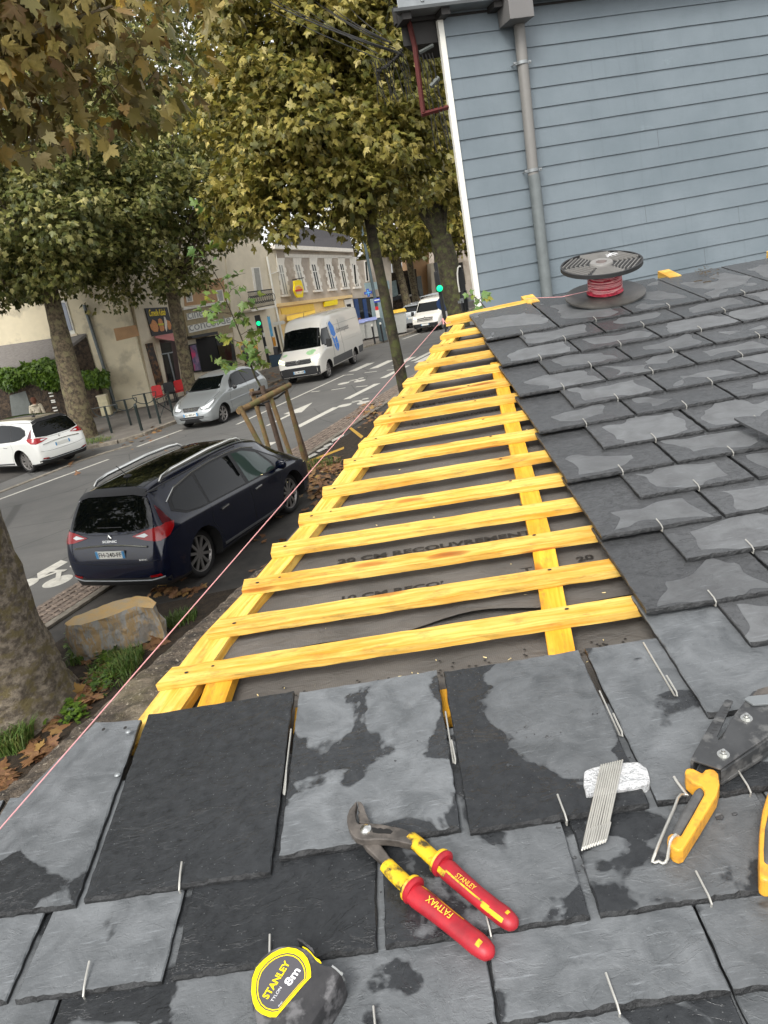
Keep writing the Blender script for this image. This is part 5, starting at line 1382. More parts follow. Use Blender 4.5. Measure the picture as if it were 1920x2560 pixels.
bm.to_mesh(me); bm.free(); me.materials.append(M['boulder'])
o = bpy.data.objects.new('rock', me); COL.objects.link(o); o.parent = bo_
# --- verge: soil, grass, fallen leaves
g = MB(); g.add([uv(3.4, -8.6, .004), uv(8.05, -8.15, .004), uv(9.2, -5.8, .004), uv(9.2, -1.4, .004), uv(3.4, -1.4, .004)], [(0, 1, 2, 3, 4)])
g.add([uv(14.5, -8.4, .004), uv(21, -8.5, .004), uv(21, -6, .004), uv(14.5, -5.5, .004)], [(0, 1, 2, 3)])
structure(g.build('soil', M['soil']))
rs = random.Random(20); g = MB()
def tuft(c, n, h, spread):
    for k in range(n):
        a = rs.uniform(0, 2 * pi); b = c + V((rs.uniform(-spread, spread), rs.uniform(-spread, spread), 0)); L = h * rs.uniform(.5, 1.2); o_ = rs.uniform(.2, .8)
        d = V((cos(a), sin(a), 0)); s_ = d.cross(V((0, 0, 1))) * .006
        g.add([b - s_, b + s_, b + d * L * o_ * .4 + V((0, 0, L * .65)) + s_ * .8, b + d * L * o_ * .4 + V((0, 0, L * .65)) - s_ * .8, b + d * L * o_ + V((0, 0, L * .85))], [(0, 1, 2, 3), (3, 2, 4)])
for p, n, h, s_ in ((zc(120, 1230), 420, .26, .16), (zc(70, 1180), 300, .28, .16), (zc(200, 1120), 120, .2, .14), (zc(1060, 560), 260, .2, .16), (zc(980, 620), 160, .18, .14), (zc(1120, 480), 160, .18, .12), (zc(1440, 210), 160, .16, .14), (zc(1540, 160), 160, .15, .14), (zc(640, 520), 90, .14, .1), (zc(60, 1000), 100, .16, .2), (zc(1000, 500), 100, .16, .1), (c5(1180, 1040), 120, .15, .2)):
    tuft(gnd(*p), n, h, s_)
for p in [zc(rs.gauss(460, 90), rs.gauss(800, 60)) for _ in range(14)] + [zc(rs.gauss(900, 90), rs.gauss(600, 70)) for _ in range(12)]: tuft(gnd(*p), 26, .12, .10)
for p in (b9(1200, 1760), b9(1300, 1800), b9(1420, 1770), c3(600, 1300), c3(640, 1310), c3(670, 1300), c3(560, 1320)): tuft(gnd(*p, .1 if p[1] > 1090 and p[0] < 300 else 0), 120, .14, .35)
gr_ = tag(g.build('grass', M['leaf_grass']), kind='stuff')
sp_ = []
for k in range(620):
    p = rs.choice((zc(rs.gauss(250, 110), rs.gauss(930, 90)), zc(rs.gauss(470, 70), rs.gauss(810, 60)), zc(rs.gauss(850, 70), rs.gauss(680, 60)), zc(rs.gauss(630, 40), rs.gauss(420, 50)), zc(rs.gauss(900, 60), rs.gauss(510, 40)), zc(rs.gauss(610, 50), rs.gauss(930, 50))))
    c = gnd(*p); sp_.append((c + V((0, 0, rs.uniform(.02, .10))), V((rs.gauss(0, 1), rs.gauss(0, 1), rs.uniform(-.3, .3))), V((rs.gauss(0, .4), rs.gauss(0, .4), 1)), rs.uniform(.05, .11)))
C = np.array([tuple(q[0]) for q in sp_]); T = np.array([tuple(q[1]) for q in sp_]); N = np.array([tuple(q[2]) for q in sp_]); S = np.array([q[3] for q in sp_])
tag(leaf_cloud('ground_plants', C, T, N, S, M['leaf_ivy'], None, .1), kind='stuff')
P = []
def litter(n, f):
    for k in range(n):
        p = f(); c = gnd(*p[:2], p[2] if len(p) > 2 else 0); P.append((c, rs.uniform(.12, .22)))
litter(44, lambda: zc(rs.gauss(680, 60), rs.gauss(820, 50))); litter(36, lambda: zc(rs.gauss(380, 80), rs.gauss(1040, 40))); litter(40, lambda: zc(rs.gauss(900, 40), rs.gauss(560, 40))); litter(40, lambda: zc(rs.gauss(800, 40), rs.gauss(690, 30)))
litter(30, lambda: zc(rs.gauss(300, 60), rs.gauss(1270, 50))); litter(26, lambda: zc(rs.gauss(30, 40), rs.gauss(1500, 50))); litter(24, lambda: zc(rs.gauss(720, 40), rs.gauss(450, 50))); litter(16, lambda: zc(rs.gauss(1300, 40), rs.gauss(350, 30)))
litter(130, lambda: b9(rs.gauss(1430, 120), rs.gauss(1830, 60))); litter(80, lambda: f1(rs.gauss(1040, 50), rs.gauss(440, 50))); litter(90, lambda: c4(rs.gauss(850, 60), rs.gauss(1235, 35)))
litter(14, lambda: f1(rs.uniform(600, 900), rs.uniform(600, 900))); litter(14, lambda: f1(rs.uniform(200, 450), rs.uniform(880, 1010))); litter(20, lambda: c5(rs.uniform(980, 1250), rs.uniform(840, 880)))
litter(20, lambda: c3(rs.uniform(560, 1120), rs.uniform(1180, 1380)) + (.12,)); litter(40, lambda: b9(rs.uniform(480, 840), rs.uniform(500, 700)) + (.12,)); litter(16, lambda: b4(rs.uniform(550, 1450), rs.uniform(950, 1330)))
litter(12, lambda: c3(rs.uniform(850, 1050), rs.uniform(1230, 1310)))
C = np.array([tuple(c) for c, s_ in P]); m = len(C); C[:, 2] += rn.uniform(.012, .05, m)
leafs = leaf_cloud('fallen_leaves', C, rn.normal(size=(m, 3)) * np.array([1, 1, .15]), rn.normal(size=(m, 3)) * .25 + np.array([0, 0, 1]), np.array([s_ for c, s_ in P]), M['leaf_fallen'], None, .3)
tag(leafs, kind='stuff')
# ------------------------------------------------------------------ vehicles
def pchip(xs, ys, q):
    xs, ys, q = map(np.asarray, (xs, ys, q)); h = np.diff(xs); d = np.diff(ys) / h
    m = np.zeros(len(xs)); m[0], m[-1] = d[0], d[-1]
    for i in range(1, len(xs) - 1):
        if d[i - 1] * d[i] > 0:
            w1, w2 = 2 * h[i] + h[i - 1], h[i] + 2 * h[i - 1]; m[i] = (w1 + w2) / (w1 / d[i - 1] + w2 / d[i])
    i = np.clip(np.searchsorted(xs, q) - 1, 0, len(xs) - 2); t = (q - xs[i]) / h[i]
    return (2 * t ** 3 - 3 * t ** 2 + 1) * ys[i] + (t ** 3 - 2 * t ** 2 + t) * h[i] * m[i] + (-2 * t ** 3 + 3 * t ** 2) * ys[i + 1] + (t ** 3 - t ** 2) * h[i] * m[i + 1]
class Car:
    def __init__(s, name, label, cat, loc, head, keys, wheels, scale=1.0, paint=None, sill=None, group=None, arch=1.0):
        s.root = thing(name, label, cat, (loc[0], loc[1], loc[2] if len(loc) > 2 else 0), group, local=True, rz=atan2(head[1], head[0]))
        s.root.scale = (scale, scale, scale)
        K = np.array(keys, float); xs = K[:, 0]
        q = np.concatenate([np.arange(xs[0], xs[0] + .35, .014), np.arange(xs[0] + .35, xs[-1] - .35, .05), np.arange(xs[-1] - .35, xs[-1], .014), [xs[-1]]])
        C = [pchip(xs, K[:, i], q) for i in range(1, 8)]
        rows = []
        for i in range(len(q)):
            zs, ws, wb, zb, wr, zt, dr = [c[i] for c in C]
            zb = min(zb, zt - dr - .01); zr = zt - dr
            P = [(0, zs), (ws * .6, zs), (ws * .93, zs + .005), (ws, zs + min(.07, (zb - zs) * .3)), (ws + (wb - ws) * .75, zs + (zb - zs) * .45), (wb, zs + (zb - zs) * .8), (wb - .006, zb), (wb + (wr - wb) * .55 + .012, zb + (zr - zb) * .5), (wr, zr), (wr * .90, zr + dr * .58), (wr * .62, zt - dr * .10), (wr * .3, zt - dr * .02), (0, zt)]
            out = []; Q = [P[1]] + P + [P[-2]]; Q[0] = (-P[1][0], P[1][1]); Q[-1] = (-P[-2][0], P[-2][1])
            for k in range(1, len(Q) - 2):
                p0, p1, p2, p3 = Q[k - 1:k + 3]
                for j in range(4):
                    t = j / 4; f = lambda a, b, c, d: .5 * (2 * b + (c - a) * t + (2 * a - 5 * b + 4 * c - d) * t * t + (3 * b - a - 3 * c + d) * t ** 3)
                    g_ = lambda b, c: b + (c - b) * t
                    y = f(p0[0], p1[0], p2[0], p3[0]); z = f(p0[1], p1[1], p2[1], p3[1])
                    y2, z2 = g_(p1[0], p2[0]), g_(p1[1], p2[1])
                    out.append((max(0, y * .6 + y2 * .4), z * .6 + z2 * .4))
            out.append(P[-1])
            rows.append(out)
        n = len(rows[0]); mb = MB(); full = 2 * n - 2
        for i, r in enumerate(rows):
            mb.v += [(q[i], y, z) for y, z in r] + [(q[i], -y, z) for y, z in r[-2:0:-1]]
        sil = sill if sill is not None else 12
        for i in range(len(rows) - 1):
            for k in range(full):
                a, b = i * full + k, i * full + (k + 1) % full
                kk = k if k < n - 1 else full - 1 - k
                mb.f.append((a, a + full, b + full, b)); mb.m.append(1 if kk < sil else 0)
        mb.f.append(tuple(range(full))); mb.m.append(0)
        e = (len(rows) - 1) * full; mb.f.append(tuple(range(e + full - 1, e - 1, -1))); mb.m.append(0)
        s.body = mb.build('body', [paint, M['plastic'], M['dark']], s.root, smooth=True, angle=32)
        # wheel arches: cut with cylinders, then remove the cutters
        cut = MB(); s.wheels = wheels
        for (wx, wy, R_, W_, st) in wheels:
            for sd in (1, -1):
                Mc = Matrix.Translation((wx, sd * (wy - .42), R_)) @ Matrix.Rotation(-sd * pi / 2, 4, 'X')
                cut.lathe([(R_ * 1.13 * arch, 0), (R_ * 1.13 * arch, .8)], 40, Mc, 2)
        co = cut.build('cutter', [paint, M['plastic'], M['dark']])
        co.location = s.root.location; co.rotation_euler = s.root.rotation_euler; co.scale = s.root.scale
        bpy.context.view_layer.update()
        md = s.body.modifiers.new('b', 'BOOLEAN'); md.object = co; md.operation = 'DIFFERENCE'; md.solver = 'EXACT'
        dg = bpy.context.evaluated_depsgraph_get(); me = bpy.data.meshes.new_from_object(s.body.evaluated_get(dg), depsgraph=dg)
        s.body.modifiers.clear(); s.body.data = me
        bpy.data.objects.remove(co)
        try: me.set_sharp_from_angle(angle=radians(32))
        except Exception: pass
        s.bvh = BVHTree.FromPolygons([v.co.copy() for v in me.vertices], [tuple(p.vertices) for p in me.polygons])
        for (wx, wy, R_, W_, st) in wheels:
            for sd in (1, -1): s.wheel(wx, sd * wy, R_, W_, st, sd)
    AX = {'y+': (lambda a, b: ((a, 4, b), (0, -1, 0))), 'y-': (lambda a, b: ((a, -4, b), (0, 1, 0))), 'x+': (lambda a, b: ((6, a, b), (-1, 0, 0))), 'x-': (lambda a, b: ((-6, a, b), (1, 0, 0))), 'z+': (lambda a, b: ((a, b, 5), (0, 0, -1)))}
    def hit(s, ax, a, b, off=0):
        o, d = s.AX[ax](a, b); h = s.bvh.ray_cast(V(o), V(d))
        if h[0] is None: return None
        nr = h[1]
        if nr.dot(V(d)) > 0: nr = -nr
        return h[0] + (nr * .6 - V(d) * .4).normalized() * off
    def decal(s, ax, poly, name, mat, off=.004, res=.05, parent=None, tess=None):
        if tess: pts, tris = tess
        else:
            B = []; n = len(poly)
            for i in range(n):
                p, q = poly[i], poly[(i + 1) % n]; k = max(1, int(hypot(q[0] - p[0], q[1] - p[1]) / res))
                B += [(p[0] + (q[0] - p[0]) * j / k, p[1] + (q[1] - p[1]) * j / k) for j in range(k)]
            x0, x1 = min(p[0] for p in B), max(p[0] for p in B); y0, y1 = min(p[1] for p in B), max(p[1] for p in B)
            I = [(x0 + res * (i + .5), y0 + res * (j + .5)) for i in range(int((x1 - x0) / res) + 1) for j in range(int((y1 - y0) / res) + 1)]
            def ins(p):
                c = False
                for i in range(n):
                    a, b = poly[i], poly[(i + 1) % n]
                    if (a[1] > p[1]) != (b[1] > p[1]) and p[0] < (b[0] - a[0]) * (p[1] - a[1]) / (b[1] - a[1]) + a[0]: c = not c
                return c
            I = [p for p in I if ins(p) and min(hypot(p[0] - b[0], p[1] - b[1]) for b in B) > res * .4]
            allp = B + I
            r = delaunay_2d_cdt([V(p).to_2d() if False else Vector(p) for p in allp], [], [list(range(len(B)))], 1, 1e-6)
            pts, tris = [tuple(p) for p in r[0]], [tuple(t) for t in r[2]]
        H = [s.hit(ax, a, b, off) for a, b in pts]
        mb = MB(); mb.v = [tuple(h) if h else (0, 0, 0) for h in H]
        for t in tris:
            if all(H[i] is not None for i in t):
                L = max((H[t[i]] - H[t[i - 1]]).length for i in range(len(t)))
                if L < (.45 if name in ('bumper', 'tail_lamp') else res * 5 + .05): mb.f.append(tuple(t)); mb.m.append(0)
        # orient outward
        d = V(s.AX[ax](0, 0)[1])
        out = []
        for f in mb.f:
            a, b, c = V(mb.v[f[0]]), V(mb.v[f[1]]), V(mb.v[f[2]])
            out.append(f if (b - a).cross(c - a).dot(d) < 0 else f[::-1])
        mb.f = out
        return mb.build(name, mat, parent or s.root, smooth=True, angle=60)
    def words(s, ax, txt, a0, b0, width, height, mat, sgn=1, off=.006, bold=.01, parent=None):
        vs, fs, W, Hh = text2d(txt, bold)
        pts = [(a0 + sgn * v[0] / W * width, b0 + v[1] / Hh * height) for v in vs]
        return s.decal(ax, None, 'lettering', mat, off, .5, parent, (pts, fs))
    def line(s, ax, pts, r, name, mat, off=.004, n=5):
        P = []
        for (p, q) in zip(pts, pts[1:]):
            k = max(1, int(hypot(q[0] - p[0], q[1] - p[1]) / .06))
            P += [s.hit(ax, p[0] + (q[0] - p[0]) * j / k, p[1] + (q[1] - p[1]) * j / k, off) for j in range(k)]
        P.append(s.hit(ax, *pts[-1], off)); P = [p for p in P if p is not None]
        mb = MB(); mb.tube(P, r, n); return mb.build(name, mat, s.root, smooth=True)
    def wheel(s, x, y, R_, W_, st, sd):
        Mw = Matrix.Translation((x, y - sd * W_ / 2, R_)) @ Matrix.Rotation(-sd * pi / 2, 4, 'X')     # local z points outward
        w_ = MB(); rr = R_ * .73
        w_.lathe([(rr, -W_ * .42), (R_ * .93, -W_ * .45), (R_ * .99, -W_ * .30), (R_, -W_ * .1), (R_, W_ * .2), (R_ * .985, W_ * .36), (R_ * .93, W_ * .46), (rr * 1.04, W_ * .47), (rr, W_ * .42)], 36, Mw, close=True)
        wo = w_.build('wheel', M['tyre'], s.root, smooth=True, angle=50)
        d = MB(); d.lathe([(.001, W_ * .12), (rr * 1.01, W_ * .12)], 28, Mw); d.build('brake_disc', M['rimdark'], wo)
        rm = MB(); rm.lathe([(rr * .93, W_ * .30), (rr * .99, W_ * .44), (rr * 1.03, W_ * .45), (rr * 1.0, W_ * .30)], 36, Mw, close=True)
        k, wd, dbl = st
        for i in range(k):
            for o_ in ((-.16, .16) if dbl else (0,)):
                a = 2 * pi * i / k
                Ms = Mw @ Matrix.Rotation(a, 4, 'Z') @ Matrix.Translation((0, 0, W_ * .30))
                rm.prism([(rr * .12, -wd * .5 + o_ * rr * .3), (rr * .97, -wd * .5 + o_ * rr * 1.9), (rr * .97, wd * .62 + o_ * rr * 1.9), (rr * .12, wd * .5 + o_ * rr * .3)], 0, W_ * .10, Ms)
        rm.lathe([(.001, W_ * .40), (rr * .16, W_ * .39), (rr * .2, W_ * .30), (.001, W_ * .30)], 16, Mw)
        rm.build('rim', M['rim'], wo)
    def plate(s, ax, a0, a1, z0, z1, txt=None, sgn=1, off=.012):
        c = s.hit(ax, (a0 + a1) / 2, (z0 + z1) / 2); d = V(s.AX[ax](0, 0)[1])
        x = c.x - d.x * off
        mb = MB(); mb.box((x, (a0 + a1) / 2, (z0 + z1) / 2), (.012, a1 - a0, z1 - z0)); o = mb.build('number_plate', M['plate'], s.root)
        fx = x - d.x * .0075; w_ = .085 * (a1 - a0)
        for yy in (a0, a1 - w_): mb = MB(); mb.box((fx + d.x * .003, yy + w_ / 2, (z0 + z1) / 2), (.008, w_, z1 - z0 - .004)); mb.build('plate_band', M['plateblue'], o)
        if txt:
            rt = V((0, -1, 0)) if d.x > 0 else V((0, 1, 0))
            o0 = V((fx, a1 - w_ * 1.25, z0 + (z1 - z0) * .2)) if d.x > 0 else V((fx, a0 + w_ * 1.25, z0 + (z1 - z0) * .2))
            Mt = Matrix(((rt.x, 0, -d.x, o0.x), (rt.y, 0, 0, o0.y), (0, 1, 0, o0.z), (0, 0, 0, 1)))
            mb = MB(); letters(mb, txt, Mt, (a1 - a0) * .79, (z1 - z0) * .62, .015); mb.build('plate_number', M['ink'], o)
        return o
def mpv(name, label, loc, head, paint, scale, plate, words_, group=None, front=True, spokes=(5, .06, False), roof='glass', rails=True):
    keys = [(-2.36, .40, .60, .70, .50, .62, .62, .03), (-2.33, .32, .74, .80, .58, .72, .76, .04), (-2.29, .27, .80, .86, .70, .76, .90, .04), (-2.24, .24, .83, .89, .80, .78, 1.03, .05), (-2.18, .23, .85, .91, .92, .76, 1.16, .05), (-2.06, .22, .87, .925, .99, .70, 1.40, .07), (-1.97, .21, .88, .93, 1.02, .65, 1.545, .09), (-1.84, .21, .88, .935, 1.02, .625, 1.60, .11), (-1.4, .2, .89, .935, 1.01, .63, 1.645, .13), (-.4, .2, .89, .925, .97, .645, 1.668, .13), (.4, .2, .89, .92, .94, .645, 1.645, .13), (.9, .2, .89, .92, .92, .62, 1.55, .12), (1.2, .2, .89, .92, .91, .61, 1.41, .11), (1.5, .2, .88, .91, .90, .64, 1.21, .08), (1.75, .2, .87, .90, .88, .70, 1.06, .06), (2.0, .2, .84, .87, .80, .68, .96, .06), (2.15, .22, .78, .82, .70, .62, .86, .06), (2.24, .26, .70, .74, .60, .55, .73, .05), (2.28, .36, .55, .6, .52, .45, .6, .03)]
    c = Car(name, label, 'car', loc, head, keys, [(1.40, .79, .365, .23, spokes), (-1.40, .79, .365, .23, spokes)], scale, paint, group=group)
    for ax in ('y-', 'y+'):
        c.decal(ax, [(-1.84, 1.19), (-1.62, 1.08), (-1.30, 1.035), (0, .985), (1.02, .955), (1.50, .965), (1.10, 1.19), (.72, 1.40), (.40, 1.485), (0, 1.52), (-.5, 1.525), (-1.0, 1.50), (-1.45, 1.44), (-1.74, 1.34)], 'window_surround', M['plastic'], .002)
        c.decal(ax, [(-1.76, 1.19), (-1.58, 1.10), (-1.30, 1.06), (-1.10, 1.05), (-1.02, 1.465), (-1.42, 1.41), (-1.68, 1.32)], 'side_window', M['glass'], .004)
        c.decal(ax, [(-1.05, 1.045), (-.03, 1.01), (-.01, 1.49), (-.5, 1.50), (-.95, 1.475)], 'side_window', M['glass'], .004)
        c.decal(ax, [(.07, 1.005), (.93, .98), (.90, 1.1), (.72, 1.33), (.38, 1.455), (.08, 1.485)], 'side_window', M['glass_pale'], .004)
        c.decal(ax, [(1.0, .985), (1.40, .985), (1.1, 1.15), (.80, 1.32), (.97, 1.1)], 'side_window', M['glass'], .004)
        c.line(ax, [(-1.80, 1.31), (-1.5, 1.43), (-1.0, 1.505), (-.5, 1.535), (0, 1.53), (.4, 1.50), (.75, 1.41)], .010, 'window_trim', M['chrome'], .002)
        for xx, zz in ((-.86, .86), (.16, .84)): c.line(ax, [(xx, zz), (xx + .20, zz + .012)], .014, 'door_handle', M['chrome'], .012)
        c.line(ax, [(-.92, .33), (.9, .30)], .022, 'side_moulding', M['plastic_grey'], .0)
        for pts in ([(-1.08, 1.0), (-1.10, .75), (-.95, .5), (-.9, .3)], [(.03, .96), (.05, .6), (.05, .3)], [(1.0, .93), (1.02, .6), (.98, .3)], [(-.93, .3), (.98, .27)]): c.line(ax, pts, .0035, 'panel_gap', M['dark'], .0, 4)
        sg = 1 if ax == 'y+' else -1
        m_ = MB(); m_.lathe([(.001, -.10), (.05, -.09), (.085, -.03), (.09, .03), (.06, .08), (.001, .1)], 12, Matrix.Translation((.98, sg * 1.0, 1.02)) @ Matrix.Rotation(pi / 2, 4, 'X') @ Matrix.Scale(.75, 4, (1, 0, 0))); m_.tube([(.98, sg * .88, .96), (.98, sg * .95, .98)], .03, 6); m_.build('mirror', paint if scale > 1.05 else M['plastic'], c.root, smooth=True)
        # tail lamp wrapping on to the side
        c.decal(ax, [(-2.26, .90), (-2.1, .94), (-1.98, 1.02), (-1.92, 1.08), (-2.06, 1.10), (-2.24, 1.06)], 'tail_lamp', M['tail'], .006, .03)
        c.decal(ax, [(-2.10, 1.10), (-1.95, 1.09), (-1.98, 1.25), (-2.02, 1.36)], 'lamp_fin', M['taildark'], .005, .03)
        r_ = MB(); ys = sg * .60
        if rails:
           r_.tube([(-1.66, ys, 1.575), (-1.58, ys, 1.63), (-1.35, ys, 1.665), (-.4, ys, 1.695), (.2, ys, 1.68), (.42, ys, 1.655), (.52, ys, 1.60)], [.016, .024, .027, .027, .026, .022, .014], 8, flat=1.2); r_.build('roof_rail', M['chrome'], c.root, smooth=True)
        c.line('z+', [(-2.02, sg * .56), (-1.9, sg * .60), (-1.0, sg * .625), (.3, sg * .62)], .012, 'roof_gutter', M['plastic_grey'], -.002)
    c.decal('x-', [(-.75, 1.10), (-.4, 1.05), (.4, 1.05), (.75, 1.10), (.71, 1.28), (.63, 1.45), (.38, 1.515), (-.38, 1.515), (-.63, 1.45), (-.71, 1.28)], 'rear_window', M['glass'], .005)
    c.decal('x-', [(-.65, 1.46), (-.4, 1.505), (.4, 1.505), (.65, 1.46), (.60, 1.535), (.35, 1.585), (-.35, 1.585), (-.60, 1.535)], 'spoiler', M['plastic'] if roof == 'glass' else paint, .02, .03)
    for sg in (1, -1):
        c.decal('x-', [(sg * .40, .985), (sg * .62, .93), (sg * .86, .90), (sg * .90, 1.06), (sg * .80, 1.085), (sg * .62, 1.05)], 'tail_lamp', M['tail'], .008, .03)
        c.decal('x-', [(sg * .46, .985), (sg * .62, .965), (sg * .68, .99), (sg * .62, 1.02)], 'reversing_lamp', M['lampclear'], .011, .03)
        c.decal('x-', [(sg * .62, .405), (sg * .80, .42), (sg * .79, .46), (sg * .62, .44)], 'reflector', M['tail'], .008, .03)
    c.decal('z+', [(-1.86, -.48), (.62, -.53), (.9, -.46), (.9, .46), (.62, .53), (-1.86, .48)], 'roof_panel', M['glass'], .004, .08)
    c.decal('x+', [(-.72, 1.10), (.72, 1.10), (.56, 1.48), (-.56, 1.48)], 'windscreen', M['glass'], .004, .06)
    c.decal('x-', [(-.84, .27), (.84, .27), (.86, .385), (.62, .375), (-.62, .375), (-.86, .385)], 'bumper', M['plastic'], .005, .04)
    c.line('x-', [(-.82, .40), (-.62, .365), (0, .355), (.62, .365), (.82, .40)], .012, 'bumper_trim', M['zinc'], .004)
    c.line('x-', [(-.66, .845), (-.3, .872), (0, .88), (.3, .872), (.66, .845)], .015, 'boot_trim', M['chrome'], .006)
    c.line('x-', [(-.80, .66), (-.5, .62), (0, .61), (.5, .62), (.80, .66)], .004, 'panel_gap', M['dark'], .0, 4)
    c.line('x-', [(-.72, 1.06), (-.3, 1.015), (0, 1.01), (.3, 1.015), (.72, 1.06)], .004, 'panel_gap', M['dark'], .0, 4)
    c.line('x-', [(-.22, 1.11), (.22, 1.115)], .008, 'wiper', M['plastic'], .012)
    c.plate('x-', -.26, .26, .70, .81, plate)
    m_ = MB(); h = c.hit('x-', 0, .975, .012); 
    A = [(0, .055), (.042, 0), (0, -.055), (-.042, 0)]; Bq = [(p[0] * .5, p[1] * .55) for p in A]
    vs = [(h.x, h.y + p[0], h.z + p[1]) for p in A] + [(h.x - .006, h.y + p[0], h.z + p[1]) for p in Bq]
    m_.add(vs, [(i, (i + 1) % 4, 4 + (i + 1) % 4, 4 + i) for i in range(4)]); m_.build('badge', M['chrome'], c.root)
    if words_: c.words('x-', words_, .13, .915, .26, .03, M['chrome'], -1, .008, .004)
    c.words('x-', 'BLUE dCi', -.50, .66, .13, .022, M['chrome'], -1, .008, .0) if words_ else None
    m_ = MB(); m_.tube([(-1.45, .12, 1.65), (-1.62, .12, 1.85)], .006, 6); m_.lathe([(.001, .03), (.04, .02), (.07, 0)], 12, Matrix.Translation((-1.45, .12, 1.645))); m_.build('aerial', M['plastic'], c.root, smooth=True)
    for sg in (1, -1): c.decal('x+', [(sg * .45, .76), (sg * .74, .84), (sg * .76, .76), (sg * .5, .70)], 'headlight', M['lampclear'], .005, .04)
    return c
hd = V((sin(radians(24.8)), cos(radians(24.8)), 0))
mpv('people_carrier', 'midnight blue people carrier with silver roof rails parked beside the yellow battens', V((-2.285, 12.80, 0)) + V((-.908, .42, 0)) * .86, hd, M['navy'], 1.055, 'FH-240-FF', 'SCENIC', spokes=(5, .042, True))
ax_ = V((-9.75, 25.36, 0)) - V((-10.66, 24.04, 0)); ax_.normalize(); hd = V((-ax_.y, ax_.x, 0))
rc_ = V((-10.2, 24.7, 0)) - ax_ * .05
mpv('parked_car', 'white family car with a dark roof parked across the driveway at the left edge', rc_ + hd * 1.42 + V((0, 0, .02)), hd, M['carwhite'], 1.0, None, None, spokes=(6, .05, True), rails=False)

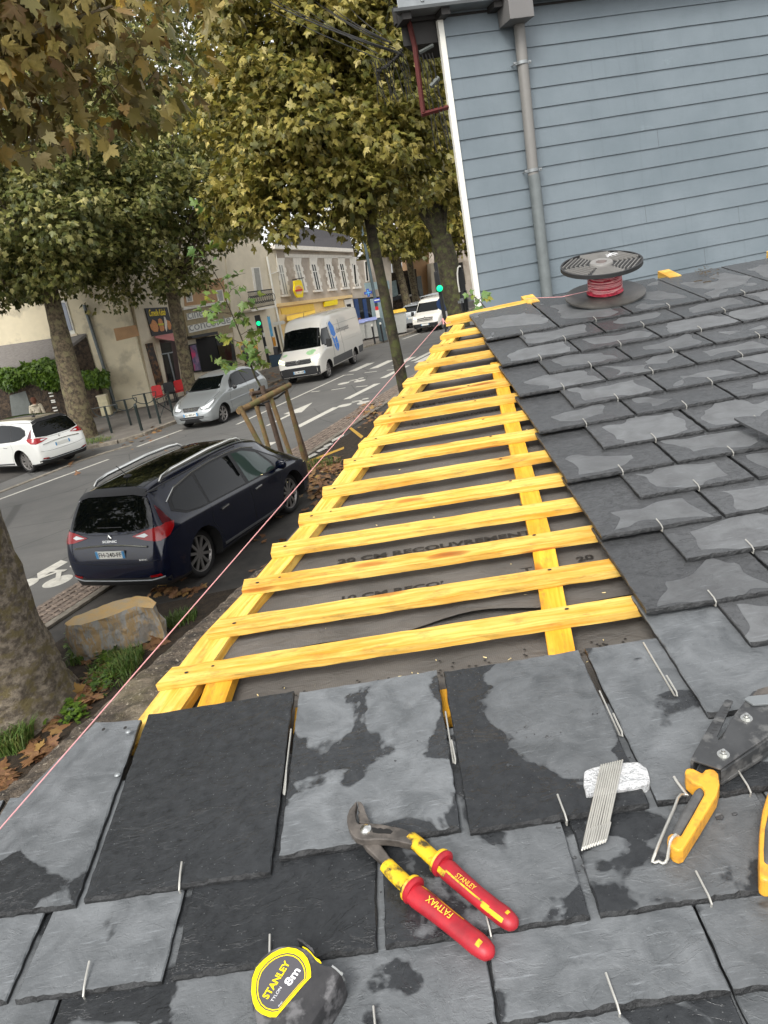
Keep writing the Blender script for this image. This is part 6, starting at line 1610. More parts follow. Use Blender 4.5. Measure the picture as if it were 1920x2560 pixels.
def hatch(name, label, loc, head, paint, scale, group=None, plate=None):
    keys = [(-1.90, .42, .55, .66, .55, .6, .68, .03), (-1.86, .32, .70, .78, .66, .7, .86, .04), (-1.80, .26, .76, .81, .80, .72, 1.0, .05), (-1.70, .24, .78, .82, .88, .68, 1.16, .06), (-1.45, .22, .79, .83, .92, .64, 1.38, .08), (-1.1, .2, .79, .835, .92, .62, 1.47, .10), (-.4, .2, .79, .835, .92, .61, 1.515, .12), (.15, .2, .79, .835, .92, .60, 1.48, .12), (.5, .2, .79, .83, .93, .59, 1.36, .11), (.85, .2, .79, .83, .93, .61, 1.16, .08), (1.05, .2, .79, .825, .92, .64, 1.03, .06), (1.35, .2, .78, .815, .84, .64, .94, .07), (1.62, .2, .75, .79, .72, .6, .82, .07), (1.80, .2, .68, .73, .6, .54, .70, .05), (1.90, .24, .55, .6, .5, .44, .58, .04), (1.93, .34, .4, .45, .44, .36, .5, .02)]
    c = Car(name, label, 'car', loc, head, keys, [(1.23, .735, .30, .19, (7, .05, False)), (-1.23, .735, .30, .19, (7, .05, False))], scale, paint, sill=4, group=group, arch=1.02)
    for ax in ('y-', 'y+'):
        c.decal(ax, [(-1.50, 1.02), (-1.1, .985), (.0, .975), (.0, .99), (.62, .985), (.40, 1.2), (.12, 1.36), (-.2, 1.40), (-.7, 1.40), (-1.1, 1.34), (-1.36, 1.22)], 'window_surround', M['plastic'], .002)
        c.decal(ax, [(-1.36, 1.04), (-1.0, 1.01), (-.46, 1.0), (-.44, 1.37), (-.75, 1.37), (-1.1, 1.31), (-1.30, 1.18)], 'side_window', M['glass'], .004)
        c.decal(ax, [(-.38, 1.0), (.50, 1.0), (.34, 1.19), (.10, 1.33), (-.18, 1.37), (-.38, 1.37)], 'side_window', M['glass'], .004)
        c.line(ax, [(-1.0, .62), (.85, .62)], .014, 'side_moulding', paint, .006)
        for xx in (-.66, .2 - .45): pass
        for xx in (-.75, -.05): c.line(ax, [(xx, .86), (xx + .15, .87)], .012, 'door_handle', paint, .012)
        for pts in ([(-.42, .98), (-.42, .3)], [(.70, .96), (.78, .6), (.72, .3)], [(-1.0, .98), (-.95, .6)]): c.line(ax, pts, .003, 'panel_gap', M['dark'], .0, 4)
        sg = 1 if ax == 'y+' else -1
        m_ = MB(); m_.lathe([(.001, -.09), (.05, -.08), (.075, -.02), (.075, .03), (.001, .08)], 12, Matrix.Translation((.52, sg * .90, 1.0)) @ Matrix.Rotation(pi / 2, 4, 'X') @ Matrix.Scale(.7, 4, (1, 0, 0))); m_.build('mirror', M['plastic'], c.root, smooth=True)
        c.decal('x+', [(sg * .34, .66), (sg * .50, .70), (sg * .68, .82), (sg * .70, .74), (sg * .62, .62), (sg * .42, .60)], 'headlight', M['lampclear'], .006, .03)
        c.decal('x-', [(sg * .60, .80), (sg * .74, .85), (sg * .72, 1.05), (sg * .62, 1.02)], 'tail_lamp', M['tail'], .006, .03)
    c.decal('x+', [(-.60, 1.06), (.60, 1.06), (.50, 1.40), (-.50, 1.40)], 'windscreen', M['glass'], .004, .05)
    c.line('x+', [(-.5, 1.08), (.0, 1.07), (.3, 1.1)], .008, 'wiper', M['plastic'], .012)
    c.decal('x-', [(-.58, 1.05), (.58, 1.05), (.48, 1.36), (-.48, 1.36)], 'rear_window', M['glass'], .004, .05)
    for sg in (1, -1): c.decal('x+', [(sg * .32, .655), (sg * .50, .715), (sg * .70, .845), (sg * .725, .74), (sg * .63, .60), (sg * .40, .58)], 'lamp_surround', M['plastic_grey'], .003, .03); c.line('z+', [(1.02, sg * .66), (1.4, sg * .62), (1.72, sg * .46)], .004, 'panel_gap', M['dark'], .0, 4)
    gr = c.decal('x+', [(-.32, .69), (.32, .69), (.25, .57), (-.25, .57)], 'grille', M['plastic'], .004, .04)
    for k in range(3): c.line('x+', [(-.28 + k * .02, .665 - k * .035), (0, .672 - k * .035), (.28 - k * .02, .665 - k * .035)], .007, 'grille_bar', M['chrome'], .008)
    for k in range(2): c.line('x+', [(-.06, .61 + k * .035), (0, .645 + k * .035), (.06, .61 + k * .035)], .008, 'badge', M['chrome'], .016)
    c.decal('x+', [(-.42, .33), (.42, .33), (.46, .41), (-.46, .41)], 'intake', M['plastic'], .005, .04)
    c.line('x+', [(-.55, .37), (0, .37), (.55, .37)], .006, 'intake_bar', paint, .008)
    c.plate('x+', -.26, .26, .43, .53, plate, off=.02)
    c.plate('x-', -.26, .26, .66, .76, None)
    return c
hs = V((-sin(SA), -cos(SA), 0)); lf = V((cos(SA), -sin(SA), 0))
fw_ = gnd(*dd(490, 912)); cc = fw_ - lf * .83 - hs * 1.33
hatch('small_car', 'silver small hatchback driving towards the roof in the far lane', cc, hs, M['silver'], 1.10, None, 'ED-882-PY')

def van(name, label, loc, head, scale, low=False, group=None):
    if not low:
        keys = [(-3.15, .45, .93, .98, 1.2, .91, 2.42, .12), (-3.08, .38, .97, 1.02, 1.2, .92, 2.53, .12), (-2.5, .36, .98, 1.02, 1.2, .92, 2.57, .14), (.4, .35, .98, 1.02, 1.2, .91, 2.58, .15), (1.0, .35, .98, 1.02, 1.2, .89, 2.56, .18), (1.35, .35, .98, 1.02, 1.2, .86, 2.46, .2), (1.6, .34, .98, 1.015, 1.2, .83, 2.24, .18), (1.9, .34, .98, 1.0, 1.2, .82, 1.82, .14), (2.15, .33, .97, .99, 1.15, .82, 1.46, .10), (2.35, .32, .95, .97, 1.08, .82, 1.31, .08), (2.6, .30, .92, .94, .95, .80, 1.17, .08), (2.75, .28, .86, .88, .8, .76, .98, .08), (2.82, .34, .78, .8, .62, .68, .74, .05)]
        wh = [(1.82, .90, .35, .23, (8, .05, False)), (-1.82, .90, .35, .23, (8, .05, False))]
    else:
        keys = [(-2.35, .45, .85, .90, 1.0, .80, 1.80, .12), (-2.28, .36, .91, .95, 1.05, .82, 1.90, .12), (-1.8, .33, .93, .97, 1.05, .80, 1.95, .14), (.2, .32, .93, .97, 1.05, .79, 1.96, .15), (.75, .32, .93, .97, 1.05, .76, 1.90, .16), (1.15, .32, .93, .965, 1.05, .74, 1.68, .15), (1.5, .31, .92, .95, 1.05, .74, 1.36, .1), (1.72, .30, .91, .94, 1.02, .76, 1.19, .08), (2.0, .29, .88, .91, .9, .74, 1.08, .08), (2.2, .28, .83, .86, .78, .70, .96, .08), (2.34, .28, .74, .78, .6, .62, .78, .06), (2.40, .34, .6, .64, .5, .52, .62, .04)]
        wh = [(1.55, .83, .33, .22, (5, .07, False)), (-1.55, .83, .33, .22, (5, .07, False))]
    c = Car(name, label, 'van', loc, head, keys, wh, scale, M['vanwhite'], sill=4, group=group, arch=1.06)
    if not low:
        for ax, sg in (('y+', 1), ('y-', -1)):
            c.decal(ax, [(1.10, 1.36), (2.02, 1.40), (1.86, 1.72), (1.62, 2.02), (1.10, 2.04)], 'side_window', M['glass'], .004)
            c.decal(ax, [(-3.0, .42), (-2.35, .42), (-2.30, .72), (-3.05, .74)], 'side_cladding', M['plastic_grey'], .006)
            c.decal(ax, [(-1.35, .42), (1.32, .42), (1.30, .74), (-1.33, .74)], 'side_cladding', M['plastic_grey'], .006)
            c.line(ax, [(-3.0, 2.02), (.9, 2.02)], .006, 'panel_gap', M['zinc'], 0, 4); c.line(ax, [(1.04, 2.2), (1.04, .4)], .006, 'panel_gap', M['dark'], 0, 4); c.line(ax, [(-.25, 2.2), (-.25, .75)], .005, 'panel_gap', M['dark'], 0, 4)
            c.line(ax, [(-3.0, 1.22), (2.0, 1.28)], .01, 'body_crease', M['vanwhite'], .0, 5)
            X = (lambda t: .92 - t) if sg > 0 else (lambda t: -.9 + t)
            for pl__ in ([(-.02, 2.14), (.22, 2.24), (.50, 1.96), (.54, 1.62), (.26, 1.54), (0, 1.68)], [(.02, 1.60), (.25, 1.48), (.30, .92), (.06, 1.16)], [(.31, 1.46), (.58, 1.56), (.64, 1.12), (.36, .90)]) or ([(0.0, 2.06), (.22, 2.14), (.46, 1.90), (.50, 1.62), (.26, 1.52), (.02, 1.66)], [(.06, 1.58), (.25, 1.46), (.30, .98), (.10, 1.18)], [(.30, 1.44), (.54, 1.54), (.60, 1.16), (.35, .96)]):
                c.decal(ax, [(X(p[0]), p[1]) for p in pl__], 'emblem', M['emblem_blue'], .006, .06)
            c.words(ax, 'chronopost', X(.66), 1.58, 1.75, .30, plain('grey lettering', lin(84, 86, 92), .5) if 'grey lettering' not in bpy.data.materials else bpy.data.materials['grey lettering'], -sg, .006, .0)
            m_ = MB(); m_.prism([(-.10, -.17), (.10, -.17), (.12, .15), (-.08, .17)], -.09, .09, Matrix.Translation((1.98, sg * 1.20, 1.45)) @ Matrix.Rotation(pi / 2, 4, 'X') @ Matrix.Rotation(pi / 2, 4, 'Y')); m_.tube([(1.93, sg * .98, 1.38), (1.96, sg * 1.12, 1.38)], .04, 6); m_.build('mirror', M['plastic'], c.root, bevel=.02)
            c.decal('x+', [(sg * .56, .98), (sg * .70, 1.03), (sg * .91, 1.14), (sg * .92, .92), (sg * .60, .86)], 'headlight', M['lampclear'], .006, .04)
            c.line('x+', [(sg * .60, .90), (sg * .88, .96), (sg * .88, 1.08), (sg * .62, 1.0)], .02, 'lit_headlight', M['lamplit'], .012)
        c.decal('x+', [(-.86, 1.36), (.86, 1.36), (.79, 2.08), (.4, 2.14), (-.4, 2.14), (-.79, 2.08)], 'windscreen', M['glass'], .004)
        c.decal('x+', [(-.56, .99), (.56, .99), (.60, .84), (.5, .80), (-.5, .80), (-.60, .84)], 'grille', M['plastic'], .006)
        c.decal('x+', [(-.90, .66), (-.62, .70), (.62, .70), (.90, .66), (.88, .30), (-.88, .30)], 'bumper', M['plastic'], .008)
        for k in range(2): c.line('x+', [(-.55, .95 - k * .07), (.55, .95 - k * .07)], .007, 'grille_bar', M['chrome'], .012)
        h = c.hit('x+', 0, .905, .015); m_ = MB(); m_.lathe([(.085, 0), (.095, .01), (.075, .012)], 20, Matrix.Translation(h) @ Matrix.Rotation(pi / 2, 4, 'Y'), close=True)
        for (p, q) in (((-.055, .05), (-.02, -.05)), ((-.02, -.05), (0, 0)), ((0, 0), (.02, -.05)), ((.02, -.05), (.055, .05))): m_.tube([h + V((.01, p[0], p[1])), h + V((.01, q[0], q[1]))], .009, 5)
        m_.build('badge', M['chrome'], c.root)
        c.plate('x+', -.26, .26, .45, .56, 'GL-882-GM', off=.03)
        bl = plain('green floral print', lin(150, 190, 140), .5, var=.3, scale=20)
        for (yy, xx, r_) in ((.52, 2.52, .13), (.62, 2.42, .09), (-.62, 2.5, .08)): c.decal('z+', [(xx + r_ * cos(k * .7), yy + r_ * 1.4 * sin(k * .7)) for k in range(9)], 'floral_print', bl, .005, .05)
        c.decal('z+', [(2.52, -.05), (2.58, -.05), (2.58, .1), (2.52, .1)], 'bonnet_print', M['emblem_blue'], .004, .05) if False else None
        c.words('z+', 'livraison propre', 2.42, -.45, .01, .01, M['white_ink']) if False else None
        m_ = MB(); m_.tube([(1.05, -.05, 2.54), (.93, -.05, 2.74)], .012, 5); m_.build('aerial', M['plastic'], c.root)
        c.line('x-', [(-.0, .5), (0, 2.3)], .01, 'panel_gap', M['dark'], 0, 4)
    else:
        for ax, sg in (('y+', 1), ('y-', -1)):
            c.decal(ax, [(.35, 1.12), (1.52, 1.14), (1.22, 1.48), (.95, 1.66), (.35, 1.70)], 'side_window', M['glass'], .004)
            m_ = MB(); m_.prism([(-.08, -.13), (.09, -.13), (.1, .12), (-.06, .13)], -.07, .07, Matrix.Translation((1.35, sg * 1.08, 1.15)) @ Matrix.Rotation(pi / 2, 4, 'X') @ Matrix.Rotation(pi / 2, 4, 'Y')); m_.build('mirror', M['plastic'], c.root, bevel=.02)
            c.decal('x+', [(sg * .50, .92), (sg * .78, 1.02), (sg * .80, .84), (sg * .62, .78)], 'headlight', M['lampclear'], .006, .04); c.line('x+', [(sg * .56, .86), (sg * .76, .9), (sg * .76, .96)], .03, 'lit_headlight', M['lamplit'], .012)
            c.line(ax, [(.28, 1.75), (.28, .4)], .005, 'panel_gap', M['dark'], 0, 4)
            c.decal(ax, [(-1.1, .40), (1.1, .40), (1.1, .60), (-1.1, .60)], 'side_cladding', M['plastic_grey'], .006)
        c.decal('x+', [(-.70, 1.20), (.70, 1.20), (.64, 1.70), (-.64, 1.70)], 'windscreen', M['glass'], .004)
        c.decal('x+', [(-.5, .90), (.5, .90), (.5, .68), (-.5, .68)], 'grille', M['plastic'], .006)
        for k in range(3): c.line('x+', [(-.52, .88 - k * .085), (0, .90 - k * .085), (.52, .88 - k * .085)], .018, 'grille_bar', M['vanwhite'], .014)
        c.decal('x+', [(-.80, .56), (.80, .56), (.76, .30), (-.76, .30)], 'bumper', M['plastic'], .008); c.plate('x+', -.26, .26, .44, .54, None, off=.03)
        m_ = MB(); h = c.hit('x+', 0, .87, .03); A = [(0, .09), (.065, 0), (0, -.09), (-.065, 0)]; m_.prism(A, 0, .01, Matrix.Translation(h) @ Matrix.Rotation(pi / 2, 4, 'Z') @ Matrix.Rotation(pi / 2, 4, 'X')); m_.build('badge', M['chrome'], c.root)
        m_ = MB()
        for yy in (-.62, .62): m_.tube([(-1.9, yy, 2.06), (.7, yy, 2.06)], .02, 6)
        for xx in (-1.8, -1.0, -.2, .6): m_.tube([(xx, -.7, 2.05), (xx, .7, 2.05)], .018, 6); m_.tube([(xx, -.66, 1.9), (xx, -.66, 2.05)], .015, 5); m_.tube([(xx, .66, 1.9), (xx, .66, 2.05)], .015, 5)
        m_.build('roof_rack', M['zinc'], c.root)
    return c
hv = V((-sin(radians(18.8)), -cos(radians(18.8)), 0)); lv = V((-hv.y, hv.x, 0))
fwv = V((-1.21, 34.36, 0)); van('delivery_van', 'tall white delivery van with a blue emblem on its side coming down the road', fwv - lv * .98 - hv * 1.91, hv, 1.05)
ht = V((-sin(radians(24)), -cos(radians(24)), 0)); lt = V((-ht.y, ht.x, 0))
ft = gnd(*b3(800, 1118)); ft2 = V((ft.x, ft.y, 0))
van('small_van', 'low white panel van with a ladder rack waiting beyond the crossing under the green light', ft2 + lt * .95 * .95 - ht * 2.2, ht, 1.0, True)
hatch('parked_car', 'pale parked car half hidden between the yellow lidded bin and the low white van', uv(51.5, -15.9, 0), V((sin(radians(26)), cos(radians(26)), 0)), M['greycar'], 1.1)
# ------------------------------------------------------------------ buildings across the road
FP = V((-9.42, 35.45, 0)); FA = radians(32); FD = V((sin(FA), cos(FA), 0)); FN = V((cos(FA), -sin(FA), 0))
GA = radians(95); GD = V((sin(GA), cos(GA), 0)); GN = V((-GD.y, GD.x, 0)) * -1
if GN.y > 0: GN = -GN
def fac(p, off=0.0): return onpl(p[0], p[1], FP + FN * off, FN)
def gpl(p, off=0.0): return onpl(p[0], p[1], FP + GN * off, GN)
def panel(name, f, pts, mat, parent, plane=fac, off=.03, thick=.06, nrm=None, floor=None):
    P = [plane(f(*p) if f else p, off) for p in pts]
    if floor is not None:
        for i in floor: P[i] = V((P[i].x, P[i].y, 0))
    g = MB(); g.slab(P, -(nrm or (FN if plane is fac else GN)) * thick)
    return g.build(name, mat, parent)
# cream house with its corner, at the left
ch = thing('cream_house', 'cream rendered house with a plain side wall behind the mottled tree at the left', 'house', FP)
A = gpl((-260, 1050)); P = [V((A.x, A.y, 0)), V((FP.x, FP.y, 0)), V((FP.x, FP.y, 9.5)), V((A.x, A.y, 9.5))]
g = MB(); g.slab(P, -GN * 6); g.build('wall', M['cream'], ch)
wf = panel('window', b7, [(775, 370), (905, 375), (1045, 870), (885, 900)], M['white'], ch, gpl, .04, .05)
panel('pane', b7, [(790, 420), (895, 425), (1000, 800), (905, 830)], M['skyglass'], wf, gpl, .06, .02)
panel('sill', b7, [(850, 885), (1060, 850), (1068, 880), (870, 915)], M['cream2'], wf, gpl, .10, .1)
panel('repaired_patch', c3, [(735, 575), (880, 550), (905, 620), (755, 655)], M['orangewall'], ch, gpl, .008, .01)
g = MB(); q = [gpl(c3(545, 420), .12), gpl(c3(690, 880), .12), gpl(c3(750, 1090), .12)]; g.tube(q, .075, 10); g.build('downpipe', M['pipe2'], ch, smooth=True)
# lean-to with slate roof
ln_ = thing('lean_to', 'low lean-to with a slate roof and dark side wall against the cream house', 'lean-to', gpl(b7(1190, 1380), 1.0))
T1_, T0_ = gpl(b7(1190, 850), .05), gpl(b7(-700, 1120), .05)
E1, E0 = gpl(b7(690, 1230), .85), gpl(b7(-900, 1500), .85)
E1 = V((E1.x + 0, E1.y, E1.z))
g = MB(); g.slab([E0, E1, T1_, T0_], V((0, 0, -.12))); g.build('roof', M['leanroof'], ln_)
g = MB(); b_ = V((T1_.x, T1_.y, 0)); e_ = V((E1.x, E1.y, 0)); g.slab([e_, b_, T1_ - V((.03, 0, .13)), E1 - V((.03, 0, .13))], V((-.25, 0, 0))); g.slab([V((E0.x, E0.y, 0)) + GN * -.2, e_ + GN * -.2, E1 + GN * -.2 - V((.1, 0, .13)), E0 + GN * -.2 - V((0, 0, .13))], -GN * .2); g.build('wall', M['rubble'], ln_)
# garden wall with climber, gate, meter cabinet
W1 = gnd(*b4(1420, 505), .1); W1.z = 0
def wpl(p, off=0.0): return onpl(p[0], p[1], W1 + GN * off, GN)
gw = thing('garden_wall', 'dark rubble garden wall under green climber behind the white parked car', 'wall', W1)
Q0 = wpl((-200, 1100)); hz_ = wpl(b7(1400, 1400)).z
g = MB(); g.slab([V((Q0.x, Q0.y, 0)), V((W1.x + .15, W1.y, 0)), V((W1.x + .15, W1.y, hz_ - .15)), V((W1.x - .8, W1.y, hz_ + .12)), V((Q0.x, Q0.y, hz_ + .1))], -GN * .4); g.build('stonework', M['rubble'], gw)
panel('gate', b4, [(130, 215), (350, 150), (490, 560), (180, 620)], M['gate'], gw, wpl, .05, .05)
for k, (x, y) in enumerate(((695, 182), (710, 225), (728, 285), (735, 308), (752, 385), (768, 425))):
    panel('letter_slot', b4, [(x - 28, y - 6), (x + 28, y - 14), (x + 32, y + 2), (x - 24, y + 10)], M['white'], gw, wpl, .04, .03)
iv = thing('climber', 'bright green climber hanging over the garden wall behind the white car', 'climbing plant', V((W1.x - 3, W1.y, 1.5)))
r = np.random.default_rng(9); n = 5200
def ivp():
    while True:
        x = r.uniform(-120, 1480); top = 1330 - max(0, 260 - abs(x - 620) * .75) * .6 if x < 900 else 1400 - (x - 1100) * .02; bot = 1560 + 60 * sin(x / 90) - (0 if x < 800 else 0)
        if x > 1050: top, bot = 1370, 1560
        y = top + (bot - top) * r.random()
        return x, y, top, bot
C = []; 
for k in range(n):
    x, y, t_, b_ = ivp(); C.append(tuple(wpl(b7(x, y), .1 + .55 * r.random() * sin(pi * (y - t_) / (b_ - t_ + 1)) ** .5 - .1)))
C = np.array(C); m = len(C)
leaf_cloud('foliage', C, r.normal(size=(m, 3)) * .6 + np.array([0, -.2, -.7]), r.normal(size=(m, 3)) * .45 + np.array([.1, -.6, .8]), .24 * r.uniform(.5, 1.2, m), M['leaf_ivy'], iv, .3)
cb = thing('meter_cabinet', 'small cream utility cabinet standing at the foot of the green downpipe', 'cabinet', gnd(*b4(1470, 495), .1))
cp_ = gnd(*b4(1490, 492), .12); tpz = aty(*b4(1420, 215), cp_.y).z
g = MB(); g.box((cp_.x, cp_.y, (tpz + .1) / 2 + .05), (.42, .30, tpz - .1), None); g.build('box', M['cabinet'], cb, bevel=.02)
g = MB(); g.box((cp_.x, cp_.y, tpz + .02), (.47, .35, .05)); g.build('lid', M['cream2'], cb, bevel=.01)
# burger shop
bs = thing('burger_shop', 'narrow burger shop with a black food sign and faded red awning beside the cream house', 'shop', FP)
panel('wall', None, [(300, 600), (470, 600), (505, 1000), (386, 1018)], M['cream2'], bs, fac, .0, 5, floor=(2, 3))
sg_ = panel('sign_board', crop(350, 755, 16.59), [(210, 262), (1130, 212), (1420, 1270), (515, 1425)], M['black'], bs, fac, .06, .05)
sgf = crop(350, 755, 16.59)
def fac_text(parent, f, txt, p0, p1, h_, mat, off, bold=.01, shear=0.0, name='lettering'):
    A = fac(f(*p0), off); B = fac(f(*p1), off); Mx = frame(A, B - A, FN.cross((B - A).normalized()))
    g = MB(); letters(g, txt, Mx, (B - A).length, h_, bold, shear); return g.build(name, mat, parent)
fac_text(sg_, sgf, 'Comedie Kebab', (400, 600), (1080, 545), .30, M['tape_yellow'], .075, .02, .25)
def blob(parent, f, pts, mat, off, name): return panel(name, f, pts, mat, parent, fac, off, .01)
blob(sg_, sgf, [(520, 720), (640, 790), (740, 930), (775, 1080), (750, 1230), (600, 1240), (480, 1150), (400, 940), (450, 920)], M['bread'], .075, 'printed_wrap')
blob(sg_, sgf, [(750, 720), (820, 680), (890, 710), (950, 840), (960, 900), (760, 900)], M['bread'], .075, 'printed_bun'); blob(sg_, sgf, [(740, 900), (1000, 880), (980, 960), (790, 980)], M['lettuce'], .078, 'printed_salad'); blob(sg_, sgf, [(800, 990), (980, 965), (1020, 1100), (1000, 1190), (900, 1220), (830, 1180)], M['bread'], .075, 'printed_bun')
blob(sg_, sgf, [(990, 600), (1040, 620), (1120, 800), (1130, 1100), (1110, 1235), (1040, 1080)], M['stonewhite'], .078, 'printed_wrap'); blob(sg_, sgf, [(1110, 740), (1240, 800), (1300, 960), (1290, 1130), (1200, 1150), (1140, 1000)], M['bread'], .075, 'printed_wrap')
A = [fac(sgf(600, 1420), .05), fac(sgf(1420, 1280), .05), fac(sgf(1480, 1590), .9), fac(sgf(700, 1475), .5)]
g = MB(); g.slab(A, V((0, 0, -.04))); g.build('awning', M['salmon'], bs)
panel('menu_board', b1, [(112, 735), (190, 722), (325, 1205), (240, 1225)], M['menu'], bs, fac, .05, .04)
panel('pillar', b1, [(205, 670), (262, 672), (365, 1215), (330, 1222)], M['cream2'], bs, fac, .04, .04)
df = panel('door', b1, [(262, 690), (455, 700), (530, 1240), (365, 1240)], M['brown'], bs, fac, .03, .05)
panel('pane', b1, [(280, 735), (400, 715), (470, 1190), (385, 1195)], M['darkglass'], df, fac, .05, .02)
for q in ([(295, 850), (425, 825), (427, 838), (297, 862)], [(365, 848), (380, 846), (465, 1190), (450, 1192)]): panel('glazing_bar', b1, q, M['zinc'], df, fac, .07, .02)
# cinema
cn = thing('cinema', 'cinema entrance with white lettered signs and a dark doorway behind the silver hatchback', 'cinema', fac((520, 940)))
panel('wall', None, [(440, 560), (650, 560), (690, 960), (470, 1000)], M['cream2'], cn, fac, -.02, 6, floor=(2, 3))
panel('upper_wall', b1, [(540, 60), (1010, -30), (1040, 240), (560, 300)], M['orangewall'], cn, fac, .01, .03)
for x in (600, 960):
    wq = panel('window', b1, [(x - 40, 120), (x + 35, 108), (x + 60, 245), (x - 10, 258)], M['stonewhite'], cn, fac, .04, .04); panel('pane', b1, [(x - 25, 125), (x + 28, 115), (x + 50, 238), (x, 246)], M['curtain'], wq, fac, .05, .02)
panel('cornice', b1, [(545, 315), (1060, 235), (1065, 262), (550, 345)], M['stonewhite'], cn, fac, .15, .15)
panel('fascia', b1, [(545, 350), (1080, 270), (1120, 600), (610, 690)], M['beige'], cn, fac, .08, .1)
s1_ = panel('sign_board', b1, [(583, 388), (940, 330), (955, 395), (597, 462)], M['white'], cn, fac, .12, .04); fac_text(s1_, b1, 'cinéma', (605, 452), (905, 398), .40, M['signgrey'], .14, .0)
s2_ = panel('sign_board', b1, [(597, 528), (1110, 425), (1125, 500), (618, 610)], M['white'], cn, fac, .12, .04); fac_text(s2_, b1, 'concorde', (622, 592), (1095, 492), .40, M['signgrey'], .14, .0)
panel('canopy', b1, [(635, 645), (940, 590), (945, 625), (650, 672)], M['black'], cn, fac, .7, .7)
panel('doorway', b1, [(690, 680), (960, 630), (1075, 1020), (770, 1060)], M['dark'], cn, fac, .03, .03)
panel('glazed_door', b1, [(920, 690), (1110, 655), (1170, 985), (1000, 1020)], M['darkglass'], cn, fac, .06, .03)
po = panel('poster_case', b1, [(612, 745), (698, 728), (765, 1055), (672, 1065)], M['black'], cn, fac, .08, .08); panel('poster', b1, [(622, 758), (688, 745), (750, 1035), (676, 1048)], M['poster'], po, fac, .095, .01)
# grey stone house with yellow shop
gh = thing('stone_house', 'old grey rendered house with pale stone window surrounds above a yellow shop front', 'house', fac(b2(430, 1500)))
panel('wall', b2, [(385, 95), (1455, 120), (1620, 1100), (500, 1500)], M['stonegrey'], gh, fac, .02, 7, floor=(2, 3))
panel('wall', b2, [(-330, 60), (383, 85), (498, 1500), (-200, 1650)], M['cream2'], gh, fac, .03, 7, floor=(2, 3))
panel('cornice', b2, [(370, 60), (1450, 118), (1455, 165), (375, 118)], M['stonewhite'], gh, fac, .35, .4)
panel('frieze', b2, [(500, 190), (1440, 215), (1446, 255), (510, 240)], M['stonewhite'], gh, fac, .06, .05)
A = [fac(b2(360, 62), .3), fac(b2(1450, 120), .3), fac(b2(1400, -60), -1.2), fac(b2(420, -260), -1.2)]
g = MB(); g.slab(A, V((0, 0, -.2))); g.build('roof', M['slateroof'], gh)
for (x0, y0, x1, y1, bx, by) in ((425, 345, 475, 350, 505, 745), (652, 342, 708, 342, 740, 690), (880, 338, 928, 340, 955, 680), (1085, 335, 1130, 338, 1155, 665), (1272, 332, 1312, 333, 1335, 645), (1437, 330, 1470, 331, 1500, 635)):
    wd = (x1 - x0); dx = bx - x0
    L = []
    nq = 7
    for k in range(nq + 1):
        t_ = k / nq; o_ = 38 if k % 2 else 24
        for tt_ in (t_, min(1, t_ + 1 / nq)):
            L.append((x0 + dx * tt_ - o_, (y0 - 25) + (by - y0 + 25) * tt_))
    Rr = [(p[0] + wd + (2 * o2), p[1] + 2) for p, o2 in zip(L, [(38 if (i // 2) % 2 else 24) for i in range(len(L))])]
    wq = panel('window', b2, [(x0 - 30, y0 - 95)] + L + Rr[::-1] + [(x1 + 34, y0 - 95)], M['stonewhite'], gh, fac, .06, .06)
    panel('pane', b2, [(x0, y0), (x1, y1), (x1 + dx * .98, by), (x0 + dx, by + 4)], M['curtain' if x0 < 800 else 'darkglass'], wq, fac, .065, .02)
    panel('casement', b2, [(x0 + wd * .42, y0), (x0 + wd * .62, y0), (x0 + wd * .62 + dx, by), (x0 + wd * .42 + dx, by)], M['white'], wq, fac, .075, .02)
    panel('casement', b2, [(x0 + dx * .27, y0 + (by - y0) * .27), (x1 + dx * .27, y0 + (by - y0) * .27), (x1 + dx * .3, y0 + (by - y0) * .3), (x0 + dx * .3, y0 + (by - y0) * .3)], M['white'], wq, fac, .075, .02)
    panel('sill', b2, [(x0 + dx - 30, by + 12), (x1 + dx + 34, by + 2), (x1 + dx + 38, by + 30), (x0 + dx - 26, by + 40)], M['stonewhite'], wq, fac, .18, .2)
# balcony
wq = panel('window', b2, [(45, 380), (165, 372), (215, 720), (95, 740)], M['stonewhite'], gh, fac, .06, .05); panel('pane', b2, [(85, 390), (150, 385), (195, 720), (130, 735)], M['curtain'], wq, fac, .08, .02)
panel('balcony_slab', b2, [(40, 965), (375, 905), (382, 930), (60, 990)], M['stonewhite'], gh, fac, .7, .7)
g = MB()
for k in range(22):
    t_ = k / 21; a = (0 + 325 * t_, 725 - 42 * t_); b = (40 + 320 * t_, 955 - 62 * t_); g.tube([fac(b2(*a), .68), fac(b2(*b), .68)], .016, 4)
    if k % 2: c = (20 + 320 * t_, 840 - 52 * t_); o_ = fac(b2(*c), .68); g.lathe([(.22, 0), (.22, .02), (.19, .02), (.19, 0)], 12, frame(o_, FD, (0, 0, 1)), close=True)
g.tube([fac(b2(-4, 722), .68), fac(b2(330, 680), .68)], .03, 5); g.tube([fac(b2(36, 950), .68), fac(b2(365, 890), .68)], .025, 5)
g.build('balcony_railing', M['black'], gh)
g = MB(); g.tube([fac(b2(260, 230), .12), fac(b2(385, 920), .12), fac(b2(500, 1480), .12)], .06, 8); g.tube([fac(b2(385, 190), .1), fac(b2(430, 430), .1), fac(b2(285, 480), .1)], .025, 6); g.build('downpipe', M['white'], gh)
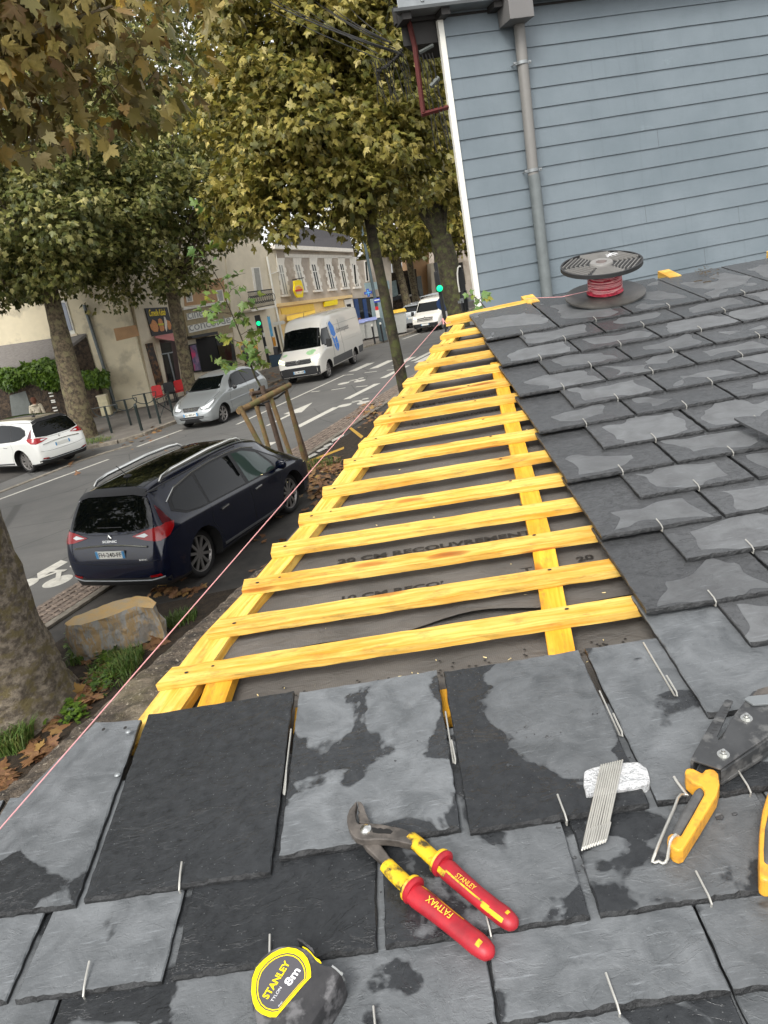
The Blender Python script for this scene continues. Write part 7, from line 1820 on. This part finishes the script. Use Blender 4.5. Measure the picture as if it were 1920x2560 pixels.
# ground floor shop
panel('shop_cornice', b2, [(405, 880), (1440, 755), (1448, 795), (412, 925)], M['shopcream'], gh, fac, .25, .25)
panel('shop_front', b2, [(415, 925), (1330, 815), (1400, 1120), (520, 1480)], M['shopcream'], gh, fac, .08, .08)
panel('fascia', b2, [(450, 945), (905, 880), (925, 965), (475, 1040)], M['shopyellow'], gh, fac, .12, .05)
A = [fac(b2(530, 1055), .15), fac(b2(925, 965), .15), fac(b2(935, 1045), .7), fac(b2(540, 1112), .7)]
g = MB(); g.slab(A, V((0, 0, -.05))); g.build('awning', M['shopyellow'], gh)
panel('shop_window', b2, [(550, 1120), (940, 1050), (1000, 1280), (620, 1390)], M['darkglass'], gh, fac, .11, .02)
ys_ = panel('sign_board', b2, [(1058, 855), (1238, 818), (1240, 890), (1068, 922)], M['tape_yellow'], gh, fac, .25, .12)
fac_text(ys_, b2, 'PRESSING', (1080, 895), (1225, 868), .22, M['shopcream'], .27, .0) if False else None
for x in (950, 1040, 1150): panel('corbel', b2, [(x - 40, 975), (x + 40, 960), (x + 48, 1020), (x - 30, 1035)], M['shopcream'], gh, fac, .2, .15)
panel('pilaster', b2, [(425, 1040), (505, 1025), (590, 1440), (520, 1470)], M['shopcream'], gh, fac, .14, .1)
dq = panel('door_surround', b2, [(1330, 830), (1440, 812), (1500, 1100), (1420, 1130)], M['stonewhite'], gh, fac, .16, .1); panel('door', b2, [(1365, 890), (1420, 880), (1460, 1100), (1420, 1115)], M['dark'], dq, fac, .18, .03)
# hanging brewery sign
hs_ = thing('hanging_sign', 'yellow and red oval hanging sign on a bar above the yellow shop', 'sign', fac(b2(700, 540), .5))
g = MB(); g.tube([fac(b2(608, 552), .2), fac(b2(770, 522), 1.1)], .025, 5); g.build('bar', M['black'], hs_)
def spl(p, o=0): return fac(p, .65)
cs = [(640, 565), (700, 550), (735, 560), (750, 600), (770, 680), (765, 740), (760, 790), (690, 795), (670, 770), (640, 700), (645, 620)]
panel('board', b2, cs, M['tape_yellow'], hs_, spl, 0, .1, FN)
panel('board_panel', b2, [(655, 640), (700, 620), (745, 640), (758, 700), (735, 745), (680, 750), (655, 710)], M['shopcream'], hs_, lambda p, o: fac(p, .66), 0, .01, FN); panel('board_panel', b2, [(665, 650), (700, 635), (735, 650), (745, 680), (665, 690)], M['signorange'], hs_, lambda p, o: fac(p, .67), 0, .01, FN); panel('band', b2, [(655, 690), (755, 672), (757, 700), (660, 715)], M['red'], hs_, lambda p, o: fac(p, .68), 0, .01, FN)
# blue shops further on
F2P = fac(b2(1455, 900)); 
bsx = thing('blue_shop', 'shop front with deep blue columns at the street corner beside the wheelie bins', 'shop', V((F2P.x, F2P.y, 0)))
panel('wall', b3, [(-30, 180), (500, 110), (560, 1150), (60, 1200)], M['stonegrey'], bsx, fac, .04, 6, floor=(2, 3))
panel('fascia', b3, [(5, 585), (430, 520), (440, 620), (20, 655)], M['stonegrey'], bsx, fac, .12, .1)
panel('shop_window', b3, [(25, 660), (420, 615), (430, 1000), (90, 1030)], M['darkglass'], bsx, fac, .08, .02)
for (x, wd, mt) in ((28, 48, 'shopblue'), (140, 42, 'shopblue'), (240, 60, 'shoppale'), (330, 55, 'shoppale'), (395, 30, 'shopblue')):
    panel('pillar', b3, [(x, 660), (x + wd, 655), (x + wd + 52, 1030), (x + 52, 1040)], M[mt], bsx, fac, .12, .1)
panel('upper_panel', b3, [(165, 455), (480, 420), (490, 530), (185, 570)], M['shoppale'], bsx, fac, .1, .05)
for (x, y) in ((30, 300), (180, 260), (350, 250)):
    wq = panel('window', b3, [(x - 22, y - 90), (x + 22, y - 95), (x + 45, y + 170), (x + 2, y + 180)], M['stonewhite'], bsx, fac, .07, .04); panel('pane', b3, [(x - 8, y - 80), (x + 10, y - 85), (x + 32, y + 160), (x + 14, y + 168)], M['darkglass'], wq, fac, .09, .02)
# farther houses, behind the thin trunk
H2 = gnd(*b3(620, 1000)); H2 = V((H2.x * 1.12, H2.y * 1.12, 0)); HN = V((.25, -.97, 0)).normalized()
def hpl(p, off=0.0): return onpl(p[0], p[1], H2 + HN * off, HN)
dh = thing('dark_house', 'dark brown house with tall black windows beyond the pale blue shop', 'house', H2)
panel('wall', b3, [(480, 330), (830, 270), (900, 950), (560, 1010)], M['rubble'], dh, hpl, 0, 5, HN, floor=(2, 3))
for x in (610, 750): 
    wq = panel('window', b3, [(x - 30, 380), (x + 30, 365), (x + 60, 590), (x - 2, 610)], M['dark'], dh, hpl, .05, .05, HN); panel('sill', b3, [(x - 5, 605), (x + 68, 585), (x + 70, 610), (x - 2, 630)], M['stonewhite'], wq, hpl, .1, .1, HN)
panel('shop_panel', b3, [(495, 440), (570, 415), (600, 610), (525, 640)], M['shoppale'], dh, hpl, .06, .05, HN); panel('canopy', b3, [(520, 640), (700, 600), (705, 630), (530, 690)], M['black'], dh, hpl, .5, .5, HN)
og = thing('ochre_gable', 'plain ochre gable wall far down the street left of the green traffic light', 'house', hpl(b3(900, 480), -4))
panel('wall', b3, [(790, 60), (1000, 60), (1010, 900), (830, 950)], M['orangewall'], og, hpl, -4, 3, HN, floor=(2, 3))
wcol = thing('white_gable', 'narrow white rendered wall beside the green traffic light', 'wall', hpl(b3(1060, 640), -3))
panel('wall', b3, [(1020, 200), (1100, 190), (1140, 860), (1060, 880)], M['cream2'], wcol, hpl, -3, 2, HN, floor=(2, 3)); panel('porch', b3, [(805, 380), (895, 360), (930, 640), (900, 660)], M['gate'], wcol, hpl, -2.5, .4, HN)
eh = thing('end_house', 'dim rendered house closing the street behind the massive trunk', 'house', uv(86, -20, 0))
g = MB(); g.slab([uv(80, -26, 0), uv(80, 2, 0), uv(80, 2, 10), uv(80, -26, 10)], V((2, 6, 0))); g.build('wall', M['stonegrey'], eh)
g = MB()
for k in range(8):
    for z in (1.2, 5): g.slab([uv(79.9, -24 + k * 3.2, z), uv(79.9, -22.8 + k * 3.2, z), uv(79.9, -22.8 + k * 3.2, z + 2.2), uv(79.9, -24 + k * 3.2, z + 2.2)], V((.1, .3, 0))); g.build('window', M['darkglass'], eh); g = MB()
# ------------------------------------------------------------------ street furniture
PV = .115
def pole(mb, p, h, r=.04, n=8): mb.tube([V((p.x, p.y, 0)), V((p.x, p.y, h))], r, n)
for (x, y), lab in (((725, 1250), 'first black hooped cycle stand from the tree trunk, in front of the cream cabinet'), ((850, 1200), 'middle black hooped cycle stand in front of the cream wall'), ((975, 1155), 'black hooped cycle stand nearest the red terrace chairs')):
    p = gnd(*c3(x, y), PV); q = thing('cycle_stand', lab, 'cycle stand', V((p.x, p.y, PV)), 'hooped cycle stands on the far pavement')
    zt_ = 1.02; g = MB(); g.tube([V((p.x, p.y, PV)), V((p.x, p.y, PV + zt_))], .045, 8); g.build('post', M['darkgreen'], q, smooth=True)
    dr = FD.cross(V((0, 0, 1))).normalized() if False else V((cos(radians(-2)), sin(radians(-2)), 0)); pts = [p + dr * (.48 * cos(a)) + V((0, 0, zt_ - .02 - max(0, .40 * sin(a)))) for a in np.linspace(0, pi, 15)]
    g = MB(); g.tube(pts + [pts[0]], .018, 6); g.build('hoop', M['darkgreen'], q, smooth=True)
p = gnd(*c3(920, 1235), PV); q = thing('bollard', 'single dark green bollard between the cycle stands and the kerb', 'bollard', p); g = MB(); g.lathe([(.055, 0), (.055, .85), (.06, .86), (.06, .92), (.05, .97), (.02, 1.0)], 12, Matrix.Translation(p)); g.build('post', M['darkgreen'], q, smooth=True)
A, B = gnd(*c3(1040, 1190), PV), gnd(*c3(1125, 1140), PV); q = thing('barrier', 'dark green crossed pedestrian barrier in front of the red chairs', 'barrier', A)
h_ = aty(*c3(1005, 1040), A.y).z
for P_ in (A, B): g = MB(); g.tube([P_, V((P_.x, P_.y, h_ + .1))], .045, 8); g.build('post', M['darkgreen'], q, smooth=True)
g = MB(); g.tube([V((A.x, A.y, h_)), V((B.x, B.y, h_))], .02, 6); g.tube([V((A.x, A.y, .25)), V((B.x, B.y, h_))], .015, 6); g.tube([V((A.x, A.y, h_)), V((B.x, B.y, .25))], .015, 6); g.build('rails', M['darkgreen'], q)
# terrace chairs and table
def chair(p, mat, lab, rz=0):
    q = thing('terrace_chair', lab, 'chair', V((p.x, p.y, PV)), 'terrace chairs of the burger shop'); Mx = Matrix.Translation((p.x, p.y, PV)) @ Matrix.Rotation(rz, 4, 'Z')
    g = MB(); g.box((0, 0, .46), (.46, .44, .04), Mx); g.build('seat', mat, q, bevel=.01)
    g = MB(); g.prism([(-.23, 0), (.23, 0), (.22, .40), (.15, .45), (-.15, .45), (-.22, .40)], -.015, .015, Mx @ Matrix.Translation((0, -.2, .52)) @ Matrix.Rotation(pi / 2 - .1, 4, 'X')); g.build('backrest', mat, q, bevel=.01)
    for sx in (-.2, .2):
        for sy in (-.19, .19): g = MB(); g.tube([Mx @ V((sx, sy, 0)), Mx @ V((sx * .95, sy * .95, .46))], .016, 6); g.build('leg', M['plastic'], q)
    g = MB()
    for sx in (-.24, .24): g.tube([Mx @ V((sx, -.2, .7)), Mx @ V((sx, .18, .68)), Mx @ V((sx * .85, .2, .46))], .014, 6)
    g.build('arms', M['plastic'], q)
pc = aty(*b1(285, 1400), 34.2); chair(pc, M['red'], 'red terrace chair nearest the cream wall with its back to the road')
pc2 = aty(*b1(520, 1330), 34.8); chair(pc2, M['red'], 'red terrace chair half hidden behind the slimmer mottled trunk', .4)
pc3 = aty(*b1(415, 1370), 34.6); chair(pc3, M['black'], 'black terrace chair between the two red ones', .1)
q = thing('terrace_table', 'small dark terrace table behind the black chair', 'table', V((aty(*b1(440, 1345), 35.2).x, 35.2, PV))); p = OFF[q.name]; g = MB(); g.lathe([(.001, .74), (.34, .74), (.34, .71), (.001, .71)], 20, Matrix.Translation((p.x, p.y, 0.1))); g.build('tabletop', M['brown'], q); g = MB(); pole(g, p, .8, .03); g.lathe([(.25, .12), (.25, .15), (.03, .18)], 14, Matrix.Translation((p.x, p.y, 0))); g.build('leg', M['black'], q)
q = thing('red_planter', 'red planter standing below the film poster', 'planter', gnd(*b1(720, 1140), PV)); p = fac(b1(715, 1105), 1.2); g = MB(); g.box((p.x, p.y, .4), (.7, .4, .6)); g.build('box', M['red'], q, bevel=.02); g = MB(); g.box((p.x, p.y, .72), (.66, .36, .06)); g.build('soil_top', M['soil'], q)
# pedestrian lights, sign posts and fence by the stone house
def at_d(p, base): return aty(p[0], p[1], base.y)
q = thing('traffic_light', 'pedestrian signal showing green on a black and white pole near the silver car', 'traffic light', V((fac(b2(215, 1300), 3).x, fac(b2(215, 1300), 3).y, 0)))
Yq = OFF[q.name].y; g = MB(); g.tube([aty(*b2(165, 1115), Yq), aty(*b2(290, 1700), Yq)], .07, 8); g.build('pole', M['black'], q)
c = aty(*b2(148, 1145), Yq); g = MB(); g.box((c.x, c.y, c.z + .05), (.26, .24, .62)); hdx = g.build('signal_head', M['black'], q, bevel=.02); g = MB(); g.lathe([(.001, .03), (.09, .02), (.11, 0)], 14, Matrix.Translation((c.x, c.y - .13, c.z - .02)) @ Matrix.Rotation(pi / 2, 4, 'X')); g.build('green_lens', M['greenlight'], hdx, smooth=True)
g = MB(); g.tube([aty(*b2(205, 1280), Yq), aty(*b2(218, 1340), Yq)], .075, 8); g.tube([aty(*b2(245, 1470), Yq), aty(*b2(255, 1515), Yq)], .075, 8); g.build('white_bands', M['white'], q)
q = thing('sign_post', 'black post carrying a white direction arrow above the blue grey fence panel', 'sign post', V((fac(b2(430, 1500), 2.5).x, fac(b2(430, 1500), 2.5).y, 0))); Yq = OFF[q.name].y
g = MB(); g.tube([aty(*b2(370, 1200), Yq), aty(*b2(450, 1560), Yq)], .06, 8); g.build('pole', M['black'], q); g = MB(); g.slab([aty(*b2(*p_), Yq - .1) for p_ in ((345, 1140), (490, 1115), (520, 1140), (495, 1162), (350, 1185))], V((0, .05, 0))); g.build('arrow_board', M['white'], q)
q = thing('banner', 'sky blue banner with an orange panel below it on a thin pole', 'banner', V((fac(b2(330, 1500), 2).x, fac(b2(330, 1500), 2).y, 0))); Yq = OFF[q.name].y
g = MB(); g.tube([aty(*b2(270, 1050), Yq), aty(*b2(375, 1560), Yq)], .025, 6); g.build('pole', M['zinc'], q)
g = MB(); g.slab([aty(*b2(*p_), Yq - .05) for p_ in ((262, 1065), (300, 1055), (352, 1325), (315, 1335))], V((0, .03, 0))); g.build('cloth', M['signblue'], q); g = MB(); g.slab([aty(*b2(*p_), Yq - .05) for p_ in ((330, 1350), (372, 1342), (392, 1460), (358, 1475))], V((0, .03, 0))); g.build('panel', M['signorange'], q)
q = thing('fence_panel', 'dark blue grey fence panel with pale pickets above it left of the delivery van', 'fence', fac(b2(390, 1700), 1.5)); zf = crop(560, 820, 10.37)
g = MB(); Yf = gnd(*zf(1240, 1020), PV).y; g.slab([aty(*zf(*p_), Yf) for p_ in ((1160, 710), (1500, 655), (1540, 975), (1235, 1025))], V((.05, .1, 0))); g.build('panel', M['fenceblue'], q)
g = MB()
for k in range(12): x = 1160 + k * 30; g.tube([aty(*zf(x - 12, 625 - k * 3), Yf), aty(*zf(x + 8, 715 - k * 5), Yf)], .02, 5)
g.build('pickets', M['cream2'], q)
q = thing('advert_panel', 'yellow printed advertising panel behind the sapling, beyond the silver hatchback', 'advert', fac(zf(640, 850), 1)); g = MB(); g.slab([fac(zf(*p_), 1.0) for p_ in ((350, 360), (870, 330), (900, 800), (560, 860))], -FN * .08); g.build('board', M['yellowad'], q); g = MB(); g.slab([fac(zf(*p_), 1.03) for p_ in ((580, 520), (660, 515), (665, 600), (600, 610))], -FN * .02); g.build('print', M['red'], q)
# tall lamp pole with signs, bins, bollards
lpB = gnd(*b3(410, 1200), PV); Yl = lpB.y
q = thing('lamp_post', 'tall blue grey lamp post with a bulky dark base beside the wheelie bins', 'lamp post', lpB); g = MB(); g.tube([lpB, aty(*b3(350, 920), Yl)], [.26, .22], 10); g.tube([aty(*b3(350, 920), Yl), aty(*b3(250, 400), Yl), aty(*b3(165, -60), Yl), aty(*b3(90, -420), Yl)], [.10, .09, .08, .07], 8); g.build('pole', M['polegrey'], q, smooth=True, angle=50)
tz = aty(*b3(90, -420), Yl); g = MB(); g.tube([tz, tz + V((1.2, -.6, .25))], .05, 6); g.box((tz.x + 1.5, tz.y - .75, tz.z + .3), (.7, .3, .12)); g.build('lantern', M['zinc'], q)
q = thing('pharmacy_cross', 'dark blue cross sign on the lamp post at the corner shop', 'sign', aty(*b3(210, 580), Yl)); c = aty(*b3(208, 580), Yl); g = MB()
g.box((c.x, c.y - .1, c.z), (.46, .1, .15)); g.box((c.x, c.y - .1, c.z + .15), (.15, .1, .15)); g.box((c.x, c.y - .1, c.z - .15), (.15, .1, .15)); g.build('cross', M['crossblue'], q); g = MB(); g.box((c.x, c.y - .16, c.z), (.30, .02, .05)); g.box((c.x, c.y - .16, c.z + .09), (.05, .02, .13)); g.box((c.x, c.y - .16, c.z - .09), (.05, .02, .13)); g.build('cross_front', M['signblue'], q)
q = thing('street_sign', 'small blue and white street sign on the lamp post under the cross', 'sign', aty(*b3(320, 680), Yl)); c = aty(*b3(320, 678), Yl); g = MB(); g.box((c.x, c.y - .2, c.z), (.36, .05, .24)); g.build('board', M['crossblue'], q); g = MB(); g.box((c.x, c.y - .23, c.z + .02), (.30, .02, .07)); g.build('band', M['white'], q)
q = thing('parking_sign', 'white and red notice on the lamp post above the bins', 'sign', aty(*b3(330, 840), Yl)); c = aty(*b3(330, 850), Yl); g = MB(); g.box((c.x, c.y - .25, c.z), (.22, .04, .45)); g.build('board', M['white'], q); c = aty(*b3(318, 780), Yl); g = MB(); g.box((c.x, c.y - .25, c.z), (.18, .05, .2)); g.build('red_panel', M['red'], q)
zb_ = crop(880, 760, 16.59)
def bin_(px, w_, h_, lidm, lab, name='wheelie_bin'):
    p = gnd(*zb_(*px), PV); q = thing(name, lab, 'wheelie bin', V((p.x, p.y, PV)), 'wheelie bins on the far pavement'); g = MB()
    b = .38 * w_; t_ = .5 * w_
    vs = [V((p.x + sx * s_, p.y + sy * s_, z)) for z, s_ in ((PV + .08, b), (PV + h_, t_)) for sx, sy in ((-1, -1), (1, -1), (1, 1), (-1, 1))]
    g.add(vs, [(0, 1, 5, 4), (1, 2, 6, 5), (2, 3, 7, 6), (3, 0, 4, 7), (4, 5, 6, 7), (3, 2, 1, 0)]); g.build('bin_body', M['bingrey'], q, bevel=.02)
    g = MB(); g.slab([V((p.x - t_ * 1.1, p.y - t_ * 1.15, PV + h_ + .02)), V((p.x + t_ * 1.1, p.y - t_ * 1.15, PV + h_ + .02)), V((p.x + t_ * 1.1, p.y + t_, PV + h_ + .12)), V((p.x - t_ * 1.1, p.y + t_, PV + h_ + .12))], V((0, 0, -.06))); g.build('lid', lidm, q, bevel=.015)
    for sx in (-1, 1): g = MB(); g.lathe([(.001, .04), (.1, .04), (.1, -.04), (.001, -.04)], 12, Matrix.Translation((p.x + sx * b * .8, p.y - b * .7, PV + .1)) @ Matrix.Rotation(pi / 2, 4, 'Y')); g.build('wheel', M['tyre'], q)
bin_((400, 1530), .72, 1.12, M['binlid'], 'grey wheelie bin with a lilac blue lid standing closest to the delivery van')
bin_((720, 1460), .80, 1.15, M['binlid'], 'middle one of the three lilac lidded grey wheelie bins')
bin_((1020, 1400), .76, 1.15, M['binlid'], 'grey wheelie bin with a lilac lid right beside the lamp post base')
pB = gnd(*b3(630, 1115), PV)
zb_ = lambda x, y: (x, y)
bin_(b3(630, 1112), 1.0, 1.35, M['binyellow'], 'grey wheelie bin with a yellow lid behind the thin dark trunk')
for (x, y), lab in (((300, 1243), 'thin black bollard in front of the lilac lidded bins'), ((408, 1214), 'thin black bollard at the foot of the lamp post')):
    p = gnd(*b3(x, y), PV); q = thing('bollard', lab, 'bollard', p, 'thin bollards at the far kerb'); g = MB(); g.tube([p, p + V((0, 0, 1.05))], .05, 8); g.build('post', M['black'], q, smooth=True); g = MB(); g.lathe([(.055, 0), (.06, .08), (.03, .12)], 10, Matrix.Translation(p + V((0, 0, 1.0)))); g.build('cap', M['white'], q)
# traffic lights by the massive trunk
YT = 25.5
q = thing('traffic_light', 'traffic signal showing a bright green lamp in front of the massive trunk', 'traffic light', V((aty(*b3(1130, 700), YT).x, YT, 0)))
c = aty(*b3(1128, 525), YT); c2 = aty(*b3(1100, 330), YT); g = MB(); g.slab([aty(*b3(*p_), YT) for p_ in ((1068, 310), (1108, 300), (1168, 560), (1098, 578))], V((0, .22, 0))); hdx = g.build('signal_head', M['black'], q, bevel=.02)
g = MB(); g.lathe([(.001, .04), (.08, .025), (.1, 0)], 18, Matrix.Translation((c.x + .02, c.y - .01, c.z)) @ Matrix.Rotation(pi / 2, 4, 'X')); g.build('green_lens', M['greenlight'], hdx, smooth=True)
g = MB(); g.tube([V((c.x + .1, YT + .15, 0)), V((c.x + .02, YT + .15, c.z + .8))], .06, 8); g.build('pole', M['black'], q)
k5 = crop(1120, 640, 13.825)
q = thing('traffic_light', 'black signal head with a white rimmed rounded backboard, seen from behind near the white trim', 'traffic light', V((aty(*k5(560, 1600), 16).x, 16, 0)))
g = MB(); pts = [aty(*k5(*p_), 16) for p_ in ((345, 900), (325, 620), (345, 420), (390, 352), (450, 380), (520, 520), (620, 1190), (560, 1230), (450, 1200), (400, 1050))]; g.slab(pts, V((.02, .12, 0))); g.build('backboard', M['black'], q)
g = MB(); g.tube([aty(*k5(*p_), 15.95) for p_ in ((400, 1250), (345, 900), (322, 620), (340, 420), (390, 350), (440, 362))], .016, 6); g.build('rim', M['white'], q)
g = MB(); g.tube([aty(*k5(520, 1200), 16), aty(*k5(600, 1900), 16)], .075, 8); g.tube([aty(*k5(470, 1560), 15.9), aty(*k5(520, 1900), 15.9)], .03, 6); g.build('pole', M['black'], q)
g = MB(); c = aty(*k5(475, 1545), 15.9); g.box((c.x, c.y, c.z), (.07, .05, .09)); g.box((aty(*k5(660, 1550), 16).x, 16.1, aty(*k5(660, 1550), 16).z), (.34, .05, .05)); g.build('fittings', M['zinc'], q)
q = thing('round_sign', 'round blue road sign edge showing beside the low white van', 'road sign', aty(*b3(1170, 720), 36)); c = aty(*b3(1180, 722), 36); g = MB(); g.lathe([(.001, .02), (.3, .02), (.3, 0), (.001, 0)], 20, Matrix.Translation(c) @ Matrix.Rotation(pi / 2, 4, 'X')); g.build('disc', M['shopblue'], q); g = MB(); g.tube([V((c.x, c.y + .06, 0)), V((c.x, c.y + .06, c.z + .3))], .04, 8); g.build('pole', M['zinc'], q)
# ------------------------------------------------------------------ people
def skinmesh(name, J, E_, mat, parent, off):
    me = bpy.data.meshes.new(name); me.from_pydata([tuple(V(j[:3])) for j in J], E_, []); o = bpy.data.objects.new(name, me); COL.objects.link(o)
    m = o.modifiers.new('s', 'SKIN'); m.use_smooth_shade = True
    sv = me.skin_vertices[0].data if me.skin_vertices else None
    if sv is None:
        bm = bmesh.new(); bm.from_mesh(me); bm.verts.layers.skin.verify(); bm.to_mesh(me); bm.free(); sv = me.skin_vertices[0].data
    for i, j in enumerate(J): sv[i].radius = (j[3], j[4] if len(j) > 4 else j[3]); sv[i].use_root = (i == 0)
    s_ = o.modifiers.new('d', 'SUBSURF'); s_.levels = s_.render_levels = 2
    bpy.context.view_layer.update()
    dg = bpy.context.evaluated_depsgraph_get(); m2 = bpy.data.meshes.new_from_object(o.evaluated_get(dg), depsgraph=dg); bpy.data.objects.remove(o)
    m2.materials.clear(); m2.materials.append(mat); m2.polygons.foreach_set('use_smooth', [True] * len(m2.polygons)); m2.name = name
    o = bpy.data.objects.new(name, m2); COL.objects.link(o); o.parent = parent; OFF[o.name] = V((0, 0, 0)); return o
def person(loc, rz, label, top, legs, hairm, hood=False, sit=False, h=1.0, stride=.0):
    q = thing('person', label, 'person', loc, local=True, rz=rz); q.scale = (h, h, h)
    dz = -.42 if sit else 0
    def leg(sx):
        if sit: return [(sx * .09, 0, .92 + dz, .085), (sx * .11, .40, .90 + dz, .07), (sx * .11, .42, .45, .05), (sx * .11, .42, .06, .04), (sx * .11, .56, .03, .035)]
        st_ = stride * sx
        return [(sx * .09, 0, .92, .085), (sx * .10, st_ * .5, .50, .06), (sx * .10, st_ * .5 - abs(st_) * .1, .30, .058), (sx * .10, st_, .08, .04), (sx * .10, st_ + .14, .04, .036)]
    def arm(sx): return [(sx * .19, 0, 1.42 + dz, .055), (sx * .24, -.02, 1.14 + dz, .042), (sx * .22, .12, .90 + dz, .033), (sx * .215, .15, .82 + dz, .035)]
    J = [(0, 0, .96 + dz, .13, .10), (0, 0, 1.18 + dz, .13, .095), (0, 0, 1.38 + dz, .15, .095), (0, .0, 1.50 + dz, .055), (0, .015, 1.60 + dz, .085, .095), (0, .015, 1.70 + dz, .085, .095)]
    E_ = [(0, 1), (1, 2), (2, 3), (3, 4), (4, 5)]
    for sx in (-1, 1):
        L = leg(sx); k = len(J); J += L; E_ += [(0, k)] + [(k + i, k + i + 1) for i in range(len(L) - 1)]
        A_ = arm(sx); k = len(J); J += A_; E_ += [(2, k)] + [(k + i, k + i + 1) for i in range(len(A_) - 1)]
    skinmesh('body', J, E_, M['skin'], q, 0)
    J = [(0, 0, .90 + dz, .165, .13), (0, 0, 1.18 + dz, .155, .12), (0, 0, 1.38 + dz, .17, .12), (0, 0, 1.48 + dz, .08, .08)]; E_ = [(0, 1), (1, 2), (2, 3)]
    for sx in (-1, 1):
        A_ = [(a[0] * 1.05, a[1], a[2], a[3] + .022) for a in arm(sx)[:3]]; k = len(J); J += A_; E_ += [(2, k)] + [(k + i, k + i + 1) for i in range(2)]
    skinmesh('jacket', J, E_, top, q, 0)
    for sx in (-1, 1):
        L = [(l[0], l[1], l[2], l[3] + .018) for l in leg(sx)[:4]]; J = L; skinmesh('trouser_leg', J, [(i, i + 1) for i in range(3)], legs, q, 0)
    g = MB(); g.lathe([(.001, .115), (.06, .105), (.10, .06), (.112, 0), (.108, -.05), (.09, -.09)], 16, Matrix.Translation((0, -.01, 1.68 + dz))); g.lathe([(.001, .11), (.06, .10), (.098, .05), (.104, -.02), (.09, -.10), (.05, -.14), (.001, -.15)], 16, Matrix.Translation((0, -.035, 1.67 + dz))); g.build('hair', hairm, q, smooth=True)
    if hood: g = MB(); g.lathe([(.001, -.02), (.10, -.01), (.14, .04), (.12, .08), (.08, .07)], 14, Matrix.Translation((0, -.07, 1.42 + dz))); g.build('hood', top, q, smooth=True)
    for sx in (-1, 1): g = MB(); g.lathe([(.001, .012), (.011, .008), (.013, 0)], 8, Matrix.Translation((sx * .032, .104, 1.665 + dz)) @ Matrix.Rotation(-pi / 2, 4, 'X')); g.build('eye', M['dark'], q)
    return q
pp = aty(*b4(460, 270), 30.5); person(V((pp.x, 30.5, PV)), radians(10), 'person in beige jacket and brown knit hat behind the white car, back turned', M['coatbeige'], M['trousers'], M['hairbrown'], True, h=(pp.z + .03 - PV) / 1.72)
pn = aty(*zf(520, 620), 38.5); person(V((pn.x + .02, 38.5, PV)), radians(-70), 'grey haired person in a navy coat walking behind the silver hatchback', M['coatnavy'], M['trousers'], M['hairgrey'], stride=.22, h=max(.95, (pn.z + .06 - PV) / 1.74))
ps = fac(crop(880, 760, 16.59)(320, 620), .9); person(V((ps.x, ps.y, PV)), radians(-150), 'person in black sitting outside the blue shop behind the wheelie bins', M['coatblack'], M['trousers'], M['hairbrown'], sit=True)
q = thing('bench', 'low dark bench under the seated person outside the blue shop', 'bench', V((ps.x, ps.y, PV))); g = MB(); g.box((ps.x, ps.y, PV + .40), (1.2, .4, .05)); g.build('seat', M['brown'], q); 
for sx in (-.5, .5): g = MB(); g.box((ps.x + sx, ps.y, PV + .19), (.05, .36, .37)); g.build('leg', M['black'], q)
